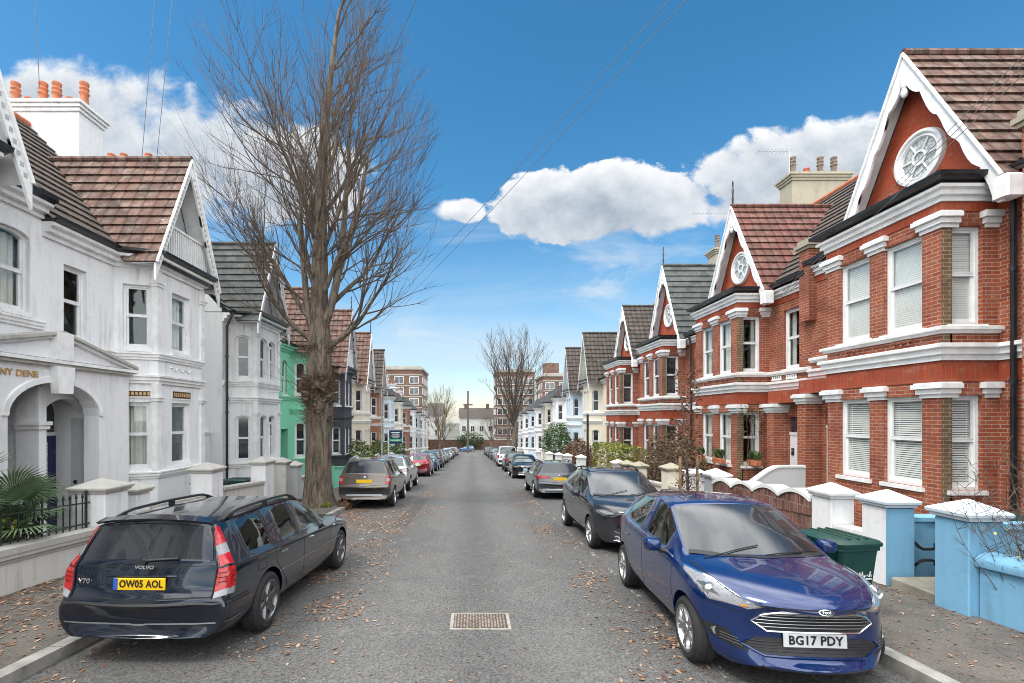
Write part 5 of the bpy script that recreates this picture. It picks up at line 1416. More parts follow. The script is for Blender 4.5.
# ------------------------------------------------------------------ garden walls and gate pillars
PG = 'gate pillars along the pavements'; WG = 'garden walls along the pavements'
def pillar(x0, x1, y0, y1, h, label, m='stucco_white', capm='paint_trim', style='pyr', m2=None):
    yc = (y0+y1)/2; zb = g(yc)+.12; r = empty('gate_pillar', ((x0+x1)/2, yc, zb)); tag(r, label, 'pillar', PG)
    a, b = (x1-x0)/2, (y1-y0)/2; mb = MB(); hb = h-.24
    mb.rbox(-a, a, -b, b, -.15, hb, m, .012)
    if m2:
        mb.box(-a-.004, -a+.02, -b-.004, b, -.15, hb-.003, m2[0]); mb.box(-a-.003, a+.004, -b-.005, -b+.02, -.15, hb-.004, m2[1])
    mb.build('shaft', r)
    mb = MB()
    def rg(e, z): return [(-a-e,-b-e,z),(a+e,-b-e,z),(a+e,b+e,z),(-a-e,b+e,z)]
    mb.loft([rg(-.01,hb+.002), rg(.03,hb+.012), rg(.035,hb+.05), rg(.06,hb+.06), rg(.065,hb+.095), rg(.05,hb+.11), rg(-min(a,b)+.01, h)], capm, True, True); mb.build('cap', r)
    return r
def gwall(x, t, y0, y1, h, label, m, cap='flat', capm='coping', h2=None):
    yc = (y0+y1)/2; r = empty('garden_wall', (x, yc, 0)); tag(r, label, 'wall', WG); h2 = h2 or h
    mb = MB(); n = max(1, int((y1-y0)/.5))
    def top(y): return g(y)+.12 + h + (h2-h)*(y-y0)/(y1-y0)
    def slab(x0, x1, d0, d1, mm):
        for k in range(n):
            ya, yb = y0+(y1-y0)*k/n, y0+(y1-y0)*(k+1)/n
            p = [(x0,ya-yc),(x1,ya-yc),(x1,yb-yc),(x0,yb-yc)]
            za, zb_ = top(ya), top(yb)
            lo = lambda q: (g(yc+q)-.15) if d0 is None else top(yc+q)+d0
            P = [(a, b, lo(b)) for a, b in p] + [(a, b, top(yc+b)+d1) for a, b in p]
            fs = [(0,3,2,1),(4,5,6,7),(1,2,6,5),(3,0,4,7)]
            if k == 0: fs.append((0,1,5,4))
            if k == n-1: fs.append((2,3,7,6))
            mb.faces(P, fs, mm)
    slab(-t/2, t/2, None, -.003, m); mb.build('wall', r)
    mb = MB()
    if cap == 'flat': slab(-t/2-.05, t/2+.05, 0, .07, capm)
    elif cap == 'moulded': slab(-t/2-.02, t/2+.02, -.16, -.11, capm); slab(-t/2-.05, t/2+.05, -.107, -.05, capm); slab(-t/2-.08, t/2+.06, -.047, .04, capm)
    elif cap == 'round':
        A = [(math.cos(PI*k/8)*(t/2+.06), .11*math.sin(PI*k/8)) for k in range(9)]
        A = [(t/2+.05,-.06)] + A + [(-t/2-.05,-.06)]
        rings = []
        for k in range(n+1):
            y = y0+(y1-y0)*k/n; rings.append([(a, y-yc, top(y)+b) for a, b in A])
        mb.loft(rings, capm, True, True, smooth=True)
    elif cap == 'scallop':
        K = 60; rings = []
        for k in range(K+1):
            y = y0+(y1-y0)*k/K; ph = (y-y0)/(y1-y0)*4; z = top(y) + .13*abs(math.sin(PI*ph))**.8 - .02
            rings.append([(-t/2-.05,y-yc,z-.02),(t/2+.05,y-yc,z-.02),(t/2+.05,y-yc,z+.05),(-t/2-.05,y-yc,z+.05)])
        mb.loft(rings, capm, True, True)
        K = 48; pr = MB()
        for k in range(K):
            y = y0+(y1-y0)*(k+.5)/K; ph = (y-y0)/(y1-y0)*4; z = top(y)+.13*abs(math.sin(PI*ph))**.8-.045; w = (y1-y0)/K/2-.004; j = RN.uniform(0,.02)
            pr.box(-t/2+.01-j, t/2-.01, y-yc-w, y-yc+w, top(y)-.004, max(z, top(y)+.0), 'brick_clinker'); pr.box(-t/2-.012-j, -t/2+.01, y-yc-w, y-yc+w, top(y)-.28, max(z-.003, top(y)), 'brick_clinker')
        pr.build('brick_crest', r)
    mb.build('coping', r); return r
# right side
gwall(6.08, .26, 1.6, 5.60, .66, 'low sky-blue rendered wall with rounded coping at the right edge', 'stucco_blue', 'round', 'stucco_blue')
pillar(5.84, 6.26, 5.62, 6.04, 1.36, 'sky-blue gate pillar with white-blue cap, nearest on the right', 'stucco_blue', 'stucco_lightblue')
pillar(5.93, 6.33, 6.85, 7.26, 1.36, 'gate pillar painted half white half sky blue beside the stone step', 'stucco_blue', 'stucco_lightblue', m2=('stucco_white', 'stucco_blue'))
st = empty('garden_step', (6.6, 6.43, g(6.43)+.12)); tag(st, 'worn stone step between the two sky-blue gate pillars', 'step')
mb = MB(); mb.rbox(-.66, 1.4, -.36, .36, -.1, .13, 'path_stone', .02); mb.build('slab', st)
iw = empty('inner_garden_wall', (7.5, 7.12, g(7.1)+.1)); tag(iw, 'sky-blue garden side wall with two black hook handles, behind the half-white pillar', 'wall')
mb = MB(); mb.box(-1.15, 1.7, -.1, .1, -.1, .92, 'stucco_blue'); mb.build('wall', iw); mb = MB(); mb.box(-1.17, 1.72, -.14, .14, .923, .98, 'stucco_blue'); mb.build('coping', iw)
for z, s in ((.62, -1), (.30, 1)):
    mb = MB(); mb.tube([(-1.05,-.1,z),(-1.05,-.17,z),(-1.03,-.2,z+.05*s),(-.98,-.21,z+.08*s),(-.85,-.21,z+.08*s),(-.80,-.21,z+.06*s),(-.80,-.21,z)], .022, 8, 'paint_black'); mb.build('hook', iw)
iw = empty('inner_garden_wall', (7.7, 6.12, g(6.1)+.1)); tag(iw, 'sky-blue garden side wall running back from the nearest sky-blue pillar', 'wall')
mb = MB(); mb.box(-1.4, 1.6, -.09, .09, -.1, .98, 'stucco_blue'); mb.build('wall', iw); mb = MB(); mb.box(-1.42, 1.62, -.12, .12, .983, 1.05, 'stucco_blue'); mb.build('coping', iw)
pillar(5.95, 6.34, 7.92, 8.38, 1.37, 'plain white gate pillar between the green wheelie bin and the scalloped brick wall', 'stucco_white', 'paint_trim')
gwall(6.12, .2, 7.28, 7.90, .62, 'short low white wall with plants behind the wheelie bin', 'stucco_white', 'flat', 'paint_trim')
gwall(6.08, .24, 8.40, 11.78, 1.06, 'dark clinker brick wall with white scalloped coping', 'brick_clinker', 'scallop', 'paint_trim')
pillar(5.93, 6.35, 11.8, 12.24, 1.42, 'pale grey gate pillar at the far end of the scalloped brick wall', 'stucco_grey', 'paint_trim')
pillar(5.93, 6.33, 13.0, 13.42, 1.40, 'white gate pillar beside the staked sapling', 'stucco_white', 'paint_trim')
cw = empty('curved_wall', (7.6, 12.55, g(12.55)+.1)); tag(cw, 'grey rendered garden wall sweeping up in a smooth S curve to the porch', 'wall')
mb = MB(); K = 24; rings = []
for k in range(K+1):
    t = k/K; x = -1.0+2.1*t; f = t*t*(3-2*t) if t < .75 else 1; f = min(1, max(0, (t-.15)/.55)); f = f*f*(3-2*f); z = .86+.58*f
    rings.append([(x,-.08,-.1),(x,.08,-.1),(x,.08,z),(x,-.08,z)])
mb.loft(rings, 'stucco_grey', True, True); mb.build('wall', cw)
mb = MB(); mb.loft([[(q[3][0],-.105,q[3][2]+.003),(q[3][0],.105,q[3][2]+.003),(q[3][0],.105,q[3][2]+.05),(q[3][0],-.105,q[3][2]+.05)] for q in rings], 'paint_trim', True, True); mb.build('coping', cw)
pillar(5.93, 6.37, 14.5, 14.98, 1.45, 'cream stone gate pillar in front of the brown hedge', 'stucco_cream', 'stone')
pillar(5.93, 6.35, 17.3, 17.75, 1.40, 'cream stone gate pillar between the brown hedge and the clipped hedge, nearer of two', 'stucco_cream', 'stone')
pillar(5.93, 6.35, 18.7, 19.15, 1.40, 'cream stone gate pillar between the brown hedge and the clipped hedge, farther of two', 'stucco_cream', 'stone')
pillar(5.93, 6.33, 19.9, 20.3, 1.40, 'white gate pillar at the near end of the clipped yellow-green hedge', 'stucco_white', 'paint_trim')
gwall(6.1, .22, 13.44, 14.48, .7, 'low white wall between white and cream pillars on the right', 'stucco_white'); gwall(6.1, .22, 15.0, 17.28, .7, 'low cream wall under the brown hedge', 'stucco_cream'); gwall(6.1, .22, 20.32, 25.6, .75, 'low white wall under the clipped hedge', 'stucco_white')
for i, (y, l) in enumerate(((26.6, 'white gate pillar just past the clipped hedge'), (30.4, 'white gate pillar beside the rusty brown bush'), (33.5, 'white gate pillar past the rusty brown bush'), (37.5, 'white gate pillar in front of the cream stucco house'), (44., 'white gate pillar next to the tall green bush'))):
    pillar(5.9, 6.35, y, y+.45, 1.45, l, 'stucco_white', 'paint_trim')
    gwall(6.1, .22, y+.47, y+2.9, .7, l.replace('gate pillar', 'low wall beyond the pillar'), 'stucco_white')
# left side
gwall(-6.42, .30, 1.8, 8.12, .58, 'weathered white wall with moulded coping below the spiked railing', 'wall_old', 'moulded', 'coping')
pillar(-6.82, -6.25, 8.14, 8.70, 1.43, 'white gate pillar with wide cap at the end of the spiked railing', 'stucco_white', 'coping')
pillar(-6.86, -6.48, 9.25, 9.62, 1.30, 'smaller white gate pillar just beyond the wide-capped one', 'stucco_white', 'coping')
gwall(-6.5, .26, 9.64, 11.48, .74, 'low white wall below the canted bay of the pedimented house', 'wall_old', 'flat')
pillar(-6.78, -6.27, 11.5, 12.05, 1.58, 'tall white gate pillar with pyramid cap near the dark bin', 'stucco_white', 'coping')
gwall(-6.42, .24, 12.07, 14.46, .86, 'grimy white garden wall between two tall pillars on the left', 'wall_old', 'flat', h2=.84)
pillar(-6.72, -6.27, 14.5, 15.1, 1.64, 'tall white gate pillar before the slate-roofed house', 'stucco_white', 'coping')
pillar(-6.66, -6.27, 16.1, 16.5, 1.58, 'grimy white gate pillar, middle of the three by the big tree', 'wall_old', 'coping')
pillar(-6.62, -6.27, 17.2, 17.6, 1.42, 'grey-white gate pillar, nearest to the big tree trunk', 'stucco_grey', 'coping')
gwall(-6.42, .24, 17.62, 20.4, .75, 'low white wall behind the big tree trunk', 'wall_old')
pillar(-6.65, -6.27, 20.6, 21.0, 1.35, 'green gate pillar behind the big tree', 'stucco_green', 'stucco_green'); gwall(-6.42, .22, 21.9, 25.2, .95, 'bright green garden wall in front of the green house', 'stucco_green', 'flat', 'stucco_green', h2=.8)
for y, l, m in ((26.4, 'dark gate pillar in front of the navy-black house', 'stucco_dark'), (32.6, 'white gate pillar beyond the navy-black house', 'stucco_white'), (38., 'white gate pillar by the estate-agent board', 'stucco_white')):
    pillar(-6.65, -6.27, y, y+.4, 1.4, l, m, 'coping'); gwall(-6.42, .22, y+.42, y+4.5, .7, l.replace('gate pillar', 'low wall starting at the pillar'), m)
# spiked railing on the left wall
rl = empty('iron_railing', (-6.5, 5.1, 0)); tag(rl, 'black spiked iron railing on the weathered white wall', 'railing')
def rz_(y): return g(y)+.12+.62
y = 2.1
while y < 8.1:
    z = rz_(y); mb = MB(); mb.tube([(0,y-5.1,z),(0,y-5.1,z+.5),(0,y-5.1,z+.52),(0,y-5.1,z+.60)], [.011,.011,.022,.002], 6, 'iron'); mb.build('spike', rl); y += .125
for dz in (.07, .42):
    mb = MB(); mb.tube([(0,2.0-5.1,rz_(2.0)+dz),(0,8.12-5.1,rz_(8.12)+dz)], .014, 6, 'iron'); mb.build('rail', rl)
for y in (3.2, 5.6, 8.05):
    mb = MB(); mb.tube([(0,y-5.1,rz_(y)-.02),(0,y-5.1,rz_(y)+.58)], .02, 8, 'iron'); mb.lathe([(0,.06),(.03,.03),(.02,0)], 8, 'iron', (0,y-5.1,rz_(y)+.58)); mb.build('post', rl)

# ------------------------------------------------------------------ bins
def bin_(x, y, label, m='bin_green', rz=0, marks=False):
    r = empty('wheelie_bin', (x, y, g(y)+.12), rz); r.scale = (.92,.92,.90) if m == 'bin_green' else (1,1,1); tag(r, label, 'bin', 'wheelie bins')
    mb = MB()
    def rg(a, b, z, c=.04): return [(-a+c,-b,z),(a-c,-b,z),(a,-b+c,z),(a,b-c,z),(a-c,b,z),(-a+c,b,z),(-a,b-c,z),(-a,-b+c,z)]
    mb.loft([rg(.21,.25,.03), rg(.23,.27,.35), rg(.27,.32,.92), rg(.29,.34,.93), rg(.29,.34,.98)], m, True, True); mb.build('body', r)
    mb = MB(); mb.loft([rg(.30,.36,.985), rg(.305,.365,1.02), rg(.28,.34,1.05), rg(.20,.26,1.075)], m, True, True)
    for k in (-.12, 0, .12): mb.box(k-.015, k+.015, -.30, .30, 1.05, 1.082, m)
    mb.tube([(-.24,.38,1.0),(.24,.38,1.0)], .022, 8, m); mb.build('lid', r)
    for s in (-1, 1):
        w = MB(); w.lathe([(.02,-.03),(.10,-.03),(.105,0),(.10,.03),(.02,.03)], 16, 'rubber', (s*.25,.24,.10), axis='x'); w.build('wheel', r)
    if marks:
        w = MB()
        for k in range(9): w.tube([(-.16+k*.036,-.293-.02,.60+.02*math.sin(k*2)),(-.15+k*.036,-.296-.02,.64+.03*math.sin(k*1.7)),(-.135+k*.036,-.293-.02,.60)], .006, 5, 'print_white')
        w.box(-.15,.16,-.318,-.300,.565,.575,'print_white'); w.build('printed_mark', r)
    return r
bin_(4.36, 5.70, 'green wheelie bin with white print standing on the pavement behind the blue hatchback', marks=True, rz=.12)
bin_(7.02, 6.5, 'green wheelie bin with its lid just showing over the nearest sky-blue pillar').location.z += .17
bin_(-7.0, 12.75, 'black wheelie bin behind the grimy white garden wall', 'bin_black', PI/2); bin_(-7.25, 14.9, 'dark green wheelie bin in front of the slate-roofed house', 'bin_green', PI/2)
# ------------------------------------------------------------------ posts, pole, sign, wires
po = empty('sign_post', (4.62, 19.1, g(19.1)+.12)); tag(po, 'thin black metal post at the kerb near the clipped hedge', 'post')
mb = MB(); mb.tube([(0,0,0),(0,0,3.2)], .045, 10, 'paint_black'); mb.lathe([(.07,0),(.07,.9),(.05,.95)], 12, 'paint_black'); mb.lathe([(.05,3.2),(.03,3.24),(0,3.25)], 10, 'paint_black'); mb.build('shaft', po)
lp = empty('street_lamp', (-4.45, 23.6, g(23.6)+.12)); tag(lp, 'slim grey street lamp on the left pavement beyond the brown off-roader', 'street lamp')
mb = MB(); mb.lathe([(.085,0),(.085,1.1),(.05,1.2),(.04,4.6),(.035,4.7)], 12, 'pole_grey'); mb.build('column', lp)
mb = MB(); mb.tube([(0,0,4.65),(.1,0,4.74),(.42,0,4.78)], .025, 8, 'pole_grey'); mb.build('arm', lp); mb = MB(); mb.rbox(.36,.85,-.09,.09,4.74,4.83,'paint_grey',.03); mb.build('lantern', lp)
sg = empty('sale_board', (-6.2, 35.5, g(35.5)+.12)); tag(sg, 'navy estate-agent board with a green band on a white post', 'sign')
mb = MB(); mb.box(-.04,.04,-.04,.04,0,3.1,'paint_white'); mb.build('post', sg)
mb = MB(); mb.box(.05,1.0,-.02,.02,2.05,3.05,'sign_navy'); mb.box(.05,1.0,-.024,-.0205,2.22,2.42,'sign_green')
for z, a, b in ((2.86,.2,.85),(2.74,.28,.78),(2.60,.2,.86),(2.52,.3,.74)): mb.box(a,b,-.024,-.0205,z,z+.05,'print_white')
mb.box(.2,.85,-.028,-.0245,2.29,2.34,'print_white'); mb.build('board', sg)
tp = empty('telegraph_pole', (-.95, 112, g(112))); tag(tp, 'tall telegraph pole with a cross arm at the far end of the street', 'pole')
mb = MB(); mb.tube([(0,0,0),(0,0,14.6)], [.26,.20], 10, 'pole_wood'); mb.build('shaft', tp)
mb = MB(); mb.box(-1.1,1.1,-.09,.09,11.2,11.5,'pole_wood'); 
for x in (-.95,-.5,.5,.95): mb.lathe([(.06,0),(.08,.12),(.03,.2)], 8, 'paint_grey', (x,0,11.5))
mb.build('cross_arm', tp)
def wire(a, b, sag, label):
    a, b = Vector(a), Vector(b); n = 24
    pts = [a.lerp(b, k/n) - Vector((0,0,sag*4*(k/n)*(1-k/n))) for k in range(n+1)]
    mb = MB(); mb.tube(pts, [.0040+.00026*max(0, p.y) for p in pts], 5, 'pole_grey'); tag(mb.build('overhead_wire'), label, 'wire', 'overhead wires')
top = Vector((-.95, 112, g(112)+14.4))
wire((-7.8,36.7,9.3), (5.2,3.2,9.3), .25, 'overhead wire crossing the street in front of the clouds, left one of the pair')
wire((-7.3,36.9,9.2), (5.36,3.2,9.25), .28, 'overhead wire crossing the street in front of the clouds, right one of the pair')
wire((-7.8,21.3,9.2), (1.0,4.2,9.2), .15, 'overhead wire passing behind the big tree top')
wire((-9.5,10.5,9.4), (-7.6,8,15.5), .1, 'overhead wire rising from the white chimney at the far left')
wire((-9.0,13,8.9), (-5.6,9,15.), .15, 'overhead wire rising from the brown tiled gable, left of two'); wire((-8.6,13,8.9), (-5.2,9,15.), .15, 'overhead wire rising from the brown tiled gable, right of two')
for i, dz in enumerate((0, .14, .28)):
    wire((9.72, 15.2, 5.85+dz*.6), (7.4, 5.2, 7.25+dz), .12, ('lowest', 'middle', 'topmost')[i]+' service wire crossing the gutter of the nearest red brick house')

# ------------------------------------------------------------------ cars in their places
def put(r, x, y, rz, label, group=None):
    m = Matrix.Rotation(-math.atan(SL), 4, 'X') @ Matrix.Rotation(rz, 4, 'Z')
    r.location = (x, y, g(y)+.004); r.rotation_euler = m.to_euler(); tag(r, label, 'car' if 'van' not in r.name else 'van', 'cars parked along both kerbs'); return r
F, B = PI, 0
put(hatch('car_blue', 'a', front_txt='BG17 PDY'), 3.05, 5.84, PI-.065, 'deep blue hatchback with plate BG17 PDY parked nearest on the right')
put(estate('car_navy', 'a', 'estate_low', (1,1,.968), rear_txt='OW05 AOL'), -3.21, 6.93, -.03, 'dark navy estate car with plate OW05 AOL parked nearest on the left')
put(hatch('car_dark', 'b', 'mpv', (1.05,1.09,1.06), .32, rails=True, spokes=5), 3.32, 11.15, PI, 'black people carrier with roof rails facing us behind the blue hatchback')
put(estate('car_grey', 'b', 'estate_long', (1.03,1.05,1.0), .33, rear_txt=None, rim='alloy'), 3.40, 20.8, 0, 'grey estate car with yellow rear plate seen from behind on the right')
put(estate('car_taupe', 'c', 'suv', (1.0,.9,1.13), .345, .02, rear_txt=None, rim='alloy'), -3.56, 17.75, 0, 'brown boxy off-roader seen from behind, just past the big tree')
FAR = dict(far=True, plates=True)
put(hatch('car_black', 'b', 'hatch2', (1.02,1.03,1.0), far=True), 3.38, 31.2, PI, 'black hatchback facing us, fourth in the right row')
put(estate('car_dark', 'b', 'suv2', (1.0,.93,1.08), .34, far=True), 3.4, 38.6, 0, 'dark car with red tail lights just in front of the white van')
put(van('car_white'), 3.35, 47.2, 0, 'white panel van seen from behind, taller than the cars around it')
put(estate('car_silver', 'b', 'suv3', (1.02,.95,1.12), .35, .02, far=True, rim='alloy'), -3.75, 23.5, 0, 'silver off-roader seen from behind ahead of the brown one')
put(hatch('car_red', 'b', 'hatch3', (1.0,1.02,1.02), far=True), -3.62, 33.2, 0, 'dark red hatchback seen from behind in the left row')
put(hatch('car_mid_blue', 'b', 'hatch3', (1.0,1.02,1.02), far=True), -3.6, 39.0, PI, 'blue hatchback facing us behind the dark red one')
far_r = [(53.3,'car_silver','h',F,'silver hatchback directly beyond the white van'), (58.8,'car_red','h',B,'dark red hatchback, second beyond the white van'), (64.2,'car_grey','e',F,'grey estate car, third beyond the white van'), (69.8,'car_beige','h',B,'beige hatchback, fourth beyond the white van'),
         (75.4,'car_black','e',B,'black estate car, fifth beyond the white van'), (81.,'car_silver','h',F,'silver hatchback, sixth beyond the white van'), (87,'car_dark','h',B,'dark hatchback, seventh beyond the white van'), (93.5,'car_mid_blue','e',F,'blue estate car, eighth beyond the white van'), (101,'car_black','h',B,'last dark hatchback at the far end of the right row')]
far_l = [(44.5,'car_dark','e',B,'black off-roader beyond the blue hatchback in the left row'), (50.2,'car_beige','e',B,'beige estate car, sixth place up the left row'), (55.8,'car_silver','h',F,'silver hatchback midway up the left row'), (61.4,'car_black','h',B,'black hatchback after the silver one in the left row'),
         (67.,'car_white','h',F,'white hatchback far up the left row'), (72.8,'car_grey','e',B,'grey estate car far up the left row'), (78.6,'car_dark','h',B,'dark hatchback between the grey estate and the far red car'), (84.5,'car_red','h',B,'far red hatchback near the end of the left row'), (90.5,'car_silver','e',F,'silver estate car near the end of the left row'), (97,'car_black','h',B,'last dark hatchback of the left row')]
for lst, x in ((far_r, 3.4), (far_l, -3.62)):
    for y, c, k, rz, l in lst:
        r = hatch(c, 'b', 'hatch3', (1.0,1.02,1.02), far=True) if k == 'h' else estate(c, 'b', 'suv2', (1.0,.93,1.08), .34, far=True)
        put(r, x+RN.uniform(-.08,.08), y, rz, l)
r = hatch('car_sky', 'b', 'hatch3', (1.0,1.02,1.02), far=True); put(r, -1.3, 122.5, PI/2, 'light blue car crossing side-on at the far end of the street'); r.rotation_euler = (0,0,PI/2)

# ------------------------------------------------------------------ far end of the street
fw = empty('boundary_wall', (-4, 131, g(131))); tag(fw, 'long brown brick boundary wall closing the far end of the street', 'wall')
mb = MB(); mb.box(-22, 30, 0, .4, -.3, 2.6, 'brick_brown'); mb.build('wall', fw); mb = MB(); mb.box(-22.05, 30.05, -.05, .45, 2.603, 2.75, 'coping'); mb.build('coping', fw)
def block(name, x, y, w, d, h, label, m, rows, cols, bands=None, roof='slate', pitched=False, winm=1.2, wh=1.4, z0=1.0):
    r = empty(name, (x, y, g(y))); tag(r, label, 'building')
    mb = MB(); mb.box(-w/2, w/2, 0, d, -.5, h, m); mb.build('wall', r)
    sp = (h-z0-.6)/rows
    if bands:
        b = MB()
        for k in range(rows): zz = z0+k*sp; b.box(-w/2-.08, w/2+.08, -.12, d+.08, zz+wh+.35, zz+wh+.62, bands)
        b.build('band', r)
    wm = MB(); wm.box(-winm/2, winm/2, -.02, .02, 0, wh, 'pane_far'); wme = wm.mesh('window')
    fm = MB()
    for a, b_, c, d_ in ((-winm/2-.1,winm/2+.1,-.1,0),(-winm/2-.1,winm/2+.1,wh,wh+.1),(-winm/2-.1,-winm/2,0,wh),(winm/2,winm/2+.1,0,wh),(-.05,.05,0,wh)): fm.box(a,b_,-.08,.02,c,d_,'paint_white')
    fme = fm.mesh('frame')
    for k in range(rows):
        for c in range(cols):
            o = link('window', wme, r, (-w/2+w*(c+.5)/cols, -.02, z0+k*sp)); link('frame', fme, o)
    for s in (-1, 1):
        n = max(1, int(d/4.5))
        if n and d > 6:
            for k in range(rows):
                for c in range(n):
                    o = link('window', wme, r, (s*(w/2+.02), d*(c+.5)/n, z0+k*sp), (0,0,PI/2 if s > 0 else -PI/2)); link('frame', fme, o)
    mb = MB()
    if pitched:
        for q in ([(-w/2-.3,-.3,h),(w/2+.3,-.3,h),(w/2+.3,d/2,h+d*.36),(-w/2-.3,d/2,h+d*.36)], [(w/2+.3,d+.3,h),(-w/2-.3,d+.3,h),(-w/2-.3,d/2,h+d*.36),(w/2+.3,d/2,h+d*.36)]): mb.poly(q, roof)
        for s in (-1, 1): mb.poly([(s*w/2,0,h),(s*w/2,d,h),(s*w/2,d/2,h+d*.35)] if s > 0 else [(s*w/2,d,h),(s*w/2,0,h),(s*w/2,d/2,h+d*.35)], m)
    else: mb.box(-w/2-.3, w/2+.3, -.3, d+.3, h+.003, h+.5, 'concrete_far'); mb.box(-w/2+.4, w/2-.4, .4, d-.4, h+.503, h+.9, 'concrete_far')
    rf = mb.build('roof', r)
    return r, rf
block('block_of_flats', -19.5, 116, 14.5, 16, 20.2, 'tall brown brick block of flats with white bands, left end of the street', 'brick_brown', 7, 4, 'concrete_far', winm=2., wh=1.5)
b2, _ = block('block_of_flats', 12.3, 136, 11, 14, 21.6, 'brick block of flats with rows of white windows behind the far bare tree', 'brick_brown', 7, 3, 'concrete_far', winm=2.6, wh=1.6)
b3, _ = block('block_of_flats', 24.8, 120, 14, 14, 19.0, 'red brick block of flats with white bands above the right-hand roofs', 'brick_brown', 7, 4, 'concrete_far', winm=2., wh=1.5)
mb = MB(); mb.box(-6.2,-2.6,2,6,19.9,22.6,'brick_brown'); mb.build('stair_tower', b3)
block('rendered_house', -13.2, 140, 9, 10, 9.5, 'white rendered villa with slate roof at the far end, left of the pole', 'render_far', 3, 3, None, 'slate', True, 1.1, 1.6)
r_, rf_ = block('rendered_house', 1.6, 150, 11, 9, 8.6, 'white rendered house with brown roof straight ahead at the far end', 'render_far', 2, 4, None, 'tile_dark', True, 1.1, 1.6)
for x in (-3.6, 3.4): mb = MB(); mb.box(x-.5,x+.5,4,5,11.,13.2,'brick_brown'); mb.build('chimney', rf_)
block('rendered_house', 40, 150, 22, 10, 11.5, 'pale rendered terrace behind the flats on the far right', 'render_far', 3, 6, None, 'slate', True); block('rendered_house', -44, 150, 24, 10, 11.5, 'pale rendered terrace behind the flats on the far left', 'render_far', 3, 6, None, 'slate', True)
# ------------------------------------------------------------------ trees
def rnd_perp(d, r):
    a = Vector((r.gauss(0,1), r.gauss(0,1), r.gauss(0,1))); a -= d*a.dot(d)
    return a.normalized() if a.length > 1e-4 else d.orthogonal().normalized()
def limb(mb, p, d, length, r0, r1, nseg, up, wob, rr, n, m):
    """one wandering tube; returns its points and directions"""
    pts = [Vector(p)]; d = Vector(d).normalized(); ds = [d]
    for k in range(nseg):
        d = (d + rnd_perp(d, rr)*wob + Vector((0,0,up))).normalized()
        pts.append(pts[-1] + d*(length/nseg)); ds.append(d)
    rad = [r0+(r1-r0)*(k/nseg)**.85 for k in range(nseg+1)]
    mb.tube(pts, rad, n, m, cap=False); return pts, ds, rad
def crown_of(mb, p, d, L, r, lev, rr, m, up, env, dens=1.):
    sides = (7, 5, 4, 3, 3)[min(lev, 4)]
    pts, ds, rad = limb(mb, p, d, L, r, r*(.45 if lev < 3 else .25), (7,6,5,4,3)[min(lev,4)], up*(1.0 if lev else .5), (.13,.16,.15,.11,.09)[min(lev,4)], rr, sides, m)
    if lev >= env['max']: return
    n = env['n'][lev]; n = max(1, int(n*dens*rr.uniform(.75,1.25)+.5))
    for k in range(n):
        t = rr.uniform(.22 if lev else .3, 1.) if k else 1.
        i = min(len(pts)-1, int(t*(len(pts)-1)+.5)); q = pts[i]; dd = ds[i]
        ang = math.radians(rr.uniform(*env['ang'][lev])) * (.55 if k == 0 else 1)
        nd = (dd*math.cos(ang) + rnd_perp(dd, rr)*math.sin(ang)); nd.z = nd.z*.8 + env['lift']; nd.normalize()
        l = L*rr.uniform(*env['len'][lev])*(1.05-.35*t)
        e = q + nd*l
        if env['inside'](e) is False: l *= .55
        crown_of(mb, q, nd, l, max(rad[i]*rr.uniform(.5,.68), env['rmin']), lev+1, rr, m, up, env)
def burr(mb, c, r, rr, m):
    bm = bmesh.new(); bmesh.ops.create_icosphere(bm, subdivisions=4, radius=r)
    from mathutils import noise
    off = Vector((rr.uniform(-9,9),)*3)
    for v in bm.verts: v.co *= 1 + .55*noise.fractal(v.co*5.5/r*.35+off, .5, 2.3, 6)
    mb.faces([v.co+Vector(c) for v in bm.verts], [[v.index for v in f.verts] for f in bm.faces], m, True); bm.free()

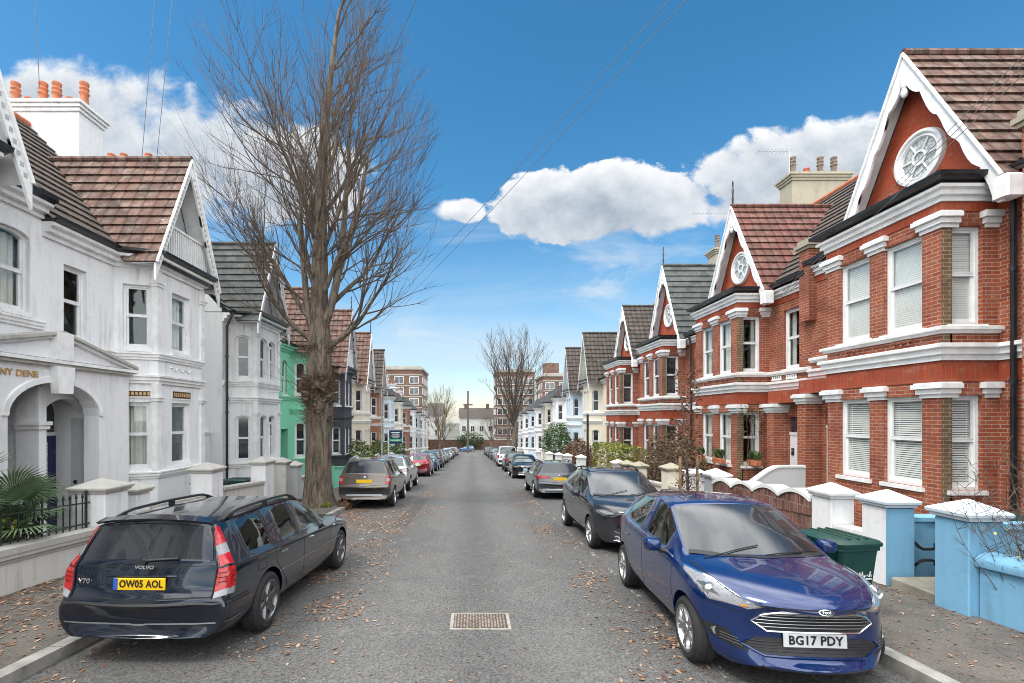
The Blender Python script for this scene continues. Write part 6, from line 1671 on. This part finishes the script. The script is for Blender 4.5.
def big_tree():
    rr = random.Random(5); x, y = -5.12, 15.95; r = empty('street_tree', (x, y, g(y)+.08))
    tag(r, 'huge bare elm-like tree with burred trunk on the left pavement', 'tree', 'bare street trees')
    T = MB(); n = 26; rings = []
    from mathutils import noise
    prof = [(0,.74),(.12,.64),(.3,.55),(.6,.48),(1.2,.43),(2.0,.41),(2.8,.42),(3.4,.44),(4.,.42),(4.6,.40),(5.4,.38),(6.2,.34)]
    for z, R_ in prof:
        ring = []
        for k in range(n):
            a = 2*PI*k/n; f = 1 + .10*noise.noise(Vector((math.cos(a)*1.4, math.sin(a)*1.4, z*.5))) + (.20*max(0,1-z/.7)*math.sin(a*5+1) if z < .7 else 0) + .05*noise.noise(Vector((math.cos(a)*4, math.sin(a)*4, z*.4)))
            ring.append((R_*f*math.cos(a)+.03*z*.2, R_*f*math.sin(a), z-.15))
        rings.append(ring)
    T.loft(rings, 'bark', False, True, smooth=True)
    for c, s in (((.12,-.26,3.95),.26),((-.18,-.30,3.6),.24),((.30,-.16,3.6),.22),((-.30,-.2,4.1),.2),((.05,-.34,3.25),.17),((.35,-.12,2.9),.15),((-.1,.3,3.9),.28),((.2,-.25,4.35),.18),((-.08,-.33,5.3),.13)): burr(T, c, s, rr, 'bark')
    stems = []                                              # the forking main stems
    specs = [((.03,0,5.9),(.03,-.02,1),10.6,.33,.05,.05), ((-.14,-.1,5.7),(-.36,-.15,1),5.2,.14,.04,.08), ((.16,-.1,5.8),(.30,-.06,1),7.6,.16,.04,.07), ((.1,.15,6.0),(.14,.42,1),6.6,.12,.04,.07), ((-.1,.15,6.2),(-.22,.42,1),6.4,.11,.04,.07),
             ((.22,-.05,5.2),(.95,-.1,.62),3.7,.10,.03,.10), ((-.2,-.08,5.5),(-.85,-.2,.75),3.6,.09,.03,.11), ((.05,-.2,6.5),(.05,-.55,1),5.4,.10,.04,.08), ((.1,-.15,6.9),(.66,-.35,1.),4.8,.09,.03,.08), ((-.1,-.1,7.3),(-.55,.3,1.),4.8,.09,.03,.08), ((.2,.1,6.6),(.78,.35,.8),4.2,.09,.03,.09),
             ((.05,0,8.2),(.5,-.3,1),4.6,.09,.03,.06), ((0,0,8.8),(-.45,-.2,1),4.6,.09,.03,.06), ((.05,.05,9.6),(.4,.3,1),4.2,.08,.03,.05), ((.02,0,10.4),(-.3,.2,1),4.0,.07,.03,.05), ((-.1,-.1,6.0),(-.7,-.5,1),4.2,.09,.03,.09), ((.05,0,11.2),(.35,-.2,1),3.6,.06,.02,.05)]
    for p, d, L, r0, r1, up in specs:
        pts, ds, rad = limb(T, p, d, L, r0, r1, 10, up, .035 if L > 9 else .10, rr, 8, 'bark'); stems.append((pts, ds, rad))
    T.build('trunk', r, ang=60)
    Cn = MB()
    def ins(e): 
        zc = (e.z-9.6); return (e.x/4.5)**2 + (e.y/4.5)**2 + (zc/(9.0 if zc > 0 else 6.0))**2 < 1
    env = dict(max=3, n=(4.5,6.0,4.3), ang=((18,45),(20,48),(16,40)), len=((.55,.85),(.55,.9),(.55,.95)), lift=.24, rmin=.0062, inside=ins)
    for si, (pts, ds, rad) in enumerate(stems):
        nb = 18 if si == 0 else 10
        for k in range(nb):
            t = .16 + .84*(k+rr.random()*.6)/nb; t = min(t, 1.); i = min(len(pts)-1, int(t*(len(pts)-1)+.5)); q = pts[i]; d = ds[i]
            ang = math.radians(rr.uniform(26, 60)*(1-.4*t)); nd = d*math.cos(ang)+rnd_perp(d, rr)*math.sin(ang)
            out = Vector((q.x, q.y, 0)); nd += (out.normalized()*.25 if out.length > .2 else Vector()); nd.z += .10
            L = rr.uniform(1.7, 2.9)*(1.1-.2*t)
            if not ins(q+nd.normalized()*L*1.3): L *= .62
            crown_of(Cn, q, nd.normalized(), L, min(.036, rad[i]*.5), 1, rr, 'twig', .07, env)
    Cn.build('crown', r)
    E = MB()                                                # shoots off the burrs
    for k in range(1300):
        z = rr.choice((3.9,3.7,3.5,4.2,4.0,2.95,5.2)) + rr.gauss(0,.17); a = rr.uniform(0, 2*PI); p = Vector((.41*math.cos(a), .41*math.sin(a), z)); d = Vector((math.cos(a), math.sin(a), rr.uniform(-.3,.7)))
        limb(E, p, d, rr.uniform(.12,.42) if k > 60 else rr.uniform(.7,1.8), .008, .003, 4, .10, .3, rr, 3, 'leaf_dead' if k % 3 else 'twig')
    E.build('burr_shoots', r)
    M_ = MB()
    for k in range(26):
        a = rr.uniform(0,2*PI); q = rr.uniform(.5,1.0); burr(M_, (q*math.cos(a), q*math.sin(a), .0), rr.uniform(.07,.2), rr, 'moss' if k % 2 else 'leaf_dead')
    M_.build('moss_tufts', r)
big_tree()
def fan_tree(x, y, h, w, label, m, seed, trunk_r=.3, fork=.28, n0=13, up=.05):
    rr = random.Random(seed); r = empty('street_tree', (x, y, g(y)+.1)); tag(r, label, 'tree', 'bare street trees')
    T = MB(); zf = h*fork; limb(T, (0,0,-.2), (0,0,1), zf+.2, trunk_r*1.25, trunk_r*.85, 8, .02, .04, rr, 12, 'bark'); T.build('trunk', r)
    Cn = MB(); ins = lambda e: (e.x/(w/2))**2 + (e.y/(w/2))**2 + ((e.z-h*.60)/(h*.42))**2 < 1
    env = dict(max=3, n=(4.5,4.2,3.6), ang=((10,32),(10,30),(10,28)), len=((.5,.8),(.5,.85),(.5,.9)), lift=.16, rmin=.014 if y > 40 else .009, inside=ins)
    for k in range(n0):
        a = 2*PI*k/n0+rr.uniform(-.3,.3); t = rr.uniform(.1,.62); d = Vector((math.cos(a)*t, math.sin(a)*t, 1)).normalized()
        crown_of(Cn, (0,0,zf*rr.uniform(.86,1.0)), d, h*rr.uniform(.34,.48), trunk_r*.36, 0, rr, m, up, env)
    Cn.build('crown', r)
fan_tree(4.75, 55, 15.6, 11.5, 'bare fan-shaped tree on the right pavement beyond the white van', 'twig', 3, .33, .30, 15)
fan_tree(-4.9, 72, 12.5, 6.5, 'pale bare tree on the left pavement before the tall flats', 'twig_pale', 8, .2, .2, 11)
fan_tree(-7.5, 127, 10, 8, 'bare tree left of the telegraph pole by the far boundary wall', 'twig', 10, .2, .25, 9)
fan_tree(5.2, 126, 9.5, 8, 'bare tree right of the telegraph pole by the far boundary wall', 'twig', 12, .2, .25, 9)
fan_tree(8.5, 112, 12, 9, 'bare tree in front of the brick flats, nearer the street', 'twig', 14, .2, .22, 10)
fan_tree(13.0, 117, 12, 9, 'bare tree in front of the brick flats, farther from the street', 'twig', 15, .2, .22, 10)
fan_tree(15.5, 128, 9, 7, 'small bare tree by the far boundary wall', 'twig', 9, .16, .25, 9)

def leafcloud(mb, pts_fn, n, size, mats, rr):
    for k in range(n):
        p = pts_fn(); a = rr.uniform(0,2*PI); el = rr.uniform(-1,1); u = Vector((math.cos(a), math.sin(a), el)).normalized()*size*rr.uniform(.6,1.3); v = rnd_perp(u.normalized(), rr)*size*rr.uniform(.3,.6)
        mb.poly([p-u, p+v, p+u, p-v], mats[int(rr.random()**1.4*len(mats))])
def bush(name, x0, x1, y0, y1, h, label, mats, n, size, cat='bush', box=False, seed=1, twigs=0, base=0):
    rr = random.Random(seed); yc = (y0+y1)/2; xc = (x0+x1)/2; r = empty(name, (xc, yc, g(yc)+.1)); tag(r, label, cat)
    a, b = (x1-x0)/2, (y1-y0)/2; from_noise = __import__('mathutils').noise
    def fn():
        while True:
            u, v, w = rr.uniform(-1,1), rr.uniform(-1,1), rr.uniform(0,1)
            if box:
                k = rr.randrange(4)                          # near the faces of a clipped block
                if k == 0: w = rr.uniform(.93,1.0)
                elif k == 1: u = rr.choice((-1,1))*rr.uniform(.86,1)
                elif k == 2: v = rr.choice((-1,1))*rr.uniform(.93,1)
                f = 1+.05*from_noise.noise(Vector((u*2,v*4,w*3)))
                return Vector((u*a*f, v*b*f, base+w*(h-base)*f - (.12*h*(abs(u)**6) if w > .8 else 0)))
            q = u*u+v*v+(2*w-1)**2*(1 if w > .5 else .6)
            lim = 1+.9*from_noise.noise(Vector((u*1.7+seed, v*1.7, w*2.2)))
            if q < lim*.8 and (q > .25*lim or rr.random() < .3): return Vector((u*a, v*b, base+w*(h-base)))
    mb = MB(); leafcloud(mb, fn, n, size, mats, rr); mb.build('foliage', r)
    S_ = MB()
    for k in range(max(6, twigs)):
        p = Vector((rr.uniform(-.5,.5)*a, rr.uniform(-.7,.7)*b, -.05)); limb(S_, p, (rr.uniform(-.5,.5), rr.uniform(-.5,.5), 1), h*rr.uniform(.6,1.02), .016, .004, 5, .0, .2, rr, 3, 'twig')
    S_.build('stems', r); return r
bush('clipped_hedge', 6.35, 7.6, 20.4, 25.4, 2.05, 'clipped yellow-green box hedge above the low white wall', ['leaf_yellow','leaf_yellow','leaf_mid','leaf_dark'], 7000, .055, 'hedge', True, 2)
bush('brown_hedge', 6.25, 8.2, 15.1, 19.4, 2.55, 'shaggy brown winter hedge behind the cream pillars', ['leaf_dead','leaf_brown','leaf_brown','twig','leaf_mid'], 8000, .05, 'hedge', False, 3, 150)
bush('rusty_bush', 6.3, 8.4, 29.5, 35.5, 2.5, 'rusty brown bush in front of the pale stucco houses on the right', ['leaf_brown','leaf_brown','leaf_dead'], 3000, .09, seed=4, twigs=60)
bush('green_bush', 6.2, 8.8, 38.8, 45., 3.9, 'tall loose green bush beyond the rusty one on the right', ['leaf_dark','leaf_mid','leaf_dark'], 3200, .12, seed=5)
bush('green_bush', -9., -6.6, 30.5, 34.0, 2.4, 'green shrub in front of the navy-black house', ['leaf_mid','leaf_dark','leaf_yellow'], 2200, .09, seed=6)
bush('green_bush', -8.6, -6.5, 37., 41.0, 2.6, 'yellowish green shrub beside the estate-agent board', ['leaf_mid','leaf_yellow','leaf_dark'], 2000, .10, seed=7)
bush('green_bush', -8.4, -6.6, 46., 51.0, 2.2, 'low green shrub far up the left pavement', ['leaf_dark','leaf_mid'], 1200, .12, seed=8)
bush('dark_shrub', -4.5, 4., 128., 130.4, 5.0, 'dark evergreen shrubs in front of the far boundary wall', ['leaf_dark','leaf_dark','leaf_mid'], 1800, .22, seed=9)
bush('green_bush', -7.6, -6.75, 22., 24.6, 1.5, 'low green shrub behind the bright green wall', ['leaf_mid','leaf_dark'], 900, .06, seed=10)
bush('garden_shrub', 6.35, 7.3, 7.4, 7.95, .85, 'small yellow-green shrub behind the short white wall', ['leaf_yellow','leaf_mid'], 500, .05, seed=12)
bush('garden_shrub', -8.3, -6.64, 5.2, 8.0, 1.35, 'bushy bright green shrub among the palms behind the spiked railing', ['leaf_mid','leaf_yellow','leaf_dark'], 3000, .07, seed=14, twigs=30)
bush('garden_shrub', -8.3, -6.62, 3.6, 7.9, .95, 'low leafy shrubs behind the spiked railing', ['leaf_mid','leaf_dark','leaf_yellow'], 3600, .06, seed=13, twigs=40)
# staked sapling
rr = random.Random(21); sp_ = empty('sapling', (5.25, 11.6, g(11.6)+.1)); tag(sp_, 'young tree with shrivelled brown leaves between wooden stakes', 'tree')
mb = MB(); limb(mb, (0,0,0), (0,0,1), 3.9, .045, .012, 10, .02, .05, rr, 7, 'bark')
mb.build('trunk', sp_); mb = MB()
for k in range(60):
    z = rr.uniform(.5,3.7); a = rr.uniform(0,2*PI); limb(mb, (0,0,z), (math.cos(a), math.sin(a), .9), rr.uniform(.25,.6)*(1.2-.15*z), .009, .003, 4, .05, .2, rr, 3, 'twig')
def sfn():
    z = rr.uniform(.35,3.9); q = .34*(1.15-.2*z/3.9)*rr.random()**.6; a = rr.uniform(0,2*PI); return Vector((q*math.cos(a), q*math.sin(a), z))
leafcloud(mb, sfn, 620, .05, ['leaf_dead','leaf_brown','leaf_dead'], rr); mb.build('crown', sp_)
for i, (dx, dy) in enumerate(((-.22,-.05),(.24,.05))):
    mb = MB(); mb.tube([(dx,dy,-.1),(dx,dy,1.75)], .035, 8, 'wood'); mb.build('stake', sp_)
mb = MB(); mb.box(-.24,.26,-.008,.008,1.45,1.48,'pole_wood'); mb.build('tie', sp_)
# twiggy rose behind the low blue wall
rr = random.Random(33); ro = empty('rose_bush', (6.42, 5.15, g(5.4)+.1)); tag(ro, 'bare rose bush with a few yellow leaves over the low blue wall', 'bush')
mb = MB(); lf = MB()
for k in range(75):
    pts, ds, rad = limb(mb, (rr.uniform(-.35,.35), rr.uniform(-.3,.3), 0), (rr.uniform(-.5,.3), rr.uniform(-.25,.35), 1), rr.uniform(1.0,2.1), .007, .002, 8, .05, .14, rr, 4, 'twig')
    for q in pts[3:]:
        for _ in range(2): limb(mb, q, rnd_perp(Vector((0,0,1)), rr)+Vector((0,0,.6)), rr.uniform(.08,.26), .004, .002, 3, .05, .2, rr, 3, 'twig')
        if rr.random() < .35: leafcloud(lf, lambda: q+Vector((rr.gauss(0,.05),rr.gauss(0,.05),rr.gauss(0,.05))), 1, .026, ['flower_yellow','leaf_brown','leaf_dead','leaf_brown'], rr)
mb.build('stems', ro); lf.build('foliage', ro)
# fan palms behind the railing
def palm(x, y, z0, n, R_, label, seed, m='leaf_palm', fan=True):
    rr = random.Random(seed); r = empty('fan_palm' if fan else 'spiky_yucca', (x, y, g(y)+.1)); tag(r, label, 'palm' if fan else 'yucca')
    mb = MB(); mb.tube([(0,0,-.1),(0,0,z0)], [.13,.10], 10, 'pole_wood'); mb.build('trunk', r); mb = MB()
    for k in range(n):
        a = 2*PI*k*.382+rr.uniform(-.2,.2); el = rr.uniform(-.15,1.1)
        d = Vector((math.cos(a)*math.cos(el), math.sin(a)*math.cos(el), math.sin(el))); o = Vector((0,0,z0))
        if fan:
            c = o + d*R_*rr.uniform(.55,.8); mb.tube([o, (o+c)/2+Vector((0,0,.04)), c], .010, 4, m)
            s = d.cross(Vector((0,0,1))).normalized(); nrm = s.cross(d).normalized()
            for j in range(34):
                t = -2.3+4.6*j/33; q = (d*math.cos(t)+s*math.sin(t)); l = R_*.66*(.75+.25*math.cos(t)); w = nrm.cross(q).normalized()*.017
                mid = c+q*l*.55+nrm*.03; tip = c+q*l - Vector((0,0,.10*l+.03))
                mb.poly([c, mid-w, tip, mid+w], m)
        else:
            s = d.cross(Vector((0,0,1))).normalized()*.03; l = R_*rr.uniform(.7,1.1); mid = o+d*l*.5; tip = o+d*l-Vector((0,0,.12*l))
            mb.poly([o-s*.6, mid-s, tip, mid+s, o+s*.6], m)
    mb.build('fronds', r)
palm(-7.2, 7.3, .72, 20, .9, 'fan palm with stiff grey-green fronds in front of the blue door', 1)
palm(-7.3, 6.5, .8, 16, .85, 'second fan palm at the left edge behind the railing', 2)
palm(-6.95, 6.85, .45, 46, .55, 'bright green spiky yucca behind the railing, between the palms', 3, 'leaf_mid', False); palm(-7.15, 7.75, .35, 40, .5, 'low spiky yucca at the far end of the railing', 4, 'leaf_mid', False); palm(-7.35, 7.0, 1.55, 80, .7, 'tall leafy yucca above the fan palms at the left edge', 5, 'leaf_mid', False)
# creeper on the second brick house, bay shaded side
rr = random.Random(44); cr = empty('wall_creeper', (9.0, 15.6, g(15.6)+.1)); tag(cr, 'thin creeper climbing the bay of the second brick house', 'creeper')
mb = MB(); leafcloud(mb, lambda: Vector((rr.uniform(-.3,1.2), rr.uniform(-.06,.03), 3.0+rr.gauss(0,.28)-.5*rr.random()**3)), 260, .045, ['leaf_mid','leaf_brown','leaf_dark'], rr); mb.build('foliage', cr)
mb = MB()
for k in range(5): limb(mb, (-.1+.06*k, .02, 0), (0,0,1), 3.1, .012, .005, 10, .05, .08, rr, 4, 'twig')
mb.build('stems', cr)
# ------------------------------------------------------------------ fallen leaves
rr = random.Random(77); mb = MB()
def leaf(x, y, z, s):
    a = rr.uniform(0,2*PI); c, d = math.cos(a)*s, math.sin(a)*s; k = rr.uniform(.25,.6)*s; h = rr.uniform(.002,.4*s)
    mb.poly([(x-c,y-d,z+.004),(x-d*.5,y+c*.5,z+.006+h*.5),(x+c,y+d,z+.006+h),(x+d*.5,y-c*.5,z+.006+h*.3)], 'litter')
def clump(): return rr.gauss(0, .10)
cl = [(rr.gauss(-1.9,.40), rr.uniform(4.5,24)) for _ in range(75)] + [(rr.gauss(-2.2,.5), rr.uniform(7.5,17)) for _ in range(90)] + [(rr.gauss(1.95,.28), rr.uniform(3.5,22)) for _ in range(80)] + [(rr.gauss(-3.8,.22), rr.uniform(2.6,30)) for _ in range(130)] + [(rr.gauss(-3.4,.35), rr.uniform(10,15.5)) for _ in range(50)]
for cx, cy in cl:
    for _ in range(int(rr.expovariate(1/16))):
        x, y = cx+clump()*1.5, cy+clump()*2.2
        if KL+.02 < x < KR-.02: leaf(x, y, g(y), rr.uniform(.016,.044))
for _ in range(2600):
    x, y = rr.uniform(KL, KR), 2.5+rr.random()**1.8*40; leaf(x, y, g(y), rr.uniform(.008,.026))
for _ in range(6500):
    k = rr.random(); x = (BL+.05+rr.random()**2.2*1.5 if k < .6 else rr.uniform(BL, KL-.2)); y = 2.5+rr.random()**1.5*24; leaf(x, y, g(y)+.12, rr.uniform(.016,.046))
for _ in range(1500):
    x = rr.uniform(KR+.2, BR) if rr.random() < .5 else BR-rr.random()**2.2*.6; y = 3+rr.random()**1.6*20; leaf(x, y, g(y)+.12, rr.uniform(.012,.032))
lv = mb.build('fallen_leaves'); lv['kind'] = 'stuff'
# ------------------------------------------------------------------ sky, sun, camera
def world():
    w = bpy.data.worlds.new('World'); S.world = w; w.use_nodes = True
    n = N(w.node_tree); bg = w.node_tree.nodes['Background']; n.tc = n.add('ShaderNodeTexCoord')
    sk = n.add('ShaderNodeTexSky', sky_type='NISHITA'); sk.sun_disc = False; sk.sun_elevation = math.radians(SUN_EL); sk.sun_rotation = math.radians(SUN_AZ)
    sk.air_density = 1.0; sk.dust_density = .4; sk.ozone_density = 1.6
    D_ = n.tc.outputs['Generated']
    sp = n.add('ShaderNodeSeparateXYZ', {0: D_}); x, y, z = sp.outputs
    ya = n.math('MAXIMUM', y, .02); u = n.math('DIVIDE', x, ya); v = n.math('DIVIDE', z, ya)
    uv = n.add('ShaderNodeCombineXYZ', {0: u, 1: v}).outputs[0]
    def dens(du, dv):
        p = n.mapv(uv, (1,1,1), (du, dv, 0)); q = n.add('ShaderNodeSeparateXYZ', {0: p}); uu, vv = q.outputs[0], q.outputs[1]
        big = n.noise(n.mapv(p, (5.2, 7.0, 1)), 1., 2, .5, .1); fin = n.noise(n.mapv(p, (15, 19, 1)), 1., 8, .60, .25)
        nz = n.math('ADD', n.math('MULTIPLY', n.math('SUBTRACT', big, .5), 2.2), n.math('MULTIPLY', n.math('SUBTRACT', fin, .5), 1.7))
        tot = None
        for uc, vc, ru, rv in ((-.90,.60,.40,.15), (-.60,.56,.22,.13), (-.40,.50,.20,.12), (.33,.455,.28,.080), (.165,.445,.12,.088), (.60,.50,.20,.09), (.87,.53,.22,.12), (-.03,.432,.055,.030)):
            du_ = n.math('DIVIDE', n.math('SUBTRACT', uu, uc), ru); dv_ = n.math('DIVIDE', n.math('SUBTRACT', vv, vc), rv)
            m = n.math('SUBTRACT', 1., n.math('ADD', n.math('MULTIPLY', du_, du_), n.math('MULTIPLY', dv_, dv_)))
            m = n.math('MAXIMUM', m, -3.); tot = m if tot is None else n.math('MAXIMUM', tot, m)
        return n.math('ADD', tot, nz), fin
    tot, fin = dens(0, 0); tup, _ = dens(.012, .032)
    front = n.rng(y, .03, .12)
    soft = n.rng(n.noise(n.mapv(uv, (2.6, 3.4, 1), (5,2,0)), 1., 3), .38, .62, .14, .75)
    mask = n.math('MULTIPLY', n.rng(tot, -.05, soft, 0, 1, True), front)
    # thin low veil towards the horizon, with wisps
    wis = n.noise(n.mapv(uv, (2.2, 9, 1), (3,1,0)), 1., 8, .62, .7)
    veil = n.math('MULTIPLY', n.rng(v, .02, .42, 1, 0, True), n.rng(wis, .36, .60, .35, 1.))
    wis2 = n.math('MULTIPLY', n.rng(wis, .47, .63, 0, .9), n.rng(v, .26, .46, 1, 0, True))
    veil = n.math('MULTIPLY', n.math('MAXIMUM', veil, wis2), front)
    # broken cloud over the unseen sky behind and overhead, brightened as fill light
    oth = n.noise(D_, 2.4, 6, .6, .3)
    back = n.math('MULTIPLY', n.rng(oth, .36, .50, 0, 1, True), n.math('SUBTRACT', 1., n.rng(y, -.05, .3)))
    top_ = n.math('MULTIPLY', n.rng(z, .70, .82, 0, 1, True), n.rng(oth, .30, .5, .55, 1.)); back = n.math('MAXIMUM', back, top_)
    low = n.rng(z, 0, .25, .5, 0); back = n.math('MAXIMUM', back, n.math('MULTIPLY', low, n.math('SUBTRACT', 1., front)))
    cl = n.math('MAXIMUM', mask, back)
    hs = n.add('ShaderNodeHueSaturation', {'Hue': .489, 'Saturation': SKY_SAT, 'Value': SKY_VAL, 'Color': sk.outputs[0]})
    sky = n.add('ShaderNodeVectorMath', {0: hs.outputs[0], 1: (SKY_K,)*3}, operation='MULTIPLY').outputs[0]
    sky = n.mix(n.math('MULTIPLY', veil, .85), sky, (.33,.375,.42))
    # cloud tone: bright tops where little cloud lies above, blue-grey bases
    tone = n.rng(n.math('ADD', n.math('MULTIPLY', tup, 1.), n.math('MULTIPLY', n.math('SUBTRACT', .5, fin), 1.6)), -.6, 1.5, 0, 1)
    ccol = n.mix(tone, CL_HI, CL_LO)
    bcol = n.mix(n.math('MULTIPLY', n.rng(oth, .40, .62), n.rng(y, -.5, .1, .35, 1.)), (1.2,1.24,1.27), (2.0,1.99,1.95))  # out-of-view cloud, made much brighter than the visible one for fill
    ccol = n.mix(n.math('MULTIPLY', front, n.rng(z, .68, .78, 1, 0)), bcol, ccol)
    fc = n.mix(cl, sky, ccol)
    n.put(bg.inputs[0], fc); bg.inputs[1].default_value = 1.0
SUN_EL, SUN_AZ = 58, -122
CL_HI, CL_LO = (.45,.46,.47), (.185,.22,.265)
EXPO = 1.16
SKY_SAT, SKY_VAL, SKY_K = 1.34, 1.0, .083
world()
sl = bpy.data.lights.new('sun', 'SUN'); sl.energy = 1.1; sl.angle = math.radians(16); sl.color = (1, .95, .88)
so = bpy.data.objects.new('sun', sl); COL.objects.link(so)
e_, a_ = math.radians(SUN_EL), math.radians(SUN_AZ)
sd = Vector((math.sin(a_)*math.cos(e_), math.cos(a_)*math.cos(e_), math.sin(e_)))
so.rotation_euler = sd.to_track_quat('Z', 'Y').to_euler()
cam = bpy.data.cameras.new('camera'); co = bpy.data.objects.new('camera', cam); COL.objects.link(co); S.camera = co
cam.sensor_width = 36; cam.lens = 478/1024*36; cam.shift_x = (512-472)/1024; cam.shift_y = (417-341.5)/1024
cam.clip_start = .05; cam.clip_end = 3000
co.location = (0, 0, HC); co.rotation_euler = (PI/2, 0, 0)
vs = S.view_settings; vs.view_transform = 'Standard'; vs.look = 'None'; vs.exposure = EXPO; vs.gamma = 1

S.cycles.max_bounces = 6; S.cycles.diffuse_bounces = 2; S.cycles.glossy_bounces = 3; S.cycles.transmission_bounces = 3; S.cycles.transparent_max_bounces = 12
S.cycles.caustics_reflective = False; S.cycles.caustics_refractive = False
S.world.cycles.sampling_method = 'MANUAL'; S.world.cycles.sample_map_resolution = 512
S.cycles.filter_width = 1.0
